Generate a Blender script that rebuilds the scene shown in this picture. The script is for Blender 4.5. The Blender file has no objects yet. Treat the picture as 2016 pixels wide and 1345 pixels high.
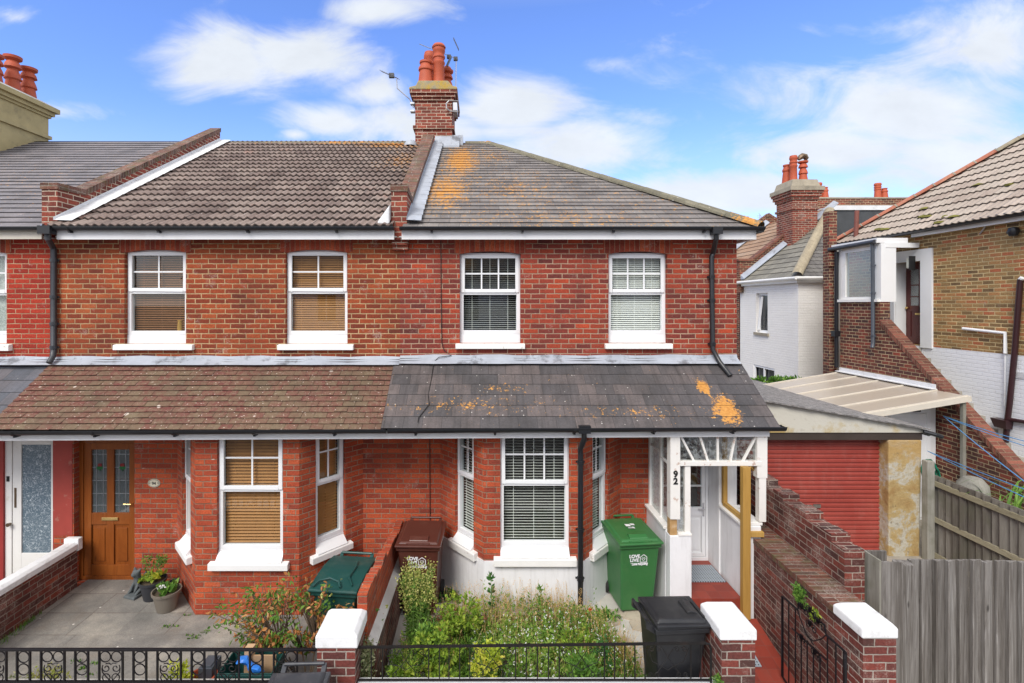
import bpy, math, random
from mathutils import Vector as V, Matrix
R = math.radians
random.seed(7)
SC = bpy.context.scene

# ---------------------------------------------------------------- camera, sky, sun, exposure
CAMZ, CX, CY, FPX = 4.2, 945.0, 598.0, 1000.0
cam_d = bpy.data.cameras.new('camera')
cam = bpy.data.objects.new('camera', cam_d)
SC.collection.objects.link(cam)
cam.location = (0, 0, CAMZ)
cam.rotation_euler = (R(90), 0, 0)
cam_d.sensor_width = 36.0
cam_d.lens = 36.0 * FPX / 2016.0
cam_d.shift_x = (1008 - CX) / 2016.0
cam_d.shift_y = -(672.5 - CY) / 2016.0
cam_d.clip_start = 0.05
cam_d.clip_end = 3000
SC.camera = cam
SC.view_settings.view_transform = 'Standard'
SC.view_settings.look = 'None'
SC.view_settings.gamma = 1.0
SC.view_settings.exposure = 0.9

SUN_EL, SUN_AZ = R(44), R(205)     # azimuth clockwise from +Y (behind the camera, to its left)
sd = bpy.data.lights.new('sun', 'SUN')
sd.energy = 1.7
sd.angle = R(25)
sd.color = (1.0, 0.95, 0.87)
sun = bpy.data.objects.new('sun', sd)
SC.collection.objects.link(sun)
sdir = V((math.sin(SUN_AZ) * math.cos(SUN_EL), math.cos(SUN_AZ) * math.cos(SUN_EL), math.sin(SUN_EL)))
sun.rotation_euler = (-sdir).to_track_quat('-Z', 'Y').to_euler()
sun.location = (0, -20, 30)


def nd(nt, typ, ins=None, **props):
    n = nt.nodes.new(typ)
    for k, v in props.items():
        setattr(n, k, v)
    for k, v in (ins or {}).items():
        s = n.inputs[k]
        if isinstance(v, bpy.types.NodeSocket):
            nt.links.new(v, s)
        else:
            if isinstance(v, tuple) and s.type == 'RGBA' and len(v) == 3:
                v = v + (1,)
            s.default_value = v
    return n


class G:
    """tiny shader-graph writer"""
    def __init__(s, nt):
        s.nt = nt

    def m(s, op, a, b=0.0, c=None, clamp=False):
        ins = {0: a, 1: b}
        if c is not None:
            ins[2] = c
        return nd(s.nt, 'ShaderNodeMath', ins, operation=op, use_clamp=clamp).outputs[0]

    def xyz(s, a, b, c=0.0):
        return nd(s.nt, 'ShaderNodeCombineXYZ', {0: a, 1: b, 2: c}).outputs[0]

    def sep(s, v):
        return nd(s.nt, 'ShaderNodeSeparateXYZ', {0: v}).outputs

    def noise(s, vec, scale, detail=4, rough=.55, dist=0.0, col=False):
        n = nd(s.nt, 'ShaderNodeTexNoise', {'Vector': vec, 'Scale': scale, 'Detail': detail, 'Roughness': rough, 'Distortion': dist})
        return n.outputs[1 if col else 0]

    def vor(s, vec, scale, out=0, feature='F1', rnd=1.0):
        n = nd(s.nt, 'ShaderNodeTexVoronoi', {'Vector': vec, 'Scale': scale, 'Randomness': rnd}, feature=feature)
        return n.outputs[out]

    def white(s, vec):
        return nd(s.nt, 'ShaderNodeTexWhiteNoise', {'Vector': vec}, noise_dimensions='3D').outputs[0]

    def rng(s, v, a, b, c=0.0, d=1.0, smooth=False):
        n = nd(s.nt, 'ShaderNodeMapRange', {0: v, 1: a, 2: b, 3: c, 4: d}, clamp=True)
        if smooth:
            n.interpolation_type = 'SMOOTHSTEP'
        return n.outputs[0]

    def mix(s, f, a, b, mode='MIX'):
        n = nd(s.nt, 'ShaderNodeMix', None, data_type='RGBA', blend_type=mode)
        for k, v in ((0, f), (6, a), (7, b)):
            if isinstance(v, bpy.types.NodeSocket):
                s.nt.links.new(v, n.inputs[k])
            else:
                n.inputs[k].default_value = (v + (1,)) if isinstance(v, tuple) and len(v) == 3 else v
        return n.outputs[2]

    def ramp(s, f, stops, const=False):
        n = nd(s.nt, 'ShaderNodeValToRGB', {0: f})
        cr = n.color_ramp
        if const:
            cr.interpolation = 'CONSTANT'
        while len(cr.elements) < len(stops):
            cr.elements.new(0.5)
        for e, (p, c) in zip(cr.elements, stops):
            e.position = p
            e.color = c + (1,)
        return n.outputs[0]

    def bump(s, h, strength=.5, dist=.01):
        return nd(s.nt, 'ShaderNodeBump', {'Height': h, 'Strength': strength, 'Distance': dist}).outputs[0]


# world: physical sky with front cloud banks where the photograph has them
W = bpy.data.worlds.new('World')
SC.world = W
W.use_nodes = True
wn = W.node_tree
wn.nodes.clear()
g = G(wn)
sky = nd(wn, 'ShaderNodeTexSky', None, sky_type='NISHITA', sun_disc=False, sun_elevation=SUN_EL, sun_rotation=SUN_AZ,
         air_density=1.0, dust_density=0.5, ozone_density=1.5)
dirv = nd(wn, 'ShaderNodeNewGeometry').outputs['Incoming']
dx, dy, dz = g.sep(dirv)
dx, dy, dz = g.m('MULTIPLY', dx, -1), g.m('MULTIPLY', dy, -1), g.m('MULTIPLY', dz, -1)
ady = g.m('MAXIMUM', g.m('ABSOLUTE', dy), 0.08)
cu, cv = g.m('DIVIDE', dx, ady), g.m('DIVIDE', dz, ady)
dens = None
for (px, py, a, b, am) in [(430, 120, 165, 85, 1.0), (590, 110, 170, 75, 1.05), (740, 185, 90, 40, .8), (650, 240, 150, 45, .85), (580, 265, 50, 20, .9),
                       (830, 245, 220, 60, 1.0), (1010, 215, 160, 80, 1.15), (1130, 290, 170, 90, 1.1), (1250, 230, 110, 30, .5), (960, 320, 420, 60, .95),
                       (1800, 210, 330, 130, .95), (1650, 300, 240, 60, 1.1), (1950, 90, 260, 110, .9), (1400, 385, 330, 60, 1.1), (1900, 330, 300, 90, 1.1),
                       (760, 20, 150, 40, .8), (100, 220, 160, 30, .5), (20, 30, 60, 25, .6), (1180, 130, 60, 20, .35), (1590, 60, 160, 30, .35), (300, 360, 500, 40, .5)]:
    ex = g.m('DIVIDE', g.m('SUBTRACT', cu, (px - CX) / FPX), a * 1.22 / FPX)
    ey = g.m('DIVIDE', g.m('SUBTRACT', cv, (CY - py) / FPX), b * 1.22 / FPX)
    r2 = g.m('ADD', g.m('MULTIPLY', ex, ex), g.m('MULTIPLY', ey, ey))
    bl = g.m('MULTIPLY', g.m('SUBTRACT', 1.0, g.m('SQRT', r2)), am, clamp=True)
    dens = bl if dens is None else g.m('MAXIMUM', dens, bl)
cvec = g.xyz(g.m('MULTIPLY', cu, 1.0), g.m('MULTIPLY', cv, 1.9), 0.0)
n1 = g.noise(cvec, 3.6, 8, .62, .9)
n2 = g.noise(cvec, 11.0, 5, .6, .3)
dens = g.m('ADD', dens, g.m('MULTIPLY', g.m('SUBTRACT', n1, .5), 1.5))
dens = g.m('ADD', dens, g.m('MULTIPLY', g.m('SUBTRACT', n2, .5), .35))
cl = g.rng(dens, .06, .80, 0, .94, True)
# overhead, beside and behind, out of view: fill light added as broken cloud deck
zen = g.m('MAXIMUM', g.rng(dz, .50, .78), g.rng(dy, .60, .15))
fill_deck = g.rng(g.noise(dirv, 2.5, 6, .6), .30, .52, 0, .95, True)
cl = g.m('MAXIMUM', cl, g.m('MULTIPLY', fill_deck, zen))
hor = g.rng(dz, 0.0, .34, .62, 0.0, True)
cl = g.m('MAXIMUM', cl, hor)
skyc = g.mix(1.0, sky.outputs[0], (.88, 1.06, 1.58), 'MULTIPLY')
shade = g.rng(g.noise(cvec, 5.0, 6, .6), .3, .7, .86, 1.0)
front = g.m('MULTIPLY', g.rng(dy, -.1, .25), g.rng(dz, .75, .50))
bank = g.mix(front, (8.2, 8.0, 7.7), (5.0, 5.25, 5.5))  # unseen rear cloud set brighter as added fill, front cloud dimmer
ccol = g.mix(1.0, bank, nd(wn, 'ShaderNodeCombineColor', {0: shade, 1: shade, 2: shade}).outputs[0], 'MULTIPLY')
fin = g.mix(cl, skyc, ccol)
bgn = nd(wn, 'ShaderNodeBackground', {'Color': fin, 'Strength': 0.10})
wo = nd(wn, 'ShaderNodeOutputWorld', {'Surface': bgn.outputs[0]})

# ---------------------------------------------------------------- helpers
COL = SC.collection


def X(px, Y):
    return (px - CX) * Y / FPX


def Z(py, Y):
    return CAMZ + (CY - py) * Y / FPX


def P(px, py, Y):
    return V((X(px, Y), Y, Z(py, Y)))


ORG = {}


def thing(name, label, cat, loc=(0, 0, 0), rz=0.0, group=None):
    o = bpy.data.objects.new(name, None)
    o.empty_display_size = .2
    COL.objects.link(o)
    o.location = loc
    o.rotation_euler = (0, 0, rz)
    o['label'] = label
    o['category'] = cat
    if group:
        o['group'] = group
    ORG[o.name] = V(loc) if not rz else V((0, 0, 0))
    if rz:
        ORG[o.name] = V((0, 0, 0))
    return o


def tag(o, label=None, cat=None, group=None, kind=None):
    for k, v in (('label', label), ('category', cat), ('group', group), ('kind', kind)):
        if v:
            o[k] = v
    return o


class MB:
    def __init__(s, T=None):
        s.v, s.f, s.uv, s.mi, s.a = [], [], [], [], []
        s.T = T

    def tr(s, p):
        p = V(p)
        if s.T:
            O, u, d = s.T
            return V(O) + V(u) * p.x + V(d) * p.y + V((0, 0, p.z))
        return p

    def face(s, pts, uv=None, mi=0, a=None, raw=False):
        ps = [V(p) if raw else s.tr(p) for p in pts]
        i = len(s.v)
        s.v += ps
        s.f.append(list(range(i, i + len(ps))))
        if uv is None:
            n = V((0, 0, 0))
            for k in range(len(ps)):
                a_, b_ = ps[k], ps[(k + 1) % len(ps)]
                n += a_.cross(b_)
            n = n.normalized() if n.length > 1e-12 else V((0, 0, 1))
            if abs(n.z) > .85:
                uv = [(p.x, p.y) for p in ps]
            else:
                t = V((0, 0, 1)).cross(n).normalized()
                if abs(t.x) > abs(t.y):
                    if t.x < 0: t = -t
                elif t.y < 0:
                    t = -t
                w = n.cross(t)
                if w.z < 0: w = -w
                uv = [(p.dot(t), p.dot(w)) if abs(n.z) > .15 else (p.dot(t), p.z) for p in ps]
        s.uv.append(uv)
        s.mi.append(mi)
        s.a.append(random.random() if a is None else a)

    def box(s, x0, x1, y0, y1, z0, z1, mi=0, a=None, skip=''):
        a = random.random() if a is None else a
        c = [(x0, y0, z0), (x1, y0, z0), (x1, y1, z0), (x0, y1, z0), (x0, y0, z1), (x1, y0, z1), (x1, y1, z1), (x0, y1, z1)]
        for k, q in (('f', (0, 1, 5, 4)), ('r', (1, 2, 6, 5)), ('b', (2, 3, 7, 6)), ('l', (3, 0, 4, 7)), ('t', (4, 5, 6, 7)), ('d', (3, 2, 1, 0))):
            if k not in skip:
                s.face([c[i] for i in q], mi=mi, a=a)

    def hexa(s, c, mi=0, a=None):
        """8 corners: bottom 4 ccw then top 4"""
        a = random.random() if a is None else a
        for q in ((0, 1, 5, 4), (1, 2, 6, 5), (2, 3, 7, 6), (3, 0, 4, 7), (4, 5, 6, 7), (3, 2, 1, 0)):
            s.face([c[i] for i in q], mi=mi, a=a)

    def bar(s, p, q, w, h, up=(0, 0, 1), mi=0, a=None):
        p, q = V(p), V(q)
        d = (q - p).normalized()
        up = V(up)
        sx = d.cross(up)
        if sx.length < 1e-4:
            sx = d.cross(V((0, 1, 0)))
        sx = sx.normalized() * w * .5
        sz = sx.cross(d).normalized() * h * .5
        c = [p - sx - sz, p + sx - sz, q + sx - sz, q - sx - sz, p - sx + sz, p + sx + sz, q + sx + sz, q - sx + sz]
        s.hexa(c, mi=mi, a=a)

    def tube(s, pts, r, n=8, mi=0, caps=True, flat=1.0):
        pts = [s.tr(p) for p in pts]
        rs = r if isinstance(r, (list, tuple)) else [r] * len(pts)
        rings = []
        prev = None
        for i, p in enumerate(pts):
            d = (pts[min(i + 1, len(pts) - 1)] - pts[max(i - 1, 0)])
            d = d.normalized() if d.length > 1e-9 else V((0, 0, 1))
            if prev is None:
                ax = d.cross(V((0, 0, 1)))
                if ax.length < .1:
                    ax = d.cross(V((1, 0, 0)))
            else:
                ax = prev - d * prev.dot(d)
            ax = ax.normalized()
            prev = ax
            bx = d.cross(ax)
            rings.append([p + (ax * math.cos(2 * math.pi * k / n) + bx * math.sin(2 * math.pi * k / n) * flat) * rs[i] for k in range(n)])
        a = random.random()
        for i in range(len(rings) - 1):
            for k in range(n):
                s.face([rings[i][k], rings[i][(k + 1) % n], rings[i + 1][(k + 1) % n], rings[i + 1][k]], raw=True, mi=mi, a=a)
        if caps:
            s.face(rings[0][::-1], raw=True, mi=mi, a=a)
            s.face(rings[-1], raw=True, mi=mi, a=a)

    def lathe(s, c, prof, n=20, mi=0, sx=1.0, sy=1.0):
        c = V(c)
        a = random.random()
        rings = [[c + V((math.cos(2 * math.pi * k / n) * r * sx, math.sin(2 * math.pi * k / n) * r * sy, z)) for k in range(n)] for r, z in prof]
        for i in range(len(rings) - 1):
            for k in range(n):
                s.face([rings[i][k], rings[i][(k + 1) % n], rings[i + 1][(k + 1) % n], rings[i + 1][k]], mi=mi, a=a)

    def prism(s, poly, y0, y1, mi=0):
        """polygon given in (x,z), extruded along local y"""
        a = random.random()
        n = len(poly)
        s.face([(x, y0, z) for x, z in poly], mi=mi, a=a)
        s.face([(x, y1, z) for x, z in reversed(poly)], mi=mi, a=a)
        for i in range(n):
            (xa, za), (xb, zb) = poly[i], poly[(i + 1) % n]
            s.face([(xb, y0, zb), (xa, y0, za), (xa, y1, za), (xb, y1, zb)], mi=mi, a=a)

    def prismx(s, poly, x0, x1, mi=0):
        """polygon given in (y,z), extruded along local x"""
        a = random.random()
        n = len(poly)
        s.face([(x0, y, z) for y, z in reversed(poly)], mi=mi, a=a)
        s.face([(x1, y, z) for y, z in poly], mi=mi, a=a)
        for i in range(n):
            (xa, za), (xb, zb) = poly[i], poly[(i + 1) % n]
            s.face([(x0, xa, za), (x0, xb, zb), (x1, xb, zb), (x1, xa, za)], mi=mi, a=a)

    def build(s, name, mats, parent=None, smooth=False, bevel=0.0, merge=False):
        me = bpy.data.meshes.new(name)
        off = ORG.get(parent.name, V((0, 0, 0))) if parent else V((0, 0, 0))
        me.from_pydata([tuple(p - off) for p in s.v], [], s.f)
        uvl = me.uv_layers.new(name='UVMap')
        flat = [c for fuv in s.uv for uvv in fuv for c in uvv]
        uvl.data.foreach_set('uv', flat)
        at = me.attributes.new('rnd', 'FLOAT', 'FACE')
        at.data.foreach_set('value', s.a)
        if not isinstance(mats, (list, tuple)):
            mats = [mats]
        if max(s.mi, default=0) >= len(mats):
            mats = list(mats) + [M['dark']]
        for m_ in mats:
            me.materials.append(m_)
        me.polygons.foreach_set('material_index', s.mi)
        if smooth or merge or bevel:
            import bmesh
            bm = bmesh.new()
            bm.from_mesh(me)
            bmesh.ops.remove_doubles(bm, verts=bm.verts, dist=1e-5)
            bmesh.ops.recalc_face_normals(bm, faces=bm.faces)
            bm.to_mesh(me)
            bm.free()
        if smooth:
            me.polygons.foreach_set('use_smooth', [True] * len(me.polygons))
            try:
                me.set_sharp_from_angle(angle=R(40))
            except Exception:
                pass
        o = bpy.data.objects.new(name, me)
        COL.objects.link(o)
        if parent:
            o.parent = parent
            ORG[o.name] = off
        if bevel:
            b = o.modifiers.new('bevel', 'BEVEL')
            b.width = bevel
            b.segments = 2
            b.limit_method = 'ANGLE'
        return o


def wallpanel(mb, O, ud, inn, L, z0, z1, holes, depth=.12, mi=0):
    """wall face in a plane, with rectangular holes and their reveals. O at u=0,z=0"""
    mb.T = (V(O), V(ud), V(inn))
    us = sorted(set([0, L] + [h[0] for h in holes] + [h[1] for h in holes]))
    zs = sorted(set([z0, z1] + [h[2] for h in holes] + [h[3] for h in holes]))
    us = [u for u in us if 0 <= u <= L]
    zs = [z for z in zs if z0 <= z <= z1]
    for i in range(len(us) - 1):
        for j in range(len(zs) - 1):
            uc, zc = (us[i] + us[i + 1]) / 2, (zs[j] + zs[j + 1]) / 2
            if any(h[0] < uc < h[1] and h[2] < zc < h[3] for h in holes):
                continue
            mb.face([(us[i], 0, zs[j]), (us[i + 1], 0, zs[j]), (us[i + 1], 0, zs[j + 1]), (us[i], 0, zs[j + 1])], mi=mi)
    for (a, b, c, d) in [h[:4] for h in holes]:
        mb.face([(a, 0, c), (a, 0, d), (a, depth, d), (a, depth, c)], mi=mi)
        mb.face([(b, 0, d), (b, 0, c), (b, depth, c), (b, depth, d)], mi=mi)
        mb.face([(a, 0, d), (b, 0, d), (b, depth, d), (a, depth, d)], mi=mi)
        mb.face([(b, 0, c), (a, 0, c), (a, depth, c), (b, depth, c)], mi=mi)
    mb.T = None


def roof(mb, O, ud, sd_, L, xl, xr, gauge, lift, amp=0.0, period=.15, du=None, mi=0, jit=0.0, sharp=1.0, soff=0.0):
    O, ud, sd_ = V(O), V(ud).normalized(), V(sd_).normalized()
    n = ud.cross(sd_).normalized()
    if n.z < 0: n = -n
    nc = int(math.ceil(L / gauge - 1e-6))
    for i in range(nc):
        v0, v1 = i * gauge, min(L, (i + 1) * gauge)
        a0, b0, a1, b1 = xl(v0), xr(v0), xl(v1), xr(v1)
        lo, hi = min(a0, a1), max(b0, b1)
        step = du or (hi - lo)
        if step <= 0: continue
        k = max(1, int(math.ceil((hi - lo) / step)))
        ph = random.uniform(-1, 1) * jit
        def h(u):
            w = .5 + .5 * math.cos(2 * math.pi * (u + soff) / period)
            return amp * w ** sharp
        for j in range(k):
            u0, u1 = lo + j * step, min(hi, lo + (j + 1) * step)
            p0, p1 = min(max(u0, a0), b0), min(max(u1, a0), b0)
            q0, q1 = min(max(u0, a1), b1), min(max(u1, a1), b1)
            if p1 - p0 < 1e-4 and q1 - q0 < 1e-4: continue
            lj = lift + ph
            A = O + ud * p0 + sd_ * v0 + n * (h(p0) + lj)
            B = O + ud * p1 + sd_ * v0 + n * (h(p1) + lj)
            C = O + ud * q1 + sd_ * v1 + n * h(q1)
            D = O + ud * q0 + sd_ * v1 + n * h(q0)
            mb.face([A, B, C, D], uv=[(p0, v0 + .001), (p1, v0 + .001), (q1, v1 - .001), (q0, v1 - .001)], mi=mi, raw=True)
            A2 = O + ud * p0 + sd_ * v0 + n * (h(p0) - .01)
            B2 = O + ud * p1 + sd_ * v0 + n * (h(p1) - .01)
            A3, B3 = A2.lerp(A, .62) + sd_ * .004, B2.lerp(B, .62) + sd_ * .004
            A2 += sd_ * .004; B2 += sd_ * .004
            mb.face([A3, B3, B, A], uv=[(p0, v0 + .001), (p1, v0 + .001), (p1, v0 + .003), (p0, v0 + .003)], mi=mi, raw=True)
            mb.face([A2, B2, B3, A3], uv=[(p0, v0 + .001), (p1, v0 + .001), (p1, v0 + .003), (p0, v0 + .003)], mi=1, raw=True)  # lower riser painted dark as the shadow gap below each course


def text_mesh(txt, size, O, ud, upd, nrm, name, mat, parent, depth=.002, off=0.0, align='CENTER', spacing=1.0, shear=0.0):
    """lettering as its own raised mesh"""
    cu_ = bpy.data.curves.new(name, 'FONT')
    cu_.body = txt
    cu_.size = size
    cu_.extrude = depth
    cu_.offset = off
    cu_.align_x = align
    cu_.space_character = spacing
    cu_.shear = shear
    tmp = bpy.data.objects.new(name, cu_)
    COL.objects.link(tmp)
    dg = bpy.context.evaluated_depsgraph_get()
    me = bpy.data.meshes.new_from_object(tmp.evaluated_get(dg))
    bpy.data.objects.remove(tmp)
    me.name = name
    M = Matrix((V(ud).normalized(), V(upd).normalized(), V(nrm).normalized())).transposed().to_4x4()
    o_ = ORG.get(parent.name, V((0, 0, 0))) if parent else V((0, 0, 0))
    M.translation = V(O) - o_
    me.transform(M)
    me.materials.clear()
    me.materials.append(mat)
    o = bpy.data.objects.new(name, me)
    COL.objects.link(o)
    if parent:
        o.parent = parent
        ORG[o.name] = o_
    return o
# ---------------------------------------------------------------- materials
def newmat(name):
    m = bpy.data.materials.new(name)
    m.use_nodes = True
    nt = m.node_tree
    nt.nodes.clear()
    out = nd(nt, 'ShaderNodeOutputMaterial')
    return m, nt, G(nt), out


def principled(nt, out, **k):
    ins = {}
    names = {'col': 'Base Color', 'rough': 'Roughness', 'normal': 'Normal', 'metal': 'Metallic', 'spec': 'Specular IOR Level', 'coat': 'Coat Weight'}
    for a, v in k.items():
        if v is not None:
            ins[names[a]] = v
    b = nd(nt, 'ShaderNodeBsdfPrincipled', ins)
    nt.links.new(b.outputs[0], out.inputs[0])
    return b


def uvn(nt):
    return nd(nt, 'ShaderNodeUVMap', None, uv_map='UVMap').outputs[0]


def posn(nt):
    return nd(nt, 'ShaderNodeNewGeometry').outputs['Position']


def brick_mat(name, ramp, mortar, w=.225, h=.075, m=.010, white=.10, wcol=(.50, .42, .36), grime=.35, rough=.85, paint=None, bs=.6, moss=None, soot=0.0, chip=.0):
    mt, nt, g, out = newmat(name)
    uv = uvn(nt)
    pos = posn(nt)
    wob = g.noise(uv, 9, 3, .6, col=True)
    wobv = nd(nt, 'ShaderNodeVectorMath', {0: wob, 1: (.5, .5, .5)}, operation='SUBTRACT').outputs[0]
    wobv = nd(nt, 'ShaderNodeVectorMath', {0: wobv, 3: .014}, operation='SCALE').outputs[0]
    uv2 = nd(nt, 'ShaderNodeVectorMath', {0: uv, 1: wobv}, operation='ADD').outputs[0]
    x, y, _ = g.sep(uv2)
    yr = g.m('DIVIDE', y, h)
    row = g.m('FLOOR', yr)
    rj = g.white(g.xyz(row, 3.7))
    xr = g.m('ADD', g.m('DIVIDE', x, w), g.m('ADD', g.m('MULTIPLY', row, .5), g.m('MULTIPLY', rj, .16)))
    colm = g.m('FLOOR', xr)
    fx = g.m('MULTIPLY', g.m('FRACT', xr), w)
    fy = g.m('MULTIPLY', g.m('FRACT', yr), h)
    e = g.m('MINIMUM', g.m('MINIMUM', fx, g.m('SUBTRACT', w, fx)), g.m('MINIMUM', fy, g.m('SUBTRACT', h, fy)))
    ncr = g.noise(uv, 26, 4, .65)
    e = g.m('ADD', e, g.m('MULTIPLY', g.m('SUBTRACT', ncr, .5), .008))
    mk = g.rng(e, m * .5 - .0015, m * .5 + .0025, 1, 0)          # 1 on mortar
    rnd = g.white(g.xyz(colm, row))
    big = g.noise(pos, .9, 4, .6)
    rr = g.m('ADD', g.m('MULTIPLY', rnd, .74), g.m('MULTIPLY', g.rng(big, .3, .7), .30), clamp=True)
    rr = g.m('SUBTRACT', rr, .02, clamp=True)
    if paint:
        c = paint
        st = g.rng(g.noise(pos, 1.3, 6, .65), .45, .75)
        c = g.mix(g.m('MULTIPLY', st, .25), c, tuple(v * .72 for v in paint))
        hgt = g.m('ADD', g.m('MULTIPLY', mk, -.7), g.m('ADD', g.m('MULTIPLY', rnd, .25), g.m('MULTIPLY', ncr, .5)))
        col = g.mix(g.m('MULTIPLY', mk, .16), c, tuple(v * .6 for v in paint))
    else:
        c = g.ramp(rr, ramp)
        fine = g.noise(uv, 42, 4, .7)
        f2 = g.rng(fine, .3, .72, .62, 1.22)
        fc = nd(nt, 'ShaderNodeCombineColor', {0: f2, 1: f2, 2: f2}).outputs[0]
        c = g.mix(1.0, c, fc, 'MULTIPLY')
        mn = g.rng(g.noise(pos, 2.3, 4, .6), .3, .7, .55, 1.15)
        mcol = g.mix(1.0, mortar, nd(nt, 'ShaderNodeCombineColor', {0: mn, 1: mn, 2: mn}).outputs[0], 'MULTIPLY')
        col = g.mix(mk, c, mcol)
        if chip:      # chips of old white paint caught in the joints
            ck = g.m('MULTIPLY', g.rng(g.noise(pos, 5.5, 5, .7), .66, .70), g.rng(e, 0, m * 1.0, 1, 0))
            col = g.mix(g.m('MULTIPLY', ck, chip), col, (.72, .66, .58))
        st = g.rng(g.noise(pos, .75, 6, .62), .46, .74)
        sx_, sy_, sz_ = g.sep(pos)
        dk = g.rng(g.noise(g.xyz(g.m('MULTIPLY', sx_, 3.0), g.m('MULTIPLY', sy_, 3.0), g.m('MULTIPLY', sz_, .5)), 1.0, 6, .7), .52, .72)
        st = g.m('MAXIMUM', st, g.m('MULTIPLY', dk, .7))
        col = g.mix(g.m('MULTIPLY', st, grime), col, (.045, .028, .022))
        if white:
            wv = g.noise(pos, 3.1, 8, .78)
            wk = g.rng(wv, .60 - white * .18, .70)
            wk = g.m('MULTIPLY', wk, g.rng(g.noise(uv, 60, 3, .7), .42, .6))
            col = g.mix(g.m('MULTIPLY', wk, .8), col, wcol)
        if moss:
            mo = g.rng(g.noise(pos, 6, 6, .7), .5, .66)
            col = g.mix(g.m('MULTIPLY', mo, .75), col, moss)
        hgt = g.m('ADD', g.m('MULTIPLY', mk, -.8), g.m('ADD', g.m('MULTIPLY', rnd, .25), g.m('MULTIPLY', ncr, .45)))
    nrm = g.bump(hgt, bs, .012)
    principled(nt, out, col=col, rough=rough, normal=nrm, spec=.25)
    return mt


RED = [(0, (.13, .032, .024)), (.15, (.22, .042, .026)), (.45, (.32, .056, .028)), (.70, (.385, .072, .032)), (.88, (.44, .092, .038)), (1, (.52, .125, .048))]
def rsh(k, dr=1.0, dg=1.0, db=1.0):
    return [(p, (c[0] * k * dr, c[1] * k * dg, c[2] * k * db)) for p, c in RED]

M = {}
M['brick'] = brick_mat('red_brick', rsh(.84, 1, 1.08, .92), (.50, .35, .19), m=.0125, grime=.38, chip=.25)
M['brick92'] = brick_mat('weathered_red_brick', [(0, (.10, .03, .028)), (.2, (.18, .038, .03)), (.5, (.285, .05, .032)), (.8, (.36, .058, .028)), (1, (.58, .085, .032))], (.42, .29, .20), m=.012, grime=.30, chip=.55)
M['brickg'] = brick_mat('orange_red_brick', [(0, (.19, .045, .032)), (.15, (.31, .056, .03)), (.5, (.44, .076, .032)), (.8, (.53, .100, .038)), (1, (.62, .135, .05))], (.31, .22, .15), grime=.45, chip=.8)
M['brick96'] = brick_mat('painted_red_brick', [(0, (.26, .028, .018)), (.5, (.37, .036, .02)), (1, (.45, .052, .026))], (.46, .31, .19), grime=.3)
M['brickgar'] = brick_mat('garden_wall_brick', [(0, (.055, .028, .026)), (.4, (.115, .036, .030)), (.75, (.19, .046, .034)), (.92, (.26, .06, .038)), (1, (.46, .13, .06))], (.33, .27, .22), white=.75, grime=.45)
M['brickpier'] = brick_mat('dark_pier_brick', [(0, (.06, .036, .032)), (.4, (.13, .04, .035)), (.8, (.22, .05, .038)), (1, (.28, .075, .05))], (.42, .37, .32), h=.076, white=.45, grime=.25)
M['brickch'] = brick_mat('chimney_brick', [(0, (.10, .032, .026)), (.4, (.19, .048, .034)), (.8, (.29, .066, .042)), (1, (.36, .09, .05))], (.52, .42, .32), m=.013, grime=.25)
M['brickcop'] = brick_mat('brick_on_edge_coping', [(0, (.075, .045, .036)), (.4, (.135, .06, .045)), (.8, (.20, .075, .05)), (1, (.29, .12, .08))], (.30, .26, .21), w=.34, h=.075, white=.7, grime=.45, moss=(.12, .11, .05))
M['brickarch'] = brick_mat('soldier_arch_brick', rsh(1.05), (.36, .20, .13), w=.075, h=.225, m=.009, grime=.15)
M['brickyel'] = brick_mat('yellow_stock_brick', [(0, (.085, .065, .045)), (.16, (.20, .125, .06)), (.45, (.36, .225, .095)), (.7, (.42, .22, .09)), (.86, (.44, .14, .065)), (1, (.52, .15, .06))], (.62, .48, .25), m=.015, grime=.08)
M['brickst'] = brick_mat('stair_wall_brick', [(0, (.05, .035, .032)), (.3, (.11, .042, .034)), (.7, (.18, .058, .04)), (.9, (.27, .06, .04)), (1, (.40, .07, .045))], (.46, .36, .22), m=.012, w=.2, grime=.12)
M['brickstc'] = brick_mat('stair_coping_brick', [(0, (.09, .04, .03)), (.5, (.19, .07, .05)), (1, (.33, .12, .08))], (.28, .20, .13), w=.30, h=.075, white=.12, grime=.25)
M['whitebrick'] = brick_mat('white_painted_brick', None, None, paint=(.83, .81, .77), bs=.5, rough=.7)
M['whitebrick2'] = brick_mat('cool_white_painted_brick', None, None, paint=(.80, .82, .85), bs=.45, rough=.7)


def plain(name, col, rough=.6, var=.12, scale=3.0, bump=.0, bscale=40, metal=0.0, dirt=None, dirt_amt=.4, dirt_th=(.52, .72), spec=.5, dscale=2.0, streak=False):
    mt, nt, g, out = newmat(name)
    pos = posn(nt)
    n = g.noise(pos, scale, 5, .6)
    f = g.rng(n, .25, .75, 1 - var, 1 + var)
    c = g.mix(1.0, col, nd(nt, 'ShaderNodeCombineColor', {0: f, 1: f, 2: f}).outputs[0], 'MULTIPLY')
    if dirt:
        pp = pos
        if streak:
            x, y, z = g.sep(pos)
            pp = g.xyz(g.m('MULTIPLY', x, 5), g.m('MULTIPLY', y, 5), g.m('MULTIPLY', z, .7))
        d = g.rng(g.noise(pp, dscale, 7, .68), dirt_th[0], dirt_th[1])
        c = g.mix(g.m('MULTIPLY', d, dirt_amt), c, dirt)
    nrm = None
    if bump:
        nrm = g.bump(g.noise(pos, bscale, 4, .6), bump, .006)
    principled(nt, out, col=c, rough=rough, normal=nrm, metal=metal, spec=spec)
    return mt


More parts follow.
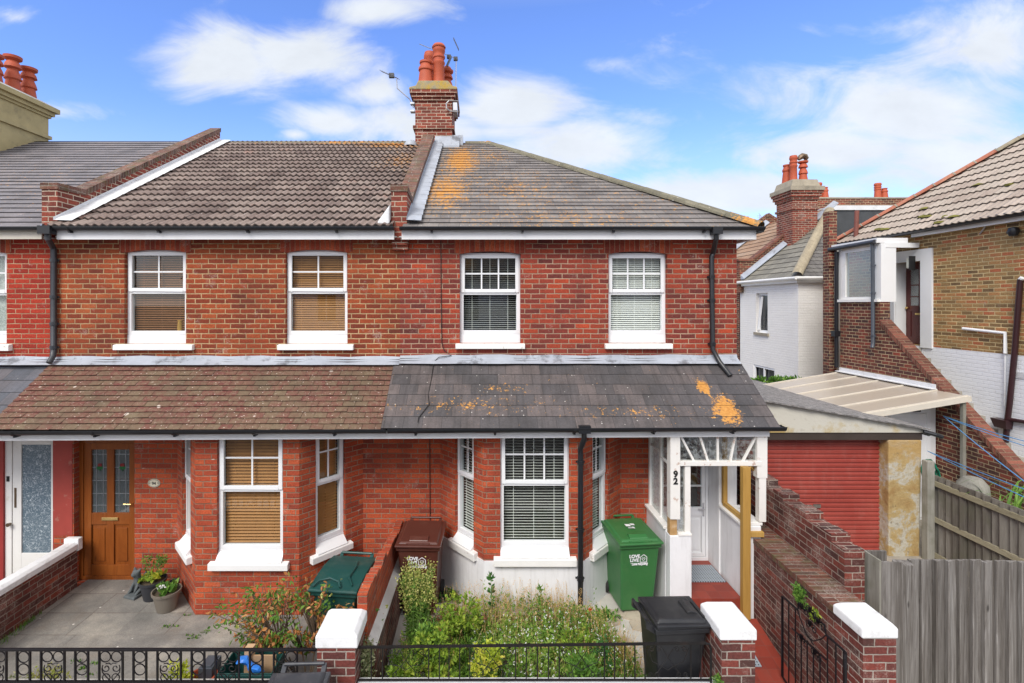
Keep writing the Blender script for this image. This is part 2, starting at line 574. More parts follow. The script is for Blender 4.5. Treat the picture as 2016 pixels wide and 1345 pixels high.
M['upvc'] = plain('white_upvc', (.80, .81, .82), .35, .03)
M['woodwhite'] = plain('white_gloss_timber', (.78, .77, .74), .45, .05, dirt=(.45, .38, .28), dirt_amt=.5, dirt_th=(.6, .75), dscale=5)
M['sill'] = plain('white_painted_sill', (.79, .79, .78), .6, .04, bump=.15, dirt=(.5, .46, .4), dirt_amt=.3, dirt_th=(.58, .75), dscale=4)
M['sillold'] = plain('flaking_white_sill', (.80, .79, .76), .6, .06, bump=.3, dirt=(.42, .37, .30), dirt_amt=.75, dirt_th=(.60, .66), dscale=7)
M['cap'] = plain('white_masonry_paint', (.78, .79, .80), .6, .05, bump=.4, bscale=25, dirt=(.36, .36, .33), dirt_amt=.5, dirt_th=(.54, .72), dscale=7)
M['render'] = plain('white_render', (.76, .76, .77), .75, .06, bump=.25, bscale=30, dirt=(.42, .41, .40), dirt_amt=.4, dirt_th=(.5, .75), dscale=2.2, streak=True)
M['fascia'] = plain('white_fascia_board', (.78, .78, .78), .4, .03, dirt=(.45, .43, .4), dirt_amt=.25)
M['fasciaold'] = plain('cream_fascia_board', (.62, .57, .48), .5, .06, dirt=(.4, .35, .25), dirt_amt=.4)
M['soffit'] = plain('soffit_board', (.5, .49, .47), .6, .05)
M['black'] = plain('black_plastic', (.013, .014, .017), .32, .15)
M['blackgrey'] = plain('dark_grey_plastic', (.035, .038, .046), .42, .15, dirt=(.14, .14, .14), dirt_amt=.3, dscale=5)
M['binblack'] = plain('black_bin_plastic', (.016, .017, .02), .42, .25, dirt=(.09, .085, .08), dirt_amt=.35, dirt_th=(.5, .8), dscale=4)
M['bingreen'] = plain('green_bin_plastic', (.036, .155, .045), .42, .1, dirt=(.12, .2, .08), dirt_amt=.3, dscale=4)
M['binbrown'] = plain('brown_bin_plastic', (.085, .026, .018), .36, .1, dirt=(.14, .07, .05), dirt_amt=.25, dscale=4)
M['binteal'] = plain('teal_bin_plastic', (.012, .062, .055), .35, .1, dirt=(.10, .12, .09), dirt_amt=.3, dscale=6)
M['rubber'] = plain('wheel_rubber', (.018, .018, .018), .8, .1)
M['pipegrey'] = plain('grey_plastic_pipe', (.06, .07, .085), .35, .1)
M['iron'] = plain('black_painted_iron', (.006, .005, .007), .45, .2, spec=.3)
M['ironrust'] = plain('dark_rusted_iron', (.009, .008, .008), .6, .2, dirt=(.06, .03, .02), dirt_amt=.3, dscale=12, spec=.3)
M['lead'] = plain('lead_flashing', (.36, .39, .44), .5, .16, scale=4, bump=.3, bscale=9, dirt=(.10, .10, .11), dirt_amt=.75, dirt_th=(.56, .66), dscale=3.5)
M['leadwhite'] = plain('painted_lead_flashing', (.70, .71, .72), .6, .08, bump=.3, bscale=12, dirt=(.30, .30, .30), dirt_amt=.5, dirt_th=(.55, .7), dscale=5)
M['mortar'] = plain('lime_mortar', (.46, .45, .42), .9, .15, bump=.5, bscale=30, dirt=(.15, .14, .12), dirt_amt=.5)
M['terra'] = plain('terracotta', (.42, .078, .030), .65, .18, scale=5, bump=.15, dirt=(.25, .06, .035), dirt_amt=.5, dscale=5)
M['terrawhite'] = plain('whitewashed_terracotta', (.75, .66, .6), .7, .15)
M['caprender'] = plain('lichen_covered_cement', (.30, .27, .19), .9, .25, scale=8, bump=.5, bscale=25, dirt=(.42, .28, .04), dirt_amt=.9, dirt_th=(.45, .6), dscale=4)
M['stone'] = plain('weathered_stone_cap', (.33, .29, .22), .9, .2, bump=.4, bscale=20, dirt=(.10, .09, .07), dirt_amt=.6)
M['yelrender'] = plain('yellowed_render', (.44, .36, .18), .9, .15, scale=2.5, bump=.4, bscale=18, dirt=(.16, .13, .08), dirt_amt=.5, dscale=3)
M['dark'] = plain('dark_room_and_gap_shade', (.03, .028, .026), .9, .2)  # also the shade painted into gaps below roof courses
M['lining'] = plain('shaded_room', (.10, .09, .08), .9, .2)
M['brass'] = plain('polished_brass', (.75, .55, .22), .3, .1, metal=1.0)
M['chrome'] = plain('chrome', (.7, .7, .72), .2, .05, metal=1.0)
M['bronze'] = plain('dull_bronze', (.16, .11, .07), .4, .2, metal=.6)
M['alu'] = plain('aluminium', (.45, .46, .48), .45, .15, metal=.8)
M['blue'] = plain('blue_cord', (.08, .30, .60), .5, .05)
M['hose'] = plain('green_hose', (.01, .20, .12), .4, .05)
M['slatblind'] = plain('wooden_blind', (.43, .20, .060), .45, .12, scale=6)
M['slatdark'] = plain('dark_wooden_blind', (.27, .12, .05), .5, .12, scale=6)
M['whiteblind'] = plain('white_blind', (.84, .85, .80), .4, .04)
M['whiteblind2'] = plain('pale_blind', (.74, .75, .70), .4, .04)
M['ink'] = plain('black_lettering', (.012, .012, .012), .4, .02)
M['decal'] = plain('white_decal', (.85, .86, .88), .5, .02)
M['cream'] = plain('cream_enamel', (.72, .66, .50), .4, .04)
M['cement'] = plain('rough_cement', (.34, .31, .26), .95, .2, scale=6, bump=.6, bscale=30, dirt=(.12, .12, .07), dirt_amt=.5)
M['kerb'] = plain('pale_concrete', (.48, .46, .42), .9, .12, scale=5, bump=.4, bscale=40, dirt=(.2, .19, .15), dirt_amt=.6)
M['soil'] = plain('dry_soil', (.075, .055, .035), 1.0, .3, scale=8, bump=.8, bscale=25, dirt=(.16, .13, .09), dirt_amt=.6, dscale=7)
M['asphalt'] = plain('asphalt', (.06, .06, .062), .9, .15, scale=10, bump=.5, bscale=80)
M['mud'] = plain('back_garden_ground', (.14, .13, .10), 1.0, .25, scale=3, bump=.5)
M['maroon'] = plain('maroon_door_paint', (.10, .018, .016), .35, .12)
M['cladding'] = plain('white_cladding', (.77, .78, .78), .4, .03)
M['dormer'] = plain('grey_felt_dormer', (.06, .065, .07), .8, .2, bump=.3, bscale=8)
M['paintchip'] = plain('peeling_white_timber', (.76, .74, .70), .6, .05, bump=.3, bscale=20, dirt=(.42, .25, .17), dirt_amt=.7, dirt_th=(.60, .64), dscale=9)
M['rawwood'] = plain('bare_old_timber', (.42, .25, .10), .7, .2, scale=9, dirt=(.65, .6, .5), dirt_amt=.5, dscale=9)
M['grit'] = plain('grey_rubber_mat', (.26, .29, .33), .7, .12, scale=20, bump=.4, bscale=70)
M['statue'] = plain('grey_cast_stone', (.10, .115, .12), .85, .25, scale=14, bump=.5, bscale=40)
M['pot'] = plain('taupe_plastic_pot', (.19, .165, .135), .5, .1)
M['potdark'] = plain('charcoal_pot', (.035, .037, .045), .5, .15)
M['cable'] = plain('black_cable', (.012, .012, .012), .5, .1)


def tile_mat(name, ramp, tw, th, lichen=None, lamt=1.0, spots=.3, joint=.004, stagger=.5, bump=.3, rough=.75, grime=.35, gcol=(.03, .028, .026), jcol=(.02, .02, .02), moss=None, rc=0.0, streak=.3, attr=False, spotcol=(.6, .58, .54), lth=.5, mottle=False):
    mt, nt, g, out = newmat(name)
    uv, pos = uvn(nt), posn(nt)
    x, y, _ = g.sep(uv)
    row = g.m('FLOOR', g.m('DIVIDE', y, th))
    xr = g.m('ADD', g.m('DIVIDE', x, tw), g.m('MULTIPLY', row, stagger))
    cid = g.m('FLOOR', xr)
    if attr:
        rnd = nd(nt, 'ShaderNodeAttribute', None, attribute_name='rnd').outputs[2]
    else:
        rnd = g.white(g.xyz(cid, row, 2.3))
    big = g.noise(pos, 1.1, 5, .62)
    rr = g.m('ADD', g.m('MULTIPLY', rnd, .6), g.m('MULTIPLY', g.rng(big, .3, .7), .4))
    c = g.ramp(rr, ramp)
    fn = g.rng(g.noise(pos, 38, 5, .7), .3, .7, .78, 1.2)
    c = g.mix(1.0, c, nd(nt, 'ShaderNodeCombineColor', {0: fn, 1: fn, 2: fn}).outputs[0], 'MULTIPLY')
    if mottle:
        wp = g.m('MULTIPLY', g.rng(g.m('ADD', g.vor(pos, 4.5), g.m('MULTIPLY', g.noise(pos, 22, 4), .22)), .20, .24, 1, 0), g.rng(g.white(g.vor(pos, 4.5, 1)), .72, .73))
        mt1 = g.rng(g.noise(pos, 16, 6, .75), .42, .62)
        c = g.mix(g.m('MULTIPLY', mt1, .55), c, (.205, .165, .10))
        mt2 = g.rng(g.noise(pos, 30, 4, .7), .60, .68)
        c = g.mix(g.m('MULTIPLY', mt2, .55), c, (.52, .40, .33))
    if mottle:
        c = g.mix(g.m('MULTIPLY', wp, .85), c, (.58, .50, .43))
    if streak:
        sv = g.xyz(g.m('MULTIPLY', x, 14), g.m('MULTIPLY', y, 1.2), 0)
        sk = g.rng(g.noise(sv, 1.0, 4, .6), .45, .75)
        c = g.mix(g.m('MULTIPLY', sk, streak), c, gcol)
    gr = g.rng(g.noise(pos, 2.0, 6, .65), .48, .72)
    c = g.mix(g.m('MULTIPLY', gr, grime), c, gcol)
    if moss:
        mo = g.rng(g.noise(pos, 5, 6, .72), .56, .63)
        c = g.mix(g.m('MULTIPLY', mo, .85), c, moss)
    hgt = g.noise(pos, 30, 5, .65)
    if joint:
        fx = g.m('MULTIPLY', g.m('FRACT', xr), tw)
        e = g.m('MINIMUM', fx, g.m('SUBTRACT', tw, fx))
        jk = g.rng(e, joint * .35, joint * .8, 1, 0)
        c = g.mix(g.m('MULTIPLY', jk, .85), c, jcol)
        hgt = g.m('SUBTRACT', hgt, g.m('MULTIPLY', jk, 1.5))
    if spots:
        sp = g.m('MULTIPLY', g.rng(g.vor(pos, 17.0), .10, .16, 1, 0), g.rng(g.white(g.vor(pos, 17.0, 1)), 1 - spots * .5, 1 - spots * .5 + .02))
        c = g.mix(g.m('MULTIPLY', sp, .85), c, spotcol)
    if lichen:
        px, py, pz = g.sep(pos)
        dn = None
        for (cx, cz, rx, rz, am) in lichen:
            ex = g.m('DIVIDE', g.m('SUBTRACT', px, cx), rx)
            ez = g.m('DIVIDE', g.m('SUBTRACT', pz, cz), rz)
            b = g.m('MULTIPLY', g.m('SUBTRACT', 1.0, g.m('SQRT', g.m('ADD', g.m('MULTIPLY', ex, ex), g.m('MULTIPLY', ez, ez)))), am, clamp=True)
            dn = b if dn is None else g.m('MAXIMUM', dn, b)
        ln = g.noise(pos, 7.5, 8, .78, .4)
        ln2 = g.noise(pos, 26, 4, .7)
        lk = g.m('ADD', g.m('MULTIPLY', g.m('SUBTRACT', ln, .5), 1.9), g.m('MULTIPLY', g.m('SUBTRACT', ln2, .5), 2.0))
        lk = g.rng(g.m('ADD', lk, dn), lth, lth + .08)
        lcol = g.mix(g.rng(ln2, .35, .65), (.42, .17, .03), (.55, .28, .07))
        c = g.mix(g.m('MULTIPLY', lk, lamt), c, lcol)
        hgt = g.m('ADD', hgt, g.m('MULTIPLY', lk, .4))
    nrm = g.bump(hgt, bump, .006)
    principled(nt, out, col=c, rough=rough, normal=nrm, spec=.35)
    return mt


M['tile94'] = tile_mat('grey_brown_roman_tile', [(0, (.15, .105, .09)), (.4, (.24, .18, .155)), (.8, (.31, .245, .21)), (1, (.34, .19, .15))], .3, .29,
                       lichen=[(-2.0, 7.9, 1.6, .35, .75), (-3.3, 8.0, 1.3, .12, .9), (-1.6, 7.2, .9, .7, .55), (-4.8, 8.0, 2.4, .10, .5)], spots=.35, joint=.006, stagger=.5, moss=None, grime=.25)
M['slate92'] = tile_mat('grey_slate_tile', [(0, (.125, .112, .108)), (.4, (.18, .163, .155)), (.8, (.225, .205, .192)), (1, (.26, .215, .195))], .30, .19,
                        lichen=[(-.40, 7.2, .65, 1.1, .92), (-.6, 6.2, .8, 1.0, .80), (.6, 6.2, 2.2, 1.3, .42), (1.2, 5.5, 3.6, .6, .40), (.2, 7.4, .9, .8, .5), (2.6, 5.9, 2.4, .8, .30)], spots=.25, streak=.2)
M['slate96'] = tile_mat('bluish_slate_tile', [(0, (.15, .14, .15)), (.5, (.19, .178, .19)), (1, (.235, .21, .215))], .35, .21,
                        lichen=[(-8, 6.5, 5, 1.6, .22)], spots=.3, streak=.15, joint=.003)
M['slatelow'] = tile_mat('dark_verandah_slate', [(0, (.062, .060, .064)), (.4, (.092, .084, .086)), (.8, (.13, .108, .104)), (1, (.17, .145, .14))], .25, .2,
                         lichen=[(3.30, 2.78, .30, .26, 1.1), (3.15, 3.03, .16, .14, 1.0), (-.1, 2.82, 1.9, .14, .44), (2.0, 2.75, 1.6, .12, .42), (.3, 3.0, .9, .1, .38)], spots=.3, streak=.55, grime=.5, rough=.6)
M['slatelow96'] = tile_mat('blue_grey_verandah_slate', [(0, (.085, .095, .115)), (.5, (.115, .12, .14)), (1, (.15, .13, .135))], .3, .24, spots=.2, streak=.35, grime=.3, rough=.55)
M['plaintile'] = tile_mat('mottled_plain_tile', [(0, (.13, .036, .032)), (.35, (.15, .058, .044)), (.6, (.14, .078, .052)), (.85, (.145, .098, .062)), (1, (.17, .125, .08))], .165, .1, spots=1.3, joint=0, attr=True, grime=.55, gcol=(.08, .06, .04), bump=.9, mottle=True, streak=0, spotcol=(.62, .52, .45), moss=None)
M['tiler'] = tile_mat('pale_roman_tile', [(0, (.29, .225, .185)), (.5, (.38, .325, .27)), (1, (.44, .36, .30))], .3, .3, spots=.1, grime=.12, gcol=(.18, .12, .09), moss=None, joint=.004, streak=.1)
M['tileb'] = tile_mat('olive_grey_tile', [(0, (.16, .15, .125)), (.5, (.23, .215, .175)), (1, (.29, .27, .22))], .33, .28, spots=.15, grime=.25, joint=.005, streak=.25, moss=None)
M['tileb2'] = tile_mat('dark_grey_pantile', [(0, (.11, .10, .095)), (.5, (.15, .14, .13)), (1, (.19, .18, .16))], .2, .2, spots=.3, grime=.3)
M['tiletan'] = tile_mat('tan_tile', [(0, (.30, .18, .11)), (.5, (.38, .24, .15)), (1, (.36, .28, .21))], .3, .3, spots=.1, grime=.2)
M['hip'] = tile_mat('lichened_ridge_tile', [(0, (.13, .12, .085)), (.5, (.18, .165, .115)), (1, (.24, .22, .16))], .4, .4, lichen=[(3.9, 5.4, .45, .30, .75), (.2, 8.05, .5, .1, .6), (-3.2, 8.05, 1.6, .1, .6)], spots=.2, joint=0, grime=.5)
M['hipterra'] = tile_mat('terracotta_hip_tile', [(0, (.34, .11, .065)), (.5, (.42, .15, .09)), (1, (.45, .22, .14))], .45, 3, spots=.05, joint=0, grime=.15)
M['hiptan'] = tile_mat('buff_hip_tile', [(0, (.30, .25, .17)), (1, (.40, .34, .23))], .4, 3, spots=.1, joint=0, grime=.3)


def felt_mat():
    mt, nt, g, out = newmat('mineral_felt')
    pos = posn(nt)
    x, y, z = g.sep(pos)
    v = g.xyz(g.m('MULTIPLY', x, .35), y, z)
    n = g.noise(v, 26, 6, .75)
    c = g.ramp(g.rng(n, .35, .65), [(0, (.05, .048, .046)), (.5, (.20, .19, .185)), (1, (.42, .40, .38))])
    principled(nt, out, col=c, rough=.95, normal=g.bump(n, .5, .01))
    return mt
M['felt'] = felt_mat()


def gable_mat():
    mt, nt, g, out = newmat('stained_concrete_fascia')
    pos = posn(nt)
    x, y, z = g.sep(pos)
    n = g.noise(pos, 2.2, 7, .7)
    low = g.m('MULTIPLY', g.rng(z, 2.28, 2.08, 0, .42), g.rng(x, 5.9, 5.0, .35, 1.0))
    k = g.rng(g.m('ADD', n, g.m('MULTIPLY', low, .5)), .56, .72)
    c = g.mix(k, (.55, .53, .46), (.44, .33, .13))
    k2 = g.rng(g.noise(pos, 9, 6, .7), .58, .68)
    c = g.mix(g.m('MULTIPLY', k2, .35), c, (.25, .22, .16))
    principled(nt, out, col=c, rough=.9, normal=g.bump(g.noise(pos, 20, 5, .6), .4, .01))
    return mt
M['gable'] = gable_mat()


def pier_mat():
    mt, nt, g, out = newmat('crumbling_pier_render')
    pos = posn(nt)
    x, y, z = g.sep(pos)
    n = g.noise(pos, 2.6, 7, .7, .4)
    c = g.ramp(g.rng(n, .32, .68), [(0, (.34, .21, .08)), (.45, (.44, .32, .14)), (.55, (.45, .38, .26)), (.66, (.50, .48, .41)), (1, (.40, .30, .14))])
    top = g.m('MULTIPLY', g.rng(z, 1.45, 1.7), g.rng(g.noise(pos, 4, 3), .42, .5))
    c = g.mix(g.m('MULTIPLY', top, .8), c, (.42, .27, .10))
    k = g.rng(g.noise(pos, 7, 7, .75), .60, .66)
    c = g.mix(g.m('MULTIPLY', k, .6), c, (.13, .10, .07))
    principled(nt, out, col=c, rough=.95, normal=g.bump(g.noise(pos, 9, 7, .7), .8, .03))
    return mt
M['pier'] = pier_mat()


def wood_mat(name, ramp, rough=.85, scale=(16, 16, 1.3), attr=.5, green=None):
    mt, nt, g, out = newmat(name)
    pos = posn(nt)
    x, y, z = g.sep(pos)
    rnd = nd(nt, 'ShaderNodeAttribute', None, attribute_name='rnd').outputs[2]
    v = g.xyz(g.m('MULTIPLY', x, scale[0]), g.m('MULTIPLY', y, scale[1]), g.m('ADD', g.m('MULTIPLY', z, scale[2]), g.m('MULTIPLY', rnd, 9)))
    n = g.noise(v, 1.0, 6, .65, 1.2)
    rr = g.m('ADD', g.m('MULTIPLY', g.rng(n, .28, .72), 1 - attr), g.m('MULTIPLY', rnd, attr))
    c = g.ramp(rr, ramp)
    v2 = g.xyz(g.m('MULTIPLY', x, scale[0] * 5), g.m('MULTIPLY', y, scale[1] * 5), g.m('MULTIPLY', z, scale[2] * 2))
    n2 = g.noise(v2, 1.0, 3, .6)
    c = g.mix(g.m('MULTIPLY', g.rng(n2, .55, .75), .35), c, tuple(q * .35 for q in ramp[0][1]))
    kn = g.m('MULTIPLY', g.rng(g.vor(g.xyz(g.m('MULTIPLY', x, 5), g.m('MULTIPLY', y, 5), g.m('MULTIPLY', z, 2.2)), 1.0), .05, .12, 1, 0), .8)
    c = g.mix(kn, c, tuple(q * .5 for q in ramp[0][1]))
    if green:
        k = g.rng(g.noise(pos, 2.5, 5, .6), .5, .68)
        c = g.mix(g.m('MULTIPLY', k, .5), c, green)
    principled(nt, out, col=c, rough=rough, normal=g.bump(g.m('ADD', n, g.m('MULTIPLY', n2, .4)), .45, .008), spec=.25)
    return mt
M['fence'] = wood_mat('weathered_grey_board', [(0, (.05, .042, .037)), (.35, (.125, .112, .10)), (.7, (.235, .22, .205)), (1, (.38, .37, .355))], attr=.30, scale=(24, 24, 1.1))
M['fenced'] = wood_mat('dark_brown_board', [(0, (.075, .065, .055)), (.5, (.15, .135, .115)), (1, (.26, .24, .21))], green=(.10, .10, .065))
M['fencerail'] = wood_mat('green_grey_rail', [(0, (.16, .135, .085)), (.5, (.235, .21, .14)), (1, (.31, .28, .20))], scale=(2, 2, 16))
M['fencepost'] = wood_mat('fence_post_timber', [(0, (.15, .14, .115)), (.5, (.25, .24, .205)), (1, (.36, .35, .31))], green=(.12, .12, .07))
M['timber'] = wood_mat('new_treated_timber', [(0, (.36, .20, .045)), (.5, (.44, .26, .07)), (1, (.52, .33, .10))], rough=.6)
M['oak'] = wood_mat('golden_oak_door', [(0, (.19, .052, .012)), (.5, (.255, .072, .015)), (1, (.31, .095, .020))], rough=.35, scale=(9, 9, 1.1), attr=.15)


def roller_mat():
    mt, nt, g, out = newmat('red_roller_steel')
    pos = posn(nt)
    n = g.noise(pos, 1.5, 5, .6)
    c = g.mix(g.rng(n, .3, .7), (.29, .045, .034), (.37, .072, .055))
    c = g.mix(g.m('MULTIPLY', g.rng(g.noise(g.xyz(g.m('MULTIPLY', g.sep(pos)[0], 3), 0, g.m('MULTIPLY', g.sep(pos)[2], .8)), 3, 6, .7), .5, .75), .4), c, (.40, .16, .13))
    principled(nt, out, col=c, rough=.45)
    return mt
M['roller'] = roller_mat()


def paving_mat():
    mt, nt, g, out = newmat('stone_paving')
    uv, pos = uvn(nt), posn(nt)
    x, y, z = g.sep(pos)
    w, h = .62, .46
    row = g.m('FLOOR', g.m('DIVIDE', y, h))
    xr = g.m('ADD', g.m('DIVIDE', x, w), g.m('MULTIPLY', g.white(g.xyz(row, 1.0)), .9))
    cid = g.m('FLOOR', xr)
    rnd = g.white(g.xyz(cid, row))
    fx, fy = g.m('MULTIPLY', g.m('FRACT', xr), w), g.m('MULTIPLY', g.m('FRACT', g.m('DIVIDE', y, h)), h)
    e = g.m('MINIMUM', g.m('MINIMUM', fx, g.m('SUBTRACT', w, fx)), g.m('MINIMUM', fy, g.m('SUBTRACT', h, fy)))
    e = g.m('ADD', e, g.m('MULTIPLY', g.m('SUBTRACT', g.noise(pos, 20, 3), .5), .012))
    jk = g.rng(e, .004, .010, 1, 0)
    far = g.rng(y, 6.0, 6.9)          # near the pavement the slabs are skimmed over with cement
    jk = g.m('MULTIPLY', jk, g.rng(g.m('ADD', far, g.m('MULTIPLY', g.m('SUBTRACT', g.noise(pos, 1.2, 3), .5), 2.6)), .3, .8, .02, .55))
    c = g.ramp(g.m('ADD', g.m('MULTIPLY', rnd, .16), g.m('MULTIPLY', g.rng(g.noise(pos, 1.6, 7, .68), .28, .72), .84)), [(0, (.115, .113, .105)), (.5, (.215, .205, .185)), (1, (.40, .37, .31))])
    brown = g.rng(g.noise(pos, 1.7, 5, .65), .52, .7)
    c = g.mix(g.m('MULTIPLY', brown, .45), c, (.17, .13, .095))
    f = g.rng(g.noise(pos, 60, 5, .75), .3, .7, .72, 1.25)
    c = g.mix(1.0, c, nd(nt, 'ShaderNodeCombineColor', {0: f, 1: f, 2: f}).outputs[0], 'MULTIPLY')
    c = g.mix(jk, c, (.085, .06, .045))
    sp = g.m('MULTIPLY', g.rng(g.vor(pos, 9.0), .09, .13, 1, 0), g.rng(g.white(g.vor(pos, 9.0, 1)), .86, .87))
    c = g.mix(sp, c, (.62, .60, .56))
    principled(nt, out, col=c, rough=.9, normal=g.bump(g.m('ADD', g.m('MULTIPLY', jk, -1.2), g.noise(pos, 45, 5, .65)), .4, .008))
    return mt
M['paving'] = paving_mat()


def quarry_mat():
    mt, nt, g, out = newmat('red_quarry_tile')
    pos = posn(nt)
    x, y, z = g.sep(pos)
    s = .152
    xr, yr = g.m('DIVIDE', x, s), g.m('DIVIDE', y, s)
    rnd = g.white(g.xyz(g.m('FLOOR', xr), g.m('FLOOR', yr)))
    fx, fy = g.m('MULTIPLY', g.m('FRACT', xr), s), g.m('MULTIPLY', g.m('FRACT', yr), s)
    e = g.m('MINIMUM', g.m('MINIMUM', fx, g.m('SUBTRACT', s, fx)), g.m('MINIMUM', fy, g.m('SUBTRACT', s, fy)))
    jk = g.rng(e, .002, .005, 1, 0)
    c = g.mix(rnd, (.20, .030, .018), (.27, .042, .024))
    st = g.rng(g.noise(pos, 3, 6, .65), .5, .75)
    c = g.mix(g.m('MULTIPLY', st, .35), c, (.16, .06, .045))
    c = g.mix(g.m('MULTIPLY', jk, .6), c, (.17, .06, .045))
    principled(nt, out, col=c, rough=.55, normal=g.bump(g.m('ADD', g.m('MULTIPLY', jk, -1), g.noise(pos, 30, 3)), .25, .004))
    return mt
M['quarry'] = quarry_mat()


def mat_mat():
    mt, nt, g, out = newmat('perforated_rubber_mat')
    pos = posn(nt)
    x, y, z = g.sep(pos)
    s = .035
    fx = g.m('SUBTRACT', g.m('FRACT', g.m('DIVIDE', x, s)), .5)
    fy = g.m('SUBTRACT', g.m('FRACT', g.m('DIVIDE', y, s)), .5)
    d = g.m('SQRT', g.m('ADD', g.m('MULTIPLY', fx, fx), g.m('MULTIPLY', fy, fy)))
    k = g.rng(d, .22, .3, 1, 0)
    c = g.mix(k, (.30, .34, .38), (.06, .07, .08))
    principled(nt, out, col=c, rough=.7)
    return mt
M['mat'] = mat_mat()


def glass_mat(name, tint=(.92, .95, .94), refl=.10, rough=.01, wav=0.0, wscale=18, mixc=None, mixa=0.0):
    mt, nt, g, out = newmat(name)
    pos = posn(nt)
    nrm = None
    ins = {'Roughness': rough, 'Color': (1, 1, 1, 1)}
    if wav:
        nrm = g.bump(g.noise(pos, wscale, 4, .6, .8), wav, .02)
        ins['Normal'] = nrm
    gl = nd(nt, 'ShaderNodeBsdfGlossy', ins)
    tr = nd(nt, 'ShaderNodeBsdfTransparent', {'Color': tint + (1,)})
    ge = nd(nt, 'ShaderNodeNewGeometry')
    dt = nd(nt, 'ShaderNodeVectorMath', {0: ge.outputs['Normal'], 1: ge.outputs['Incoming']}, operation='DOT_PRODUCT').outputs['Value']
    fr = g.m('ADD', .045, g.m('MULTIPLY', .955, g.m('POWER', g.m('SUBTRACT', 1.0, g.m('ABSOLUTE', dt), clamp=True), 5.0)))
    fac = g.m('ADD', fr, refl - .03, clamp=True)
    base = tr.outputs[0]
    if mixc:
        df = nd(nt, 'ShaderNodeBsdfDiffuse', {'Color': mixc + (1,)})
        k = mixa
        if wav:
            k = g.m('MULTIPLY', g.rng(g.noise(pos, wscale * 1.3, 4, .7), .4, .62), mixa)
        base = nd(nt, 'ShaderNodeMixShader', {0: k, 1: tr.outputs[0], 2: df.outputs[0]}).outputs[0]
    mx = nd(nt, 'ShaderNodeMixShader', {0: fac, 1: base, 2: gl.outputs[0]})
    nt.links.new(mx.outputs[0], out.inputs[0])
    return mt
M['glass'] = glass_mat('window_glass', refl=.06)
M['obscure'] = glass_mat('textured_obscure_glass', tint=(.70, .73, .72), refl=.07, rough=.12, wav=.35, wscale=14, mixc=(.50, .54, .54), mixa=.38)
M['poly'] = glass_mat('frosted_roof_sheet', tint=(.55, .52, .46), refl=.08, rough=.3, mixc=(.50, .43, .34), mixa=.93)
M['dirtyglass'] = glass_mat('dusty_glass', tint=(.8, .85, .84), refl=.12, rough=.05, mixc=(.45, .50, .50), mixa=.18)
M['doorglass'] = glass_mat('leaded_door_glass', tint=(.55, .62, .62), refl=.07, rough=.06, mixc=(.20, .24, .25), mixa=.4)


def lace_mat():
    mt, nt, g, out = newmat('floral_patterned_film')
    uv = uvn(nt)
    v = g.vor(uv, 15, rnd=.6)
    n = g.noise(uv, 20, 3, .6, 2.5)
    k = g.rng(n, .50, .60)
    k = g.m('MULTIPLY', k, g.rng(v, .25, .65, 1, .35))
    c = g.mix(k, (.115, .165, .205), (.50, .56, .60))
    principled(nt, out, col=c, rough=.25, coat=.6)
    return mt
M['lace'] = lace_mat()


def net_mat():
    mt, nt, g, out = newmat('net_curtain')
    uv = uvn(nt)
    n = g.noise(uv, 30, 3, .6, 2)
    c = g.mix(g.rng(n, .4, .6), (.28, .31, .29), (.52, .55, .52))
    principled(nt, out, col=c, rough=.9)
    return mt
M['net'] = net_mat()


def leaf_mat(name, ramp, trans=.35, rough=.55, gain=1.45):
    ramp = [(p_, tuple(min(.9, v_ * gain) for v_ in c_)) for p_, c_ in ramp]
    mt, nt, g, out = newmat(name)
    rnd = nd(nt, 'ShaderNodeAttribute', None, attribute_name='rnd').outputs[2]
    c = g.ramp(rnd, ramp)
    pb = nd(nt, 'ShaderNodeBsdfPrincipled', {'Base Color': c, 'Roughness': rough, 'Specular IOR Level': .3})
    tl = nd(nt, 'ShaderNodeBsdfTranslucent', {'Color': c})
    mx = nd(nt, 'ShaderNodeMixShader', {0: trans, 1: pb.outputs[0], 2: tl.outputs[0]})
    nt.links.new(mx.outputs[0], out.inputs[0])
    return mt
M['leafmid'] = leaf_mat('mid_green_leaf', [(0, (.035, .095, .014)), (.5, (.085, .18, .028)), (1, (.19, .32, .06))])
M['leaflime'] = leaf_mat('lime_leaf', [(0, (.08, .15, .015)), (.5, (.19, .29, .03)), (1, (.40, .43, .07))], gain=1.3)
M['leafyel'] = leaf_mat('yellow_green_leaf', [(0, (.17, .26, .03)), (.5, (.36, .42, .04)), (1, (.55, .48, .09))])
M['leafdry'] = leaf_mat('scorched_leaf', [(0, (.05, .12, .02)), (.50, (.12, .22, .035)), (.55, (.26, .10, .03)), (.85, (.42, .20, .07)), (1, (.58, .40, .20))])
M['leafdark'] = leaf_mat('dark_green_leaf', [(0, (.02, .07, .015)), (.6, (.05, .14, .03)), (1, (.12, .24, .06))])
M['weed'] = leaf_mat('meadow_weed', [(0, (.06, .13, .02)), (.45, (.14, .25, .035)), (.72, (.25, .33, .07)), (.82, (.36, .27, .13)), (1, (.52, .42, .24))])
M['drygrass'] = leaf_mat('dry_grass', [(0, (.20, .13, .04)), (.5, (.38, .23, .08)), (1, (.55, .40, .20))])
M['seed'] = leaf_mat('seed_head', [(0, (.15, .20, .035)), (.5, (.30, .32, .08)), (1, (.46, .42, .17))])
M['sage'] = leaf_mat('grey_green_leaf', [(0, (.11, .15, .06)), (.5, (.22, .25, .12)), (1, (.38, .36, .22))])
M['petalred'] = leaf_mat('red_petal', [(0, (.55, .02, .012)), (1, (.75, .06, .03))])
M['petalrose'] = leaf_mat('dusky_red_flower', [(0, (.35, .05, .05)), (1, (.52, .16, .13))])
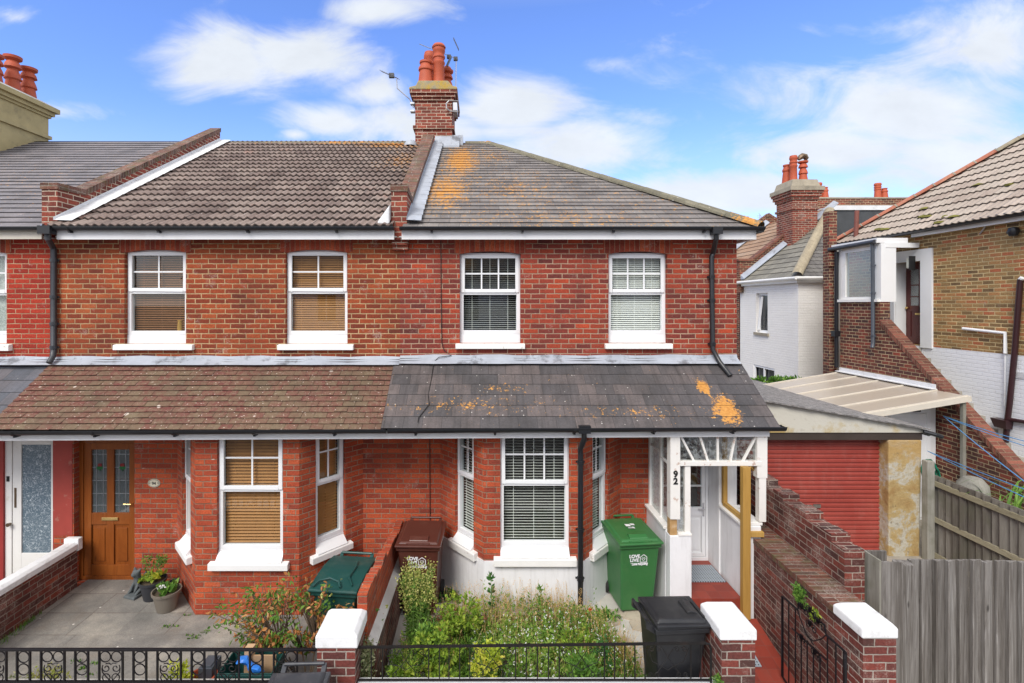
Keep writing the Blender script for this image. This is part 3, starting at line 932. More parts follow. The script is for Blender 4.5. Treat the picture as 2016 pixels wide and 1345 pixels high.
M['petalwhite'] = leaf_mat('white_petal', [(0, (.65, .65, .6)), (1, (.85, .85, .8))])
M['stem'] = plain('woody_stem', (.12, .085, .055), .8, .2)
M['stemgreen'] = plain('green_stem', (.12, .20, .05), .7, .2)
# ---------------------------------------------------------------- ground
F = 7.63
BAYY = 6.85
ux, uy = V((1, 0, 0)), V((0, 1, 0))

mb = MB()
# one ground sheet reaching the horizon, with the level dropped below the yards
mb.face([(-900, -900, -.42), (900, -900, -.42), (900, 900, -.42), (-900, 900, -.42)])
tag(mb.build('ground', M['mud']), kind='structure')
mb = MB(); mb.box(-60, 60, -4.2, 2.6, -.41, -.30, skip='d'); tag(mb.build('road', M['asphalt']), kind='structure')
mb = MB(); mb.box(-60, 60, 2.6, 4.72, -.41, -.17, skip='d'); mb.box(-60, 60, -6.4, -4.2, -.41, -.17, skip='d'); tag(mb.build('pavement', M['kerb']), kind='structure')
mb = MB()
mb.box(-12.5, -6.12, 4.98, 7.9, -.41, .0, skip='d')
mb.box(-5.97, -1.36, 4.98, 8.0, -.41, .0, skip='d')
tag(mb.build('patio_paving', M['paving']), kind='structure')
mb = MB()
mb.box(-1.10, 2.24, 4.98, 7.9, -.41, .03, skip='d')
tag(mb.build('front_garden_slabs', M['kerb']), kind='structure')
# sloping quarry tile path
mb = MB()
def patz(y): return .09 + (y - 6.6) * .23
mb.prismx([(6.62, -.4), (4.7, -.4), (4.7, patz(4.7)), (6.62, patz(6.62))], 2.26, 3.60)
tag(mb.build('tiled_path', M['quarry']), kind='structure')
mb = MB()
mb.box(3.96, 14, 5.0, 30, -.41, -.05, skip='d')
tag(mb.build('side_yard', M['cement']), kind='structure')
# tilted soil bed
mb = MB()
pts = [(-1.02, 5.0), (1.95, 5.0), (1.75, 5.75), (1.62, 6.45), (1.30, 6.80), (.1, 6.80), (-.35, 6.75), (-.55, 6.2), (-1.0, 5.6)]
bx0 = MB()
n = len(pts); cen = V((.5, 5.9, .26))
for i in range(n):
    a, b = pts[i], pts[(i + 1) % n]
    A, B = V((a[0], a[1], .035)), V((b[0], b[1], .035))
    A2, B2 = A.lerp(cen, .3), B.lerp(cen, .3); A2.z = B2.z = .2
    mb.face([A, B, B2, A2]); mb.face([A2, B2, cen])
tag(mb.build('flower_bed_soil', M['soil'], smooth=True), kind='structure')


# ---------------------------------------------------------------- house pieces
def window(par, O, ud, inn, u0, u1, z0, z1, zs, cols, blind, d=.07, fw=.055, blmat=None, sillw=.09, sillmat=None, proj=.07, apron=.0, sillh=.07, slat=.032, tilt=25, wide=False, lower_bottom=None, blind_top=None, sash=True, room='dark', slope=False):
    T = (V(O), V(ud), V(inn))
    m1 = MB(T)
    zb = z0 + apron
    # outer frame
    m1.box(u0, u0 + fw, d, d + .07, zb, z1); m1.box(u1 - fw, u1, d, d + .07, zb, z1)
    m1.box(u0 + fw, u1 - fw, d, d + .07, z1 - fw * 1.15, z1); m1.box(u0 + fw, u1 - fw, d, d + .07, zb, zb + fw)
    m1.box(u0 + fw, u1 - fw, d, d + .07, zs - .035, zs + .035)
    if sash:   # opening light sits proud of the frame
        s = fw * .75
        m1.box(u0 + s * .5, u0 + fw + s * .45, d - .018, d - .001, zs, z1 - fw * .5); m1.box(u1 - fw - s * .45, u1 - s * .5, d - .018, d - .001, zs, z1 - fw * .5)
        m1.box(u0 + fw + s * .45, u1 - fw - s * .45, d - .018, d - .001, z1 - fw * 1.5, z1 - fw * .5)
        m1.box(u0 + fw + s * .45, u1 - fw - s * .45, d - .018, d - .001, zs, zs + fw * .95)
    w = m1.build('window', M['upvc'], par, bevel=.004)
    m2 = MB(T)
    a0, a1, b0, b1 = u0 + fw * 1.3, u1 - fw * 1.3, zs + fw * .9, z1 - fw * 1.4
    for k in range(1, cols):
        uc = a0 + (a1 - a0) * k / cols
        m2.box(uc - .011, uc + .011, d + .018, d + .028, b0, b1)
    zc = (b0 + b1) / 2
    m2.box(a0, a1, d + .016, d + .026, zc - .011, zc + .011)
    m2.build('glazing_bars', M['upvc'], w)
    m3 = MB(T)
    m3.face([(u0 + fw, d + .035, zb + fw), (u1 - fw, d + .035, zb + fw), (u1 - fw, d + .035, zs), (u0 + fw, d + .035, zs)])
    m3.face([(u0 + fw, d + .034, zs), (u1 - fw, d + .034, zs), (u1 - fw, d + .034, z1 - fw), (u0 + fw, d + .034, z1 - fw)])
    m3.build('pane', M['glass'], w)
    # blind
    if blind:
        m4 = MB(T)
        zz = z1 - fw * 1.2
        sw = slat * 1.05
        t = R(tilt)
        k = 0
        while zz > zb + fw:
            uu0, uu1 = u0 + fw, u1 - fw
            dd = d + .095
            c_, s_ = math.cos(t) * sw * .5, math.sin(t) * sw * .5
            jz = random.uniform(-.0012, .0012)
            m4.face([(uu0, dd - s_, zz - c_ + jz), (uu1, dd - s_, zz - c_ - jz), (uu1, dd + s_, zz + c_ - jz), (uu0, dd + s_, zz + c_ + jz)])
            zz -= slat
        for uc in (u0 + (u1 - u0) * .2, u0 + (u1 - u0) * .5, u0 + (u1 - u0) * .8)[(0 if not wide else 1)::(1 if not wide else 5)]:
            m4.box(uc - .004, uc + .004, d + .095, d + .099, zb + fw, z1 - fw)
        m4.build('blind', blmat, w)
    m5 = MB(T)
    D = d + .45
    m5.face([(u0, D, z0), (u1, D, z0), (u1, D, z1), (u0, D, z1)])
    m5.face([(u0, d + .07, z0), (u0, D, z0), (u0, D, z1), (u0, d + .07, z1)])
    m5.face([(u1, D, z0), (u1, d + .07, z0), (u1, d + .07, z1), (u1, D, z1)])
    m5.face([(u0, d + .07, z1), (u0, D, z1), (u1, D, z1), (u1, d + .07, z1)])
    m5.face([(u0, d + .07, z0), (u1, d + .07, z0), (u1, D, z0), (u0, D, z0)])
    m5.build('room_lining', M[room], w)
    # sill
    m6 = MB(T)
    if apron and not slope:
        m6.prismx([(d + .10, z0), (d - .012, z0), (d - .004, z0 + apron - .002), (d + .10, z0 + apron - .002)], u0 + .002, u1 - .002)
    elif apron:
        m6.prismx([(d + .10, z0 + .001), (-proj + .015, z0 - .006), (-proj + .015, z0 + .004), (d - .006, z0 + apron * .80), (d - .006, z0 + apron - .002), (d + .10, z0 + apron - .002)], u0 + .002, u1 - .002)
    m6.build('sill_board', M['upvc'], w) if apron else None
    m7 = MB(T)
    m7.prismx([(d + .02, z0 - sillh - .005), (-proj, z0 - sillh - .005), (-proj, z0 - .022), (-proj + .01, z0 - .012), (d + .02, z0 + .004)], u0 - sillw, u1 + sillw)
    m7.build('sill', sillmat, w, bevel=.006)
    return w


def arch(par, O, ud, inn, u0, u1, zt, rise=.045, h=.20, over=.08, mat=None):
    T = (V(O), V(ud), V(inn))
    m = MB(T)
    N = 14
    L = u1 - u0
    for k in range(N):
        ta, tb = k / N, (k + 1) / N
        za, zb_ = zt - rise * (2 * ta - 1) ** 2, zt - rise * (2 * tb - 1) ** 2
        ua, ub = u0 + L * ta, u0 + L * tb
        m.face([(ua, -.004, za), (ub, -.004, zb_), (ub, -.004, zt + h), (ua, -.004, zt + h)])
        m.face([(ua, .068, za), (ub, .068, zb_), (ub, -.004, zb_), (ua, -.004, za)])
    for (a, b) in ((u0 - over, u0), (u1, u1 + over)):
        m.face([(a, -.004, zt - rise + (.02 if a == u0 - over else 0)), (b, -.004, zt - rise + (.02 if b == u1 + over else 0)), (b, -.004, zt + h), (a, -.004, zt + h)])
    return m.build('window_arch', mat, par)


def gutter(par, x0, z0_, x1, z1_, y, r=.055, wallz=None, brk=1.0, name='gutter'):
    m = MB()
    N = 10
    for k in range(N):
        a, b = math.pi + math.pi * k / N, math.pi + math.pi * (k + 1) / N
        for rr in (r, r - .006):
            m.face([(x0, y + rr * math.cos(a), z0_ + rr * math.sin(a)), (x1, y + rr * math.cos(a), z1_ + rr * math.sin(a)),
                    (x1, y + rr * math.cos(b), z1_ + rr * math.sin(b)), (x0, y + rr * math.cos(b), z0_ + rr * math.sin(b))])
    m.bar((x0, y - r, z0_ + .002), (x1, y - r, z1_ + .002), .012, .012)
    m.bar((x0, y + r, z0_ + .002), (x1, y + r, z1_ + .002), .012, .012)
    for xx, zz in ((x0, z0_), (x1, z1_)):
        m.face([(xx, y - r, zz), (xx, y + r, zz), (xx, y + r * .7, zz - r * .7), (xx, y, zz - r), (xx, y - r * .7, zz - r * .7)])
    o = m.build(name, M['black'], par)
    nb = max(2, int(abs(x1 - x0) / brk))
    m = MB()
    for k in range(nb):
        t = (k + .35) / nb
        xx, zz = x0 + (x1 - x0) * t, z0_ + (z1_ - z0_) * t
        for j in range(8):
            a, b = math.pi * 1.0 + math.pi * j / 8, math.pi + math.pi * (j + 1) / 8
            q = r + .009
            m.face([(xx - .018, y + q * math.cos(a), zz + q * math.sin(a)), (xx + .018, y + q * math.cos(a), zz + q * math.sin(a)),
                    (xx + .018, y + q * math.cos(b), zz + q * math.sin(b)), (xx - .018, y + q * math.cos(b), zz + q * math.sin(b))])
        m.box(xx - .014, xx + .014, y - r * .2, y + r + .03, zz - r - .03, zz - r)
    m.build('gutter_bracket', M['black'], o)
    return o


def pipe(par, pts, r=.034, mat=None, clips=(), name='downpipe', cy=None):
    m = MB()
    m.tube(pts, r, 10)
    for z in clips:
        p = min(pts, key=lambda q: abs(q[2] - z))
        pp = None
        for a, b in zip(pts, pts[1:]):
            if min(a[2], b[2]) <= z <= max(a[2], b[2]) and abs(a[2] - b[2]) > .05:
                t = (z - a[2]) / (b[2] - a[2]); pp = V(a).lerp(V(b), t)
        if pp is None: continue
        m.tube([pp - V((0, 0, .025)), pp + V((0, 0, .025))], r + .009, 10)
        m.box(pp.x - .06, pp.x + .06, pp.y + r * .6, pp.y + r * .6 + .012, z - .012, z + .012)
    return m.build(name, mat or M['black'], par, smooth=True)


# roof slopes of the terrace
EY, EZ, RY, RZ = 7.33, 5.29, 12.15, 8.03
SL = math.hypot(RY - EY, RZ - EZ)
SD = V((0, (RY - EY) / SL, (RZ - EZ) / SL))
SN = V((0, -SD.z, SD.y))
LL_Y, LL_Z = 6.56, 2.60
LSD = V((0, .811, .585)).normalized()
LLEN = 1.30

# ---------------------------------------------------------------- middle house (94)
h94 = thing('terraced_house', 'middle red brick terraced house with grey brown wavy roof tiles and oak coloured front door', 'house', (-3.8, F, 0), group='houses of the brick terrace')
XA, XB, XC = -6.40, -1.20, 3.855
w94 = [(245, 366), (562, 684)]
mb = MB()
holes = [(X(a, F) - XA, X(b, F) - XA, 3.597, 5.009) for a, b in w94]
wallpanel(mb, (XA, F, 0), ux, uy, XB - XA, 3.0, 5.28, holes, .13)
mb.build('upper_wall', M['brick'], h94)
for i, (a, b) in enumerate(w94):
    w = window(h94, (0, F, 0), ux, uy, X(a, F), X(b, F), 3.597, 5.009, 4.385, 2, True, blmat=M['slatdark'] if i == 0 else M['slatblind'], sillmat=M['sill'], sillw=.13 if i == 0 else .10, apron=.135, slat=.034, tilt=36 if i else 50, sillh=.085)
    arch(h94, (0, F, 0), ux, uy, X(a, F), X(b, F), 5.012, mat=M['brickarch'])
# small ornament seen behind the left bedroom glass
tag(None or (lambda m: (m.lathe((-4.60, 7.79, 3.785), [(.0, 0), (.035, 0), (.038, .05), (.03, .14), (.034, .16), (0, .165)], 10), m.build('ornament', M['timber'], None, smooth=True))[1])(MB()), 'small orange ornament standing inside the leftmost complete bedroom window', 'ornament')
# fascia, soffit, gutter
mb = MB(); mb.box(-6.16, XB - .05, EY + .06, EY + .085, 5.135, 5.285); mb.build('fascia', M['fascia'], h94)
mb = MB(); mb.box(-6.2, XB - .02, EY + .086, F - .001, 5.17, 5.185); mb.build('soffit', M['soffit'], h94)
gutter(h94, -6.38, 5.30, XB - .04, 5.30, EY, .045, brk=1.15)
mb = MB()
roof(mb, (0, EY - .03, EZ), ux, SD, SL + .03, lambda v: -6.2, lambda v: -1.25, .29, .038, .030, .115, .0144, sharp=1.1)
mb.build('upper_roof', M['tile94'], h94, smooth=False)
mb = MB()
for k in range(12):
    x0 = -6.2 + k * .41
    rr = .105
    for j in range(8):
        a, b = math.pi * j / 8, math.pi * (j + 1) / 8
        mb.face([(x0, RY - rr * math.cos(a), RZ - .03 + rr * math.sin(a) * .8), (x0 + .405, RY - rr * math.cos(a), RZ - .03 + rr * math.sin(a) * .8),
                 (x0 + .405, RY - rr * math.cos(b), RZ - .03 + rr * math.sin(b) * .8), (x0, RY - rr * math.cos(b), RZ - .03 + rr * math.sin(b) * .8)])
mb.build('ridge_tiles', M['hip'], h94)
mb = MB(); mb.face([(-6.4, RY, RZ - .01), (XB, RY, RZ - .01), (XB, 16.9, 5.3), (-6.4, 16.9, 5.3)]); mb.build('rear_roof', M['slate96'], h94)
mb = MB(); mb.box(-6.4, XB, 16.7, 16.9, -.4, 5.3); mb.build('rear_wall', M['brick'], h94)
# ground floor wall with door recess and bay
mb = MB()
bl, br, bfl, bfr = -4.55, -1.755, -3.84, -2.44
wallpanel(mb, (XA, F, 0), ux, uy, XB - XA, -.3, 3.0, [(-6.10 - XA, -5.19 - XA, -.01, 2.25), (bl - XA, br - XA, -.3, 2.62)], .14)
mb.build('ground_floor_wall', M['brickg'], h94)
mb = MB(); mb.box(-6.412, -6.12, F - .006, F - .002, .72, 2.6); mb.build('painted_strip', plain('brick_red_masonry_paint', (.32, .045, .032), .7, .15, dirt=(.4, .25, .18), dirt_amt=.4, dirt_th=(.6, .66), dscale=7), h94)


def bay(par, bl, br, bfl, bfr, mat, zlow, plinth, front, cantt, cols, blmat, sillmat, apron, fz, slat, tilt, s_z, sillh, fw=.055):
    """canted bay: walls as one part, three windows"""
    m = MB()
    L0 = V((bl, F, 0)); L1 = V((bfl, BAYY, 0)); R1 = V((bfr, BAYY, 0)); R0 = V((br, F, 0))
    lu = (L1 - L0).normalized(); li = V((-lu.y, lu.x, 0)); LL = (L1 - L0).length
    if li.y < 0: li = -li
    ru = (R0 - R1).normalized(); ri = V((-ru.y, ru.x, 0)); RL = (R0 - R1).length
    if ri.y < 0: ri = -ri
    hz0, hz1 = fz[0], fz[1]
    fr = (front[0] - bfl, front[1] - bfl)
    t0, t1 = cantt
    wallpanel(m, L0, lu, li, LL, zlow, 2.75, [(LL * (1 - t1), LL * (1 - t0), hz0, hz1)], .11)
    wallpanel(m, L1, ux, uy, bfr - bfl, zlow, 2.75, [(fr[0], fr[1], hz0, hz1)], .11)
    wallpanel(m, R1, ru, ri, RL, zlow, 2.75, [(RL * t0, RL * t1, hz0, hz1)], .11)
    m.build('bay_wall', mat, par)
    if plinth:
        m = MB()
        e = .012
        pl = [L0 + V((-e, -e, 0)), L1 + V((-e * .6, -e, 0)), R1 + V((e * .6, -e, 0)), R0 + V((e, -e, 0))]
        for a, b in zip(pl, pl[1:]):
            m.face([a + V((0, 0, -.1)), b + V((0, 0, -.1)), b + V((0, 0, plinth)), a + V((0, 0, plinth))])
            n_ = (b - a).normalized(); n_ = V((-n_.y, n_.x, 0)) * .03
            if n_.y < 0: n_ = -n_
            m.face([a + V((0, 0, plinth)), b + V((0, 0, plinth)), b + n_ + V((0, 0, plinth)), a + n_ + V((0, 0, plinth))])
        m.build('bay_plinth', M['render'], par)
    kw = dict(blmat=blmat, sillmat=sillmat, apron=apron, slat=slat, tilt=tilt, d=.05, fw=fw, sillh=sillh, proj=.075, slope=True)
    window(par, L1, ux, uy, fr[0], fr[1], hz0, hz1, s_z, cols, True, sillw=.09, **kw)
    window(par, L0, lu, li, LL * (1 - t1), LL * (1 - t0), hz0, hz1, s_z, 2, True, sillw=.09, **kw)
    window(par, R1, ru, ri, RL * t0, RL * t1, hz0, hz1, s_z, 2, True, sillw=.09, **kw)


bay(h94, bl, br, bfl, bfr, M['brickg'], -.02, 0, (X(427, BAYY), X(557, BAYY)), (.24, .70), 2, M['slatblind'], M['sill'], .13, (.735, 2.55), .043, 48, 1.68, .10)
# oak door
dr = MB()
DY = F + .10
D0, D1 = -6.11, -5.16
T0 = (V((0, DY, 0)), ux, uy)
dr.T = T0
dr.box(D0, D0 + .07, 0, .06, 0, 2.3); dr.box(D1 - .07, D1, 0, .06, 0, 2.3); dr.box(D0 + .07, D1 - .07, 0, .06, 0, .055); dr.box(D0 + .07, D1 - .07, 0, .06, 2.08, 2.13)
fo = dr.build('door_frame', M['oak'], h94, bevel=.004)
dr = MB(T0)
a, b = D0 + .075, D1 - .075
mid = (a + b) / 2
zb, zl, zt = .06, .92, 2.075
for (p, q, r_, s) in ((a, a + .11, zb, zt), (b - .11, b, zb, zt), (mid - .055, mid + .055, zb + .16, zt - .10), (a + .11, b - .11, zb, zb + .16), (a + .11, b - .11, zt - .10, zt)):
    dr.box(p, q, .012, .055, r_, s)
for (p, q) in ((a + .11, mid - .055), (mid + .055, b - .11)):
    dr.box(p, q, .014, .055, zl - .09, zl + .09)
    dr.box(p + .005, q - .005, .032, .05, zb + .16, zl - .09)
    dr.box(p + .035, q - .035, .020, .033, zb + .21, zl - .14)
do = dr.build('front_door', M['oak'], h94, bevel=.005)
m = MB(T0)
for (p, q) in ((a + .11, mid - .055), (mid + .055, b - .11)):
    m.face([(p, .036, zl + .09), (q, .036, zl + .09), (q, .036, zt - .10), (p, .036, zt - .10)])
m.build('door_glass', M['doorglass'], do)
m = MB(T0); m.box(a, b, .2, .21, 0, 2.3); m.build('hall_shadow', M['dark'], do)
m = MB(T0)
for (p, q) in ((a + .11, mid - .055), (mid + .055, b - .11)):
    for (fr_) in (.28, .72):
        uc = p + (q - p) * fr_
        m.box(uc - .0025, uc + .0025, .030, .0355, zl + .09, zt - .1)
    for zz in (1.12, 1.3, 1.5, 1.7, 1.9):
        m.box(p, q, .030, .0355, zz - .0025, zz + .0025)
m.build('lead_came', M['alu'], do)
for (p, q) in ((a + .11, mid - .055), (mid + .055, b - .11)):
    uc = (p + q) / 2
    m = MB(T0); m.box(uc - .0, uc + .0, .03, .03, 1, 1)
    m = MB(T0)
    def disc(m, cu_, cz, ru_, rz_, dd, n=12):
        m.face([(cu_ + ru_ * math.cos(2 * math.pi * k / n), dd, cz + rz_ * math.sin(2 * math.pi * k / n)) for k in range(n)])
    disc(m, uc, 1.735, .034, .026, .0275)
    m.build('glass_rose', plain('ruby_glass', (.22, .01, .015), .2), do)
    m = MB(T0)
    disc(m, uc - .026, 1.69, .026, .022, .0280); disc(m, uc + .026, 1.69, .026, .022, .0282); m.box(uc - .006, uc + .006, .027, .0285, 1.64, 1.72)
    m.build('glass_leaf', plain('green_glass', (.01, .13, .03), .2), do)
m = MB(T0); m.box(mid - .125, mid + .125, -.004, .012, zl - .02, zl + .025); m.build('letterbox', M['brass'], do, bevel=.004)
m = MB(T0); m.tube([(b - .05, 0, 1.16), (b - .05, -.04, 1.16), (b - .16, -.045, 1.165)], .009, 8); m.build('handle', M['brass'], do)
m = MB(T0); m.box(D0 + .07, D1 - .07, .03, .04, 2.13, 2.35); m.build('fanlight', M['glass'], h94)
# number plaque
m = MB((V((X(304, F), F - .012, Z(951, F))), ux, uy))
N = 28
m.face([(.092 * math.cos(2 * math.pi * k / N), 0, .062 * math.sin(2 * math.pi * k / N)) for k in range(N)])
for k in range(N):
    a1, a2 = 2 * math.pi * k / N, 2 * math.pi * (k + 1) / N
    m.face([(.092 * math.cos(a1), 0, .062 * math.sin(a1)), (.092 * math.cos(a1), .012, .062 * math.sin(a1)), (.092 * math.cos(a2), .012, .062 * math.sin(a2)), (.092 * math.cos(a2), 0, .062 * math.sin(a2))])
pq = m.build('number_plaque', M['cream'], h94)
m = MB((V((X(304, F), F - .0135, Z(951, F))), ux, uy))
for k in range(N):
    a1, a2 = 2 * math.pi * k / N, 2 * math.pi * (k + 1) / N
    m.face([(r_ * math.cos(aa), 0, r2 * math.sin(aa)) for r_, r2, aa in ((.080, .051, a1), (.085, .056, a1), (.085, .056, a2), (.080, .051, a2))])
for sx_ in (-1, 1):
    m.tube([(sx_ * .052, 0, 0), (sx_ * .06, 0, .012), (sx_ * .068, 0, 0), (sx_ * .06, 0, -.012)], .003, 5)
m.build('plaque_border', M['ink'], pq)
text_mesh('94', .062, (X(304, F), F - .0145, Z(951, F) - .022), (1, 0, 0), (0, 0, 1), (0, -1, 0), 'plaque_number', M['ink'], pq, .001, .001)

# lower roof of 94: individual plain tiles
mb = MB()
g_ = .1
lz94 = -.035
LO = V((0, LL_Y, LL_Z + lz94))
LN = V((0, -LSD.z, LSD.y))
for i in range(13):
    off = (.5 if i % 2 else 0) * .168
    xx = -6.40 - off
    while xx < -1.29:
        x0, x1 = max(xx, -6.40), min(xx + .163, -1.285)
        if x1 - x0 > .02:
            l0 = .018 + random.uniform(-.003, .004)
            tw = random.uniform(-.003, .003)
            v0, v1 = i * g_ + random.uniform(-.003, .003), (i + 1) * g_ + .01
            v1 = min(v1, LLEN)
            A = LO + ux * x0 + LSD * v0 + LN * (l0 + tw); B = LO + ux * x1 + LSD * v0 + LN * (l0 - tw)
            C = LO + ux * x1 + LSD * v1 + LN * .001; D = LO + ux * x0 + LSD * v1 + LN * .001
            r_ = random.random()
            if x0 < -6.1 or x1 > -1.5: r_ *= .35
            if i >= 11: r_ *= .5
            mb.face([A, B, C, D], a=r_)
            A2, B2 = A - LN * .007, B - LN * .007
            mb.face([A2, B2, B, A], a=r_)
            A3, B3 = A - LN * .02 + LSD * .004, B - LN * .02 + LSD * .004
            mb.face([A3, B3, B2 + LSD * .004, A2 + LSD * .004], mi=1, a=0)  # dark lower riser, shade under the tile put into the colour
            mb.face([A2, A, D], a=r_); mb.face([B2, C, B], a=r_)
        xx += .168
mb.build('verandah_roof', M['plaintile'], h94)
def lowtrim(par, x0, x1, dz0, dz1, gx0, gx1):
    m = MB()
    for (a, b) in ((x0, x1),):
        za, zb2 = 2.50 + dz0, 2.50 + dz1
        m.hexa([(a, 6.665, za - .045), (b, 6.665, zb2 - .045), (b, 6.69, zb2 - .045), (a, 6.69, za - .045), (a, 6.665, za + .07), (b, 6.665, zb2 + .07), (b, 6.69, zb2 + .07), (a, 6.69, za + .07)])
    m.build('verandah_fascia', M['fascia'], par)
    m = MB(); m.face([(x0, 6.69, 2.47 + dz0), (x1, 6.69, 2.47 + dz1), (x1, F + .02, 2.47 + dz1), (x0, F + .02, 2.47 + dz0)]); m.build('verandah_soffit', M['soffit'], par)
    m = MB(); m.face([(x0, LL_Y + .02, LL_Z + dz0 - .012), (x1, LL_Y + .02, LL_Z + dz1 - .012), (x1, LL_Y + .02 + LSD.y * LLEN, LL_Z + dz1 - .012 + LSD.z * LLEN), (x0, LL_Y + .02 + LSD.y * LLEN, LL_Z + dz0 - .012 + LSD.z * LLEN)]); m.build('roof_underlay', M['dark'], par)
    gutter(par, gx0, 2.605 + dz0, gx1, 2.605 + dz1, 6.59, .060, brk=1.0, name='verandah_gutter')
lowtrim(h94, -6.4, -1.2, -.055, -.028, -6.4, -1.215)
# lead flashing strips
def leadstrip(par, x0, x1, dz=0, mat='lead'):
    m = MB()
    n_ = max(3, int((x1 - x0) / .25))
    prof = [(F - .006, 3.43), (F - .02, 3.385), (F - .07, 3.355), (F - .14, 3.315)]
    for k in range(n_):
        a, b = x0 + (x1 - x0) * k / n_, x0 + (x1 - x0) * (k + 1) / n_
        ja, jb = .012 * math.sin(a * 7.1) + .006 * math.sin(a * 23), .012 * math.sin(b * 7.1) + .006 * math.sin(b * 23)
        for (p, q), (r_, s) in zip(prof, prof[1:]):
            m.face([(a, p, q + dz + ja * .7), (b, p, q + dz + jb * .7), (b, r_ - (jb if r_ == F - .14 else 0), s + dz), (a, r_ - (ja if r_ == F - .14 else 0), s + dz)])
    return m.build('lead_apron', M[mat], par, smooth=True)
leadstrip(h94, XA + .05, XB - .0, lz94 * .5)

# ---------------------------------------------------------------- right house (92)
h92 = thing('terraced_house', 'end of terrace red brick house numbered 92 with orange lichen on its hipped slate roof', 'house', (1.4, F, 0), group='houses of the brick terrace')
w92 = [(905, 1025), (1198, 1314)]
mb = MB()
holes = [(X(a, F) - XB, X(b, F) - XB, 3.61, 4.985) for a, b in w92]
wallpanel(mb, (XB, F, 0), ux, uy, XC - XB, 3.0, 5.28, holes, .15)
mb.build('upper_wall', M['brick92'], h92)
for i, (a, b) in enumerate(w92):
    window(h92, (0, F, 0), ux, uy, X(a, F), X(b, F), 3.61, 4.97, 4.37, 3, True, d=.085, blmat=M['whiteblind2'] if i == 0 else M['whiteblind'], sillmat=M['sillold'], sillw=.06, apron=.13, slat=.032, tilt=82 if i == 0 else 46, sillh=.08)
    arch(h92, (0, F, 0), ux, uy, X(a, F), X(b, F), 4.99, mat=M['brickarch'])
mb = MB(); mb.box(XB + .06, 4.02, EY + .06, EY + .085, 5.135, 5.285); mb.box(3.995, 4.02, EY + .0855, 16.9, 5.135, 5.285); mb.build('fascia', M['fascia'], h92)
mb = MB(); mb.box(XB + .02, 4.0, EY + .086, F - .001, 5.17, 5.185); mb.box(XC + .01, 3.99, F + .02, 16.9, 5.17, 5.185); mb.build('soffit', M['soffit'], h92)
gutter(h92, XB + .04, 5.30, 4.10, 5.30, EY, .045, brk=1.15)
m = MB(); m.tube([(4.06, EY, 5.27), (4.06, 16.9, 5.27)], .05, 8); m.build('side_gutter', M['black'], h92)
HX, HTX = 4.06, .18
mb = MB()
Lr = SL + .03
def hipx(v): return HX + (HTX - HX) * v / Lr
roof(mb, (0, EY - .03, EZ), ux, SD, Lr, lambda v: -1.12, hipx, .19, .014, jit=.003)
mb.build('upper_roof', M['slate92'], h92)
mb = MB()
A, B, C = V((HX, EY - .03, EZ)), V((HX, 16.97, EZ)), V((HTX, RY, RZ))
mb.face([A, B, C])
mb.face([(-1.12, RY, RZ - .01), (HTX, RY, RZ - .01), (HX, 16.97, EZ), (-1.12, 16.97, EZ)])
mb.build('rear_roof', M['slate92'], h92)
mb = MB()
def halfpipe(m, p, q, r, n=8, squash=.8):
    p, q = V(p), V(q)
    d = (q - p).normalized()
    s = d.cross(V((0, 0, 1))).normalized()
    u = s.cross(d)
    for j in range(n):
        a, b = math.pi * j / n, math.pi * (j + 1) / n
        fa = s * math.cos(a) * r + u * math.sin(a) * r * squash
        fb = s * math.cos(b) * r + u * math.sin(b) * r * squash
        m.face([p + fa, q + fa, q + fb, p + fb])
k = 13
hp, ht = V((HX - .02, EY - .02, EZ + .01)), V((HTX, RY, RZ - .02))
for i in range(k):
    halfpipe(mb, hp.lerp(ht, i / k), hp.lerp(ht, (i + .985) / k) + V((0, 0, .006)), .105)
halfpipe(mb, (HTX - .06, RY, RZ - .03), (-.35, RY, RZ - .03), .105)
mb.build('hip_tiles', M['hip'], h92)
mb = MB()
mb.T = None
mb.face([(XC, F, -.3), (XC, 16.9, -.3), (XC, 16.9, 5.3), (XC, F, 5.3)])
mb.box(XB, XC, 16.7, 16.9, -.4, 5.3)
mb.build('side_wall', M['brick92'], h92)
# downpipe from upper gutter
pxx = X(1405, F)
pipe(h92, [(X(1410, EY), EY, 5.25), (X(1410, EY), EY, 5.14), (X(1398, F) + .02, F - .06, 4.96), (X(1398, F), F - .05, 4.9), (X(1400, F), F - .05, 3.52), (X(1404, F) + .03, F - .14, 3.34), (X(1412, F) + .04, F - .32, 3.16)], .036, clips=(4.6, 4.25, 3.6))
m = MB(); m.box(X(1410, EY) - .07, X(1410, EY) + .07, EY - .062, EY + .05, 5.20, 5.295); m.build('gutter_outlet', M['black'], h92)
# cable down the wall
m = MB(); xc = X(868, F); m.tube([(xc, F - .012, 5.2), (xc + .004, F - .012, 4.4), (xc + .015, F - .012, 3.62), (xc + .05, F - .014, 3.5), (xc + .16, F - .02, 3.425), (xc - .03, F - .05, 3.40), (xc - .10, F - .10, 3.33), (xc - .11, F - .35, 3.12), (xc - .13, F - .6, 2.93), (xc - .10, F - .75, 2.84), (xc - .22, F - .95, 2.70), (xc - .22, 6.60, 2.66)], .006, 6); m.build('cable', M['cable'], h92)
m = MB(); m.tube([(X(846, F), F - .012, 2.6), (X(847, F), F - .012, .9)], .006, 6); m.build('cable', M['cable'], h92)
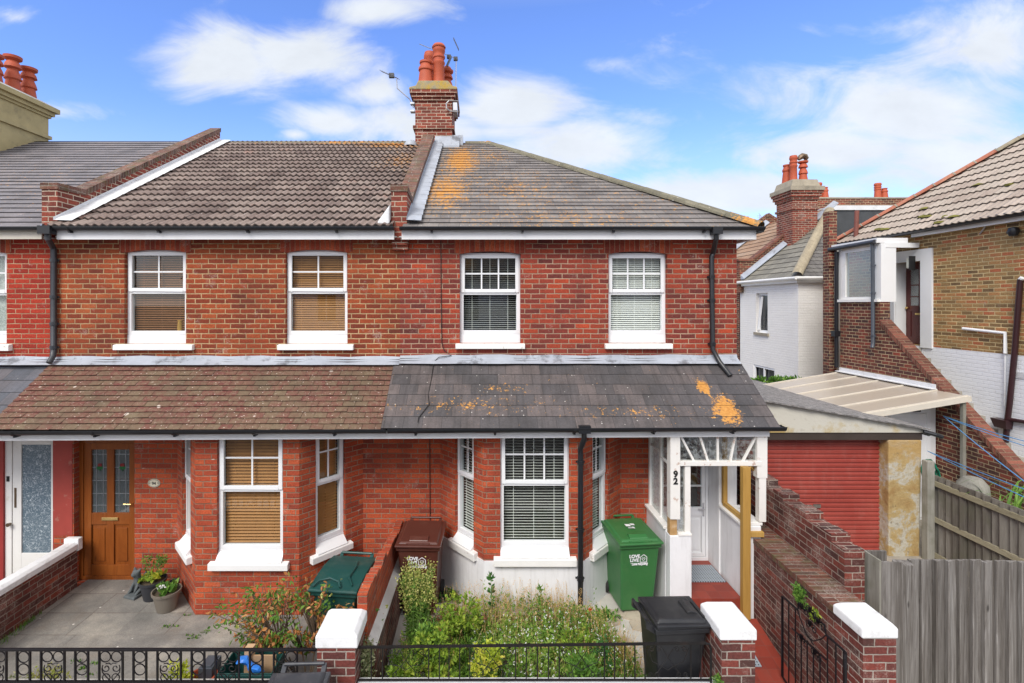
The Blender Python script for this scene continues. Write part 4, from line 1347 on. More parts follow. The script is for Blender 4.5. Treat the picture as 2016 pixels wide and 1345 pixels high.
# ground floor
b2l, b2r, b2fl, b2fr = -.595, 2.11, .055, 1.40
mb = MB()
wallpanel(mb, (XB, F, 0), ux, uy, XC - XB, -.3, 3.0, [(b2l - XB, b2r - XB, -.3, 2.62), (2.53 - XB, XC - .005 - XB, -.3, 2.62)], .14)
mb.build('ground_floor_wall', M['brickg'], h92)
bay(h92, b2l, b2r, b2fl, b2fr, M['brickg'], .73, .735, (X(985, BAYY), X(1121, BAYY)), (.22, .64), 3, M['whiteblind'], M['sillold'], .12, (.80, 2.56), .038, 96, 1.76, .11, fw=.048)
lowtrim(h92, -1.2, 3.80, -.028, 0.0, -1.195, 3.95)
mb = MB()
roof(mb, (0, LL_Y, LL_Z - .012), ux, LSD, LLEN, lambda v: -1.28, lambda v: 3.89, .2, .007, jit=.001)
mb.face([(3.89, LL_Y, LL_Z - .03), (3.89, F, LL_Z + .74), (3.89, F, LL_Z + .66), (3.89, LL_Y + .1, LL_Z - .05)])
mb.build('verandah_roof', M['slatelow'], h92)
leadstrip(h92, XB + .002, XC + .0)
pipe(h92, [(X(1150, 6.59), 6.59, 2.57), (X(1150, 6.59), 6.59, 2.44), (X(1143, 6.70), 6.72, 2.28), (X(1143, 6.72), 6.72, 2.2), (X(1143, 6.72), 6.74, .2)], .036, clips=(2.1, 1.2, .55), name='bay_downpipe')
m = MB(); m.box(X(1150, 6.59) - .075, X(1150, 6.59) + .075, 6.535, 6.645, 2.525, 2.625); m.build('gutter_outlet', M['black'], h92)

# ---- porch of 92 (parts of the house)
PY = 6.68
PF = .33
mb = MB()
mb.box(2.50, 2.62, PY + .16, F - .002, -.1, 1.16)      # left half wall
mb.box(2.50, 2.785, PY, PY + .16, -.1, 1.145)            # left front pedestal
mb.box(3.46, 3.70, PY, 7.31, -.1, 1.27)              # right half wall
mb.box(3.44, 3.70, 7.312, F + .1, -.1, 2.46)           # full height block by the door
mb.build('porch_wall', M['render'], h92, bevel=.008)
mb = MB(); mb.box(2.47, 2.64, PY + .163, F - .004, 1.162, 1.20); mb.build('porch_sill', M['sillold'], h92, bevel=.006); mb = MB(); mb.box(3.43, 3.73, PY + .02, 7.305, 1.272, 1.31); mb.build('porch_sill', M['sillold'], h92, bevel=.006)
mb = MB(); mb.box(2.622, 3.438, PY - .02, F + .12, -.1, PF); mb.build('porch_floor', M['quarry'], h92)
# timber posts and frames of the porch
mb = MB()
mb.box(2.505, 2.635, PY, PY + .13, 1.36, 2.47)           # left post
mb.box(2.505, 2.60, PY + .02, PY + .12, 1.146, 1.36, mi=1)
mb.box(X(1492, PY), X(1512, PY), PY + .01, PY + .12, 1.90, 2.47)  # right post stub
mb.box(X(1496, PY), X(1510, PY), PY + .015, PY + .11, 1.32, 1.90, mi=0)
mb.box(2.637, X(1500, PY), PY + .004, PY + .094, Z(918, PY), Z(909, PY))   # transom
mb.box(X(1350, PY), X(1361, PY), PY + .02, PY + .09, 1.146, Z(918, PY) - .001)  # inner jamb
mb.box(2.61, 2.785, PY - .01, PY + .15, 1.146, 1.175)
mb.build('porch_frame', [M['paintchip'], M['rawwood']], h92, bevel=.004)
mb = MB()
for (xa, xb) in ((1336, 1367), (1375, 1394), (1412, 1413), (1448, 1437), (1492, 1461)):
    p, q = P(xa, 851, PY + .05), P(xb, 910, PY + .05)
    mb.bar(p, q, .026, .03, up=(0, 1, 0))
mb.build('fanlight_bars', M['paintchip'], h92)
mb = MB(); mb.face([(2.64, PY + .06, Z(909, PY)), (X(1495, PY), PY + .06, Z(909, PY)), (X(1495, PY), PY + .06, 2.47), (2.64, PY + .06, 2.47)]); mb.build('fanlight_glass', M['obscure'], h92)
mb = MB(); mb.face([(2.636, PY + .061, 1.18), (X(1350, PY), PY + .061, 1.18), (X(1350, PY), PY + .061, Z(919, PY)), (2.636, PY + .061, Z(919, PY))]); mb.build('sidelight_glass', M['obscure'], h92)
mb = MB()
for (ya, yb) in ((PY + .135, 7.15), (7.18, F - .01)):
    mb.face([(2.56, ya, 1.2), (2.56, yb, 1.2), (2.56, yb, 2.47), (2.56, ya, 2.47)])
mb.build('side_glass', M['obscure'], h92)
mb = MB()
mb.box(2.54, 2.58, 7.145, 7.185, 1.2, 2.47); mb.box(2.53, 2.59, F - .05, F - .001, 1.2, 2.47); mb.box(2.545, 2.575, PY + .14, 7.144, 2.02, 2.05); mb.box(2.545, 2.575, 7.186, F - .051, 2.09, 2.12)
mb.build('side_frame', M['woodwhite'], h92)
# new timber props
mb = MB()
mb.box(X(1460, 6.62), X(1475, 6.62), 6.58, 6.66, .1, Z(919, 6.62))
mb.box(X(1476, 6.66), X(1503, 6.66), 6.64, 6.70, Z(1056, 6.67), Z(1046, 6.67), mi=0)
mb.bar((3.50, 7.28, 1.34), (3.50, 6.72, 1.34), .05, .06)
mb.box(3.47, 3.53, 7.24, 7.30, 1.34, 2.46)
mb.bar((3.66, 6.80, 1.98), (3.56, 6.70, 2.06), .03, .04)
mb.build('timber_prop', M['timber'], h92, bevel=.003)
# door of 92
T1 = (V((0, F + .02, 0)), ux, uy)
m = MB(T1)
a, b = 2.56, 3.437
m.box(a, a + .06, 0, .06, PF, 2.5); m.box(b - .035, b, 0, .06, PF, 2.5); m.box(a + .06, b - .035, 0, .06, PF, PF + .05); m.box(a + .06, b - .035, 0, .06, 2.36, 2.46)
m.build('door_frame', M['upvc'], h92, bevel=.004)
m = MB(T1)
a += .065; b -= .038
zb, zt = PF + .055, 2.355
for (p, q, r_, s) in ((a, a + .1, zb, zt), (b - .055, b, zb, zt), (a + .1, b - .055, zb, zb + .06), (a + .1, b - .055, zt - .1, zt), (a + .1, b - .055, 1.0, 1.13), (a + .1, b - .055, 1.44, 1.46)):
    m.box(p, q, .01, .05, r_, s)
m.box(a + .105, b - .06, .025, .045, zb + .06, 1.0)
m.box(a + .14, b - .085, .015, .026, zb + .10, .95)
do = m.build('front_door', M['upvc'], h92, bevel=.004)
m = MB(T1); m.face([(a + .1, .03, 1.13), (b - .055, .03, 1.13), (b - .055, .03, zt - .1), (a + .1, .03, zt - .1)]); m.build('door_glass', M['glass'], do)
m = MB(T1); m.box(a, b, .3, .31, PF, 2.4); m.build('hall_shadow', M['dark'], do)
m = MB(T1); m.box(b - .048, b - .022, -.004, .01, 1.0, 1.2); m.tube([(b - .035, -.01, 1.12), (b - .035, -.04, 1.12), (b - .13, -.04, 1.12)], .009, 8); m.build('handle', M['chrome'], do)
mb = MB(); mb.box(3.4275, XC, F + .05, F + .08, 0, 2.5); mb.build('porch_inner_wall', M['render'], h92)
# house number on the post
text_mesh('9', .115, (2.572, PY - .003, Z(938, PY) - .008), (1, 0, 0), (0, 0, 1), (0, -1, 0), 'house_number', M['ink'], h92, .002, .005)
text_mesh('2', .115, (2.572, PY - .003, Z(952, PY) - .008), (1, 0, 0), (0, 0, 1), (0, -1, 0), 'house_number', M['ink'], h92, .002, .005)
for (nm, x0, x1, y0, y1, lab) in (('door_mat', 2.80, 3.42, 7.05, 7.50, 'grey perforated rubber mat lying in the porch of the house numbered 92'), ):
    m = MB(); m.box(x0, x1, y0, y1, PF + .002, PF + .014); tag(m.build(nm, M['mat']), lab, 'door mat', 'perforated rubber mats on the red tiles')
m = MB()
y0, y1 = 5.95, 6.42
m.hexa([(2.85, y0, patz(y0) + .003), (3.30, y0, patz(y0) + .003), (3.30, y1, patz(y1) + .003), (2.85, y1, patz(y1) + .003), (2.85, y0, patz(y0) + .014), (3.30, y0, patz(y0) + .014), (3.30, y1, patz(y1) + .014), (2.85, y1, patz(y1) + .014)])
tag(m.build('door_mat', M['mat']), 'grey perforated rubber mat on the sloping red path, half hidden by a capped pillar', 'door mat', 'perforated rubber mats on the red tiles')

# ---------------------------------------------------------------- left house (96)
h96 = thing('terraced_house', 'partly seen leftmost brick house with bright red brickwork and patterned glass in its white door', 'house', (-9, F, 0), group='houses of the brick terrace')
XL = -11.8
mb = MB()
wallpanel(mb, (XL, F, 0), ux, uy, XA - XL, 3.0, 5.28, [(-8.1 - XL, X(13, F) - XL, 3.6, 5.0), (-10.9 - XL, -9.95 - XL, 3.6, 5.0)], .13)
mb.build('upper_wall', M['brick96'], h96)
window(h96, (0, F, 0), ux, uy, -8.1, X(13, F), 3.6, 5.0, 4.36, 2, False, sillmat=M['sillold'], sillw=.09, apron=.13, sillh=.10)
window(h96, (0, F, 0), ux, uy, -10.9, -9.95, 3.6, 5.0, 4.36, 2, False, sillmat=M['sillold'], sillw=.09, apron=.13, sillh=.10)
m = MB((V((0, F, 0)), ux, uy)); m.face([(-8.05, .17, 3.7), (X(9, F), .17, 3.7), (X(9, F), .17, 4.95), (-8.05, .17, 4.95)]); m.face([(-10.9, .17, 3.7), (-10, .17, 3.7), (-10, .17, 4.95), (-10.9, .17, 4.95)]); m.build('net_curtain', M['net'], h96)
arch(h96, (0, F, 0), ux, uy, -8.1, X(13, F), 5.0, mat=M['brickarch'])
mb = MB(); mb.box(XL, -6.38, EY + .06, EY + .085, 5.14, 5.285); mb.build('fascia', M['fasciaold'], h96)
mb = MB(); mb.box(XL, -6.38, EY + .086, F - .001, 5.17, 5.185); mb.build('soffit', M['soffit'], h96)
gutter(h96, XL, 5.30, -6.385, 5.30, EY, .045, brk=1.2)
mb = MB(); roof(mb, (0, EY - .03, EZ), ux, SD, SL + .18, lambda v: XL, lambda v: -6.38, .21, .016, jit=.001)
mb.build('upper_roof', M['slate96'], h96)
mb = MB(); halfpipe(mb, (XL, RY + .14, RZ + .02), (-6.3, RY + .14, RZ + .02), .10, squash=.75); mb.build('ridge_tiles', M['black'], h96)
mb = MB(); mb.face([(XL, RY + .14, RZ + .05), (XA, RY + .14, RZ + .05), (XA, 16.9, 5.3), (XL, 16.9, 5.3)]); mb.build('rear_roof', M['slate96'], h96)
mb = MB()
d96 = (X(6, F), X(104, F))
wallpanel(mb, (XL, F, 0), ux, uy, XA - XL, -.3, 3.0, [(d96[0] - XL, d96[1] - XL, -.01, 2.3)], .1)
mb.build('ground_floor_wall', plain('red_masonry_paint', (.30, .03, .025), .6, .12, bump=.3, bscale=20), h96)
mb = MB(); mb.box(XL, XA, 16.7, 16.9, -.4, 5.3); mb.build('rear_wall', M['brick96'], h96)
mb = MB(); roof(mb, (0, LL_Y, LL_Z - .07), ux, LSD, LLEN, lambda v: XL, lambda v: -6.40, .24, .008, jit=.001); mb.build('verandah_roof', M['slatelow96'], h96)
lowtrim(h96, XL, -6.4, -.09, -.055, XL, -6.405)
leadstrip(h96, XL, XA + .049, -.02)
T2 = (V((0, F + .03, 0)), ux, uy)
m = MB(T2)
a, b = d96
m.box(a, a + .1, 0, .06, 0, 2.35); m.box(b - .035, b, 0, .06, 0, 2.35); m.box(a + .1, b - .035, 0, .06, 2.18, 2.35)
m.build('door_frame', M['woodwhite'], h96, bevel=.004)
m = MB(T2)
a += .105; b -= .04
for (p, q, r_, s) in ((a, a + .13, .02, 2.17), (b - .02, b, .02, 2.17), (a + .13, b - .02, .02, .43), (a + .13, b - .02, 2.07, 2.17)):
    m.box(p, q, .012, .05, r_, s)
do = m.build('front_door', M['woodwhite'], h96, bevel=.004)
m = MB(T2); m.face([(a + .13, .03, .43), (b - .02, .03, .43), (b - .02, .03, 2.07), (a + .13, .03, 2.07)]); m.build('patterned_glass', M['lace'], do)
m = MB(T2); m.box(a + .03, a + .06, .004, .012, 1.12, 1.42); m.build('letterbox', M['bronze'], do, bevel=.003)
m = MB(T2); m.lathe((0, 0, 0), [(0, 0)], 3) if False else None
m.tube([(a - .02, 0, .88), (a - .02, -.05, .88)], [.018, .03], 10); m.build('door_knob', M['bronze'], do, smooth=True)
m = MB(T2); m.box(a - .075, a - .035, -.012, 0, 1.52, 1.60); m.build('doorbell', M['ink'], h96, bevel=.004)
# downpipe between 96 and 94
pipe(h96, [(-6.24, EY, 5.27), (-6.24, EY, 5.14), (-6.36, F - .055, 5.02), (-6.36, F - .055, 3.50), (-6.33, F - .10, 3.42), (-6.33, F - .17, 3.33)], .040, mat=M['blackgrey'], clips=(4.85, 4.3, 3.9, 3.55))
m = MB(); m.box(-6.33, -6.15, EY - .075, EY + .05, 5.20, 5.32); m.build('gutter_outlet', M['black'], h96)

# ---------------------------------------------------------------- parapets on the party walls
def parapet(par, x0, x1, kz, zs, ztop, ye=12.1, corb=True, flash=None, fw=.25, fx=1):
    m = MB()
    def rz(y): return EZ + (y - EY) * (RZ - EZ) / (RY - EY)
    cy = 7.96
    h0, h1 = .085, .085
    poly = [(7.44, 5.22), (ye, rz(min(ye, RY)) - .1), (ye, ztop - h1), (cy, zs - h0), (7.44, kz - h0)]
    m.prismx(poly, x0, x1)
    o = m.build('parapet', M['brickch'], par)
    m = MB()
    m.prismx([(7.425, kz - h0 + .001), (cy - .001, zs - h0 + .001), (cy - .001, zs + .01), (7.425, kz + .01)], x0 - .012, x1 + .012)
    # sloping brick on edge coping, uv running along the slope
    A = [V((x0 - .012, cy, zs - h0 + .001)), V((x1 + .012, cy, zs - h0 + .001)), V((x1 + .012, ye + .02, ztop - h1 + .001)), V((x0 - .012, ye + .02, ztop - h1 + .001))]
    Bq = [p + V((0, 0, h0 + .01)) for p in A]
    m.face([Bq[0], Bq[1], Bq[2], Bq[3]]); m.face([A[0], A[1], Bq[1], Bq[0]]); m.face([A[2], A[3], Bq[3], Bq[2]])
    Ls = (A[3] - A[0]).length
    m.face([A[1], A[2], Bq[2], Bq[1]], uv=[(0, 0), (0, Ls), (.1, Ls), (.1, 0)]); m.face([A[3], A[0], Bq[0], Bq[3]], uv=[(0, Ls), (0, 0), (.1, 0), (.1, Ls)])
    m.build('coping', M['brickcop'], o)
    if corb:
        m = MB()
        for k, (yy, za, zb_) in enumerate(((7.44, 5.14, 5.219), (7.49, 5.07, 5.139), (7.54, 5.0, 5.069))):
            m.box(x0 + .0015 * k, x1 - .0015 * k, yy, F - .001, za, zb_)
        m.build('corbel', M['brickch'], o)
    return o


def slopeflash(par, x0, x1, y0, y1, mat, up=.16, side=None, wob=.02):
    """lead soaker laid on the slope plus upstand against a wall at x=side"""
    m = MB()
    def rz(y): return EZ + (y - EY) * (RZ - EZ) / (RY - EY)
    N = 22
    for k in range(N):
        ya, yb = y0 + (y1 - y0) * k / N, y0 + (y1 - y0) * (k + 1) / N
        s = 1 if x1 > x0 else -1
        w = s * wob * .5
        m.face([(x0, ya, rz(ya) + .11), (x1 + w, ya, rz(ya) + .10), (x1 - w * .4, yb, rz(yb) + .098), (x0, yb, rz(yb) + .11)])
        if side is not None:
            m.face([(side, ya, rz(ya) + .10), (side, yb, rz(yb) + .10), (side, yb, rz(yb) + up), (side, ya, rz(ya) + up - .0)])
    return m.build('side_flashing', mat, par)


p1 = parapet(h94, -6.42, -6.19, 5.96, 5.98, 8.38, corb=False)
p2 = parapet(h92, -1.30, -1.07, 5.93, 5.86, 8.12, ye=11.75)
slopeflash(h94, -6.188, -5.93, 7.36, 12.1, M['leadwhite'], side=-6.186, up=.15)
slopeflash(h92, -1.068, -.86, 7.36, 11.95, M['lead'], side=-1.066, up=.15)
m = MB(); m.hexa([(-1.50, 7.34, 5.35), (-1.31, 7.34, 5.35), (-1.31, 7.95, 5.70), (-1.40, 7.95, 5.70), (-1.47, 7.34, 5.40), (-1.31, 7.34, 5.62), (-1.31, 7.95, 5.86), (-1.36, 7.95, 5.74)]); m.build('mortar_fillet', M['leadwhite'], h94, bevel=.02)

# ---------------------------------------------------------------- chimneys
def stack(par, x0, x1, y0, y1, zb, zt, mat, bands=(), capm=None, name='chimney'):
    m = MB()
    m.box(x0, x1, y0, y1, zb, zt, skip='d')
    for i, (za, zb_, o_) in enumerate(bands):
        m.box(x0 - o_, x1 + o_, y0 - o_, y1 + o_, za, zb_)
    o = m.build(name, mat, par)
    return o


def pot(par, x, y, z, h, r, style=0, mat=None):
    m = MB()
    if style == 0:      # tall ringed pot
        pr = [(r * 1.05, 0), (r * .95, h * .1), (r * .85, h * .55), (r * .98, h * .58), (r * .98, h * .62), (r * .85, h * .64), (r * .86, h * .70), (r * 1.0, h * .72), (r * 1.0, h * .76), (r * .86, h * .78), (r * .86, h * .84), (r * 1.0, h * .87), (r * 1.0, h * .93), (r * .85, h), (r * .6, h), (r * .6, h * .8)]
    elif style == 1:    # bulbous base with collar
        pr = [(r * 1.3, 0), (r * 1.25, h * .06), (r * 1.2, h * .10), (r * 1.12, h * .3), (r * .95, h * .62), (r * 1.12, h * .66), (r * 1.12, h * .74), (r * .85, h * .84), (r * .8, h * .9), (r * .95, h * .93), (r * .95, h), (r * .6, h), (r * .6, h * .8)]
    else:               # stepped louvre pot
        pr = [(r * 1.15, 0), (r * 1.1, h * .1), (r * .9, h * .35), (r * 1.15, h * .38), (r * 1.0, h * .5), (r * .75, h * .62), (r * .72, h * .66), (r * 1.15, h * .69), (r * 1.0, h * .80), (r * .7, h * .88), (r * 1.2, h * .93), (r * 1.25, h), (r * .8, h), (r * .8, h * .9)]
    m.lathe((x, y, z), pr, 18)
    return m.build('chimney_pot', mat or M['terra'], par, smooth=True)


# chimney shared by 94 and 92
cx0, cx1, cy0, cy1 = X(817, 12.0), X(868, 12.0), 12.0, 13.3
ch = stack(h92, -1.53, -.66, 12.0, 13.3, 7.2, 9.18, M['brickch'], [(8.32, 8.40, .05), (8.99, 9.055, .04), (9.056, 9.13, .08), (9.131, 9.21, .12)])
m = MB(); m.prism([(-1.66, 9.212), (-.53, 9.212), (-.53, 9.27), (-.66, 9.31), (-.75, 9.42), (-1.45, 9.42), (-1.5, 9.31), (-1.66, 9.27)], 11.87, 13.43); m.build('chimney_cap', M['caprender'], ch, bevel=.02)
for (px, yy, top, r_, st) in ((838, 12.25, 122, .155, 1), (864, 12.28, 92, .15, 0), (846, 12.9, 104, .15, 0), (880, 12.75, 140, .13, 2)):
    z0_ = 9.40
    pot(ch, X(px, yy), yy, z0_, Z(top, yy) - z0_, r_, st)
m = MB(); m.lathe((X(864, 12.28), 12.28, Z(96, 12.28)), [(.16, 0), (.17, .03), (.13, .09), (.05, .13), (0, .135)], 14); m.build('pot_hood', M['terra'], ch, smooth=True)
m = MB(); m.lathe((X(880, 12.75), 12.75, Z(141, 12.75)), [(.14, 0), (.10, .09), (.03, .15), (0, .15)], 14); m.build('pot_hood', M['terra'], ch, smooth=True)
m = MB(); m.box(-.655, -.40, 11.9, 12.1, 7.92, 8.15); m.prismx([(11.75, 7.80), (12.0, 7.95), (12.0, 8.16), (11.75, 7.86)], -1.06, -.48); m.build('chimney_flashing', M['lead'], ch)
m = MB(); m.lathe((-1.62, 11.86, 7.88), [(0, .14), (.10, .12), (.15, .05), (.16, 0)], 10, sy=.8); m.build('lead_saddle', M['lead'], ch, smooth=True)

# big rendered chimney of 96
ch6 = stack(h96, -11.7, -10.72, 10.3, 12.62, 6.6, 8.98, M['yelrender'], [(8.28, 8.36, .05), (8.80, 8.86, .04), (8.861, 8.95, .09), (8.951, 9.06, .16)])
m = MB(); m.hexa([(-11.86, 10.14, 9.061), (-10.56, 10.14, 9.061), (-10.56, 12.78, 9.061), (-11.86, 12.78, 9.061), (-11.6, 10.4, 9.20), (-10.80, 10.4, 9.20), (-10.80, 12.52, 9.20), (-11.6, 12.52, 9.20)]); m.build('chimney_cap', M['mortar'], ch6)
for k, yy in enumerate((11.52, 11.98, 12.40)):
    t = (108, 112, 135)[k]
    pot(ch6, -11.02, yy, 9.16, Z(t, yy) - 9.16, .145, 2)

# ---------------------------------------------------------------- aerials
def aerial(name, label, pts, boom, elems, r=.012, extra=None):
    t = thing(name, label, 'tv aerial', tuple(pts[0]), group='tv aerials on the chimneys')
    m = MB(); m.tube(pts, r, 6); m.build('mast', M['alu'], t)
    m = MB(); m.tube(boom, .009, 5); m.build('boom', M['alu'], t)
    m = MB()
    for (p, q) in elems:
        m.tube([p, q], .005, 4)
    m.build('elements', M['blackgrey'], t)
    if extra: extra(t)
    return t


def el(p, q, n, ln, ax, sp=0.0):
    p, q = V(p), V(q)
    out = []
    for k in range(n):
        c = p.lerp(q, (k + .3) / n)
        out.append((c - V(ax) * ln * .5, c + V(ax) * ln * .5))
    return out
Y1 = 12.05
A_, B_ = P(750, 140, Y1), P(786, 156, Y1)
def ext1(t):
    m = MB(); c = P(771, 149, Y1); m.box(c.x - .06, c.x + .06, c.y - .04, c.y + .04, c.z - .05, c.z + .05); m.build('reflector', M['blackgrey'], t)
    m = MB(); c = P(813, 209, Y1); m.box(c.x - .06, c.x + .04, c.y - .04, c.y + .1, c.z - .14, c.z - .10); m.box(c.x - .06, c.x + .04, c.y - .04, c.y + .1, c.z + .04, c.z + .08); m.build('bracket', M['alu'], t)
aerial('tv_aerial', 'bent mast aerial clamped to the left side of the central chimney', [P(814, 212, Y1), P(806, 195, Y1), P(782, 174, Y1), P(781, 156, Y1)], [A_, B_], el(A_, B_, 9, .22, (.25, .9, .1)), .014, ext1)
Y2 = 12.5
A_, B_ = P(826, 87, Y2), P(902, 117, Y2)
def ext2(t):
    m = MB()
    for (px, py) in ((868, 109), (884, 112), (897, 116)):
        c = P(px, py, Y2); m.box(c.x - .05, c.x + .05, c.y - .04, c.y + .04, c.z - .04, c.z + .04)
    m.bar(P(888, 112, Y2), P(880, 130, Y2), .03, .12, up=(0, 1, 0))
    m.bar(P(893, 76, Y2), P(903, 98, Y2), .012, .1, up=(0, 1, 0))
    m.build('reflector', M['blackgrey'], t)
    m = MB(); zc = Z(218, 12.2)
    m.tube([(X(883, 12.2) + .0, 11.92, zc + .13), (X(903, 12.2), 11.95, zc + .13)], .012, 5)
    m.tube([(X(903, 12.2), 11.95, zc - .12), (X(888, 12.2), 11.92, zc - .12), (X(881, 12.2), 11.91, zc - .06), (X(880, 12.2), 11.91, zc + .05), (X(885, 12.2), 11.92, zc + .12)], .016, 6)
    m.box(X(893, 12.2), X(901, 12.2), 11.93, 12.4, zc - .09, zc + .09)
    m.build('bracket', M['alu'], t)
aerial('tv_aerial', 'tall straight aerial rising from a bracket on the right side of the central chimney', [P(897, 228, Y2), P(898, 118, Y2)], [A_, B_], el(A_, B_, 12, .20, (.2, .9, .35)), .013, ext2)
# ---------------------------------------------------------------- front walls and pillars
def cap(par, x0, x1, y0, y1, z0, z1):
    m = MB()
    i = .045
    m.box(x0, x1, y0, y1, z0, z1 - .045, skip='t')
    b = [(x0, y0, z1 - .045), (x1, y0, z1 - .045), (x1, y1, z1 - .045), (x0, y1, z1 - .045)]
    t = [(x0 + i, y0 + i * .4, z1), (x1 - i, y0 + i * .4, z1), (x1 - i, y1 - i, z1), (x0 + i, y1 - i, z1)]
    for k in range(4):
        m.face([b[k], b[(k + 1) % 4], t[(k + 1) % 4], t[k]])
    m.face(t)
    return m.build('cap', M['cap'], par, bevel=.012)


def pillar(label, x0, x1, y0, y1, zc, zt, c0, c1):
    t = thing('brick_pillar', label, 'pillar', ((x0 + x1) / 2, y0, -.2), group='white capped brick pillars on the front boundary')
    m = MB(); m.box(x0, x1, y0, y1, -.4, zc, skip='d'); m.build('shaft', M['brickpier'], t)
    cap(t, c0, c1, y0 - .012, y1 + .01, zc + .001, zt)


pillar('white capped brick pillar between the two front railings', -1.54, -1.18, 4.80, 5.20, .945, 1.10, -1.556, -1.155)
pillar('white capped brick pillar beside the black wheelie bin', 2.285, 2.60, 4.80, 5.22, 1.02, 1.16, 2.265, 2.615)
pillar('white capped brick pillar against the right boundary wall behind the iron gate', 3.59, 3.90, 4.76, 5.14, 1.065, 1.20, 3.575, 3.915)

t = thing('dwarf_wall', 'low brick wall carrying the ornate left railing', 'wall', (-6, 4.8, -.2))
m = MB(); m.box(-12, -1.545, 4.78, 4.92, -.4, .52, skip='d'); m.build('brickwork', M['brickpier'], t)
m = MB(); m.box(-12, -1.546, 4.77, 4.93, .521, .565); m.build('coping', M['kerb'], t, bevel=.008)
t = thing('dwarf_wall', 'low brick wall carrying the thin right railing', 'wall', (.5, 4.8, -.2))
m = MB(); m.box(-1.175, 2.283, 4.78, 4.92, -.4, .52, skip='d'); m.build('brickwork', M['brickpier'], t)
m = MB(); m.box(-1.174, 2.282, 4.77, 4.93, .521, .575); m.build('coping', M['cap'], t, bevel=.008)

t = thing('garden_wall', 'low brick wall with white coping at the left edge of the paved garden', 'wall', (-6.05, 5, 0))
m = MB(); m.box(-6.12, -5.97, 4.93, F - .10, -.4, .57, skip='d'); m.build('brickwork', M['brickgar'], t)
m = MB(); m.prism([(-6.15, .571), (-5.945, .571), (-5.945, .645), (-5.99, .675), (-6.105, .675), (-6.15, .645)], 4.93, F - .12); m.build('coping', M['cap'], t, bevel=.006)
m = MB(); m.box(-6.16, -5.94, F - .119, F - .03, .54, .72); m.build('end_block', M['cap'], t, bevel=.012)

t = thing('garden_wall', 'stepped brick wall with a white mortar ledge dividing the two front gardens', 'wall', (-1.2, 5, 0))
m = MB(); m.box(-1.26, -1.155, 5.205, F - .004, -.4, .86, skip='d')
k = 11
for i in range(k):
    y0, y1 = 5.205 + (2.40) * i / k, 5.205 + 2.40 * (i + 1) / k
    zt = 1.22 - .30 * (i / (k - 1)) + (.035 if i % 3 == 1 else 0) - (.02 if i % 2 else 0)
    m.box(-1.258, -1.157, y0 + .001, y1 - .001, .861, zt, skip='d')
m.build('half_brick_wall', M['brickg'], t)
m = MB(); m.prismx([(5.205, -.4), (F - .006, -.4), (F - .006, .53), (5.205, .68)], -1.154, -1.070); m.build('lower_wall', M['brickgar'], t)
m = MB(); m.hexa([(-1.154, 5.206, .682), (-1.062, 5.206, .682), (-1.062, F - .008, .532), (-1.154, F - .008, .532), (-1.154, 5.206, .745), (-1.075, 5.206, .70), (-1.075, F - .008, .552), (-1.154, F - .008, .60)]); m.build('mortar_ledge', plain('limewashed_ledge', (.62, .61, .58), .85, .12, bump=.4, dirt=(.25, .23, .2), dirt_amt=.6), t)

t = thing('boundary_wall', 'tall red brick wall with a stepped broken top running beside the red path', 'wall', (4.05, 5.5, 0))
m = MB()
y = 5.52
steps = [(.21, 1.52), (.23, 1.60), (.22, 1.58), (.24, 1.66), (.22, 1.62), (.23, 1.70), (.25, 1.66), (.25, 1.73), (.3, 1.70), (.9, 1.74)]
m.box(3.962, 4.18, 5.52, 8.5, -.4, 1.44, skip='d')
for (l, z) in steps:
    m.box(3.9625, 4.1795, y + .001, y + l - .001, 1.441, z, skip='d')
    y += l
m.build('brickwork', M['brickgar'], t)
m = MB(); m.box(3.60, 3.96, 5.142, 7.30, -.4, 1.05, skip='d')
m.build('lower_wall', M['brickgar'], t)
m = MB()
y = 5.145
while y < 7.28:
    z = 1.115 + random.uniform(-.006, .006)
    m.box(3.592, 3.958, y, min(y + .068, 7.29), 1.051, z, skip='d'); y += .075
m.build('brick_on_edge_ledge', M['brickcop'], t)

# ---------------------------------------------------------------- railings
RYY = 4.85
def bx(px): return X(px, RYY)


def ring(m, cx, cz, r, w=.006, n=18, a0=0, a1=360):
    pts = [(cx + r * math.cos(R(a0 + (a1 - a0) * k / n)), RYY, cz + r * math.sin(R(a0 + (a1 - a0) * k / n))) for k in range(n + 1)]
    m.tube(pts, w, 5, caps=False)


def spiral(m, cx, cz, r0, r1, a0, a1, w=.006, n=26, y=RYY):
    pts = []
    for k in range(n + 1):
        t_ = k / n
        a = R(a0 + (a1 - a0) * t_); r = r0 + (r1 - r0) * t_
        pts.append((cx + r * math.cos(a), y, cz + r * math.sin(a)))
    m.tube(pts, w, 5, caps=False)
    return pts


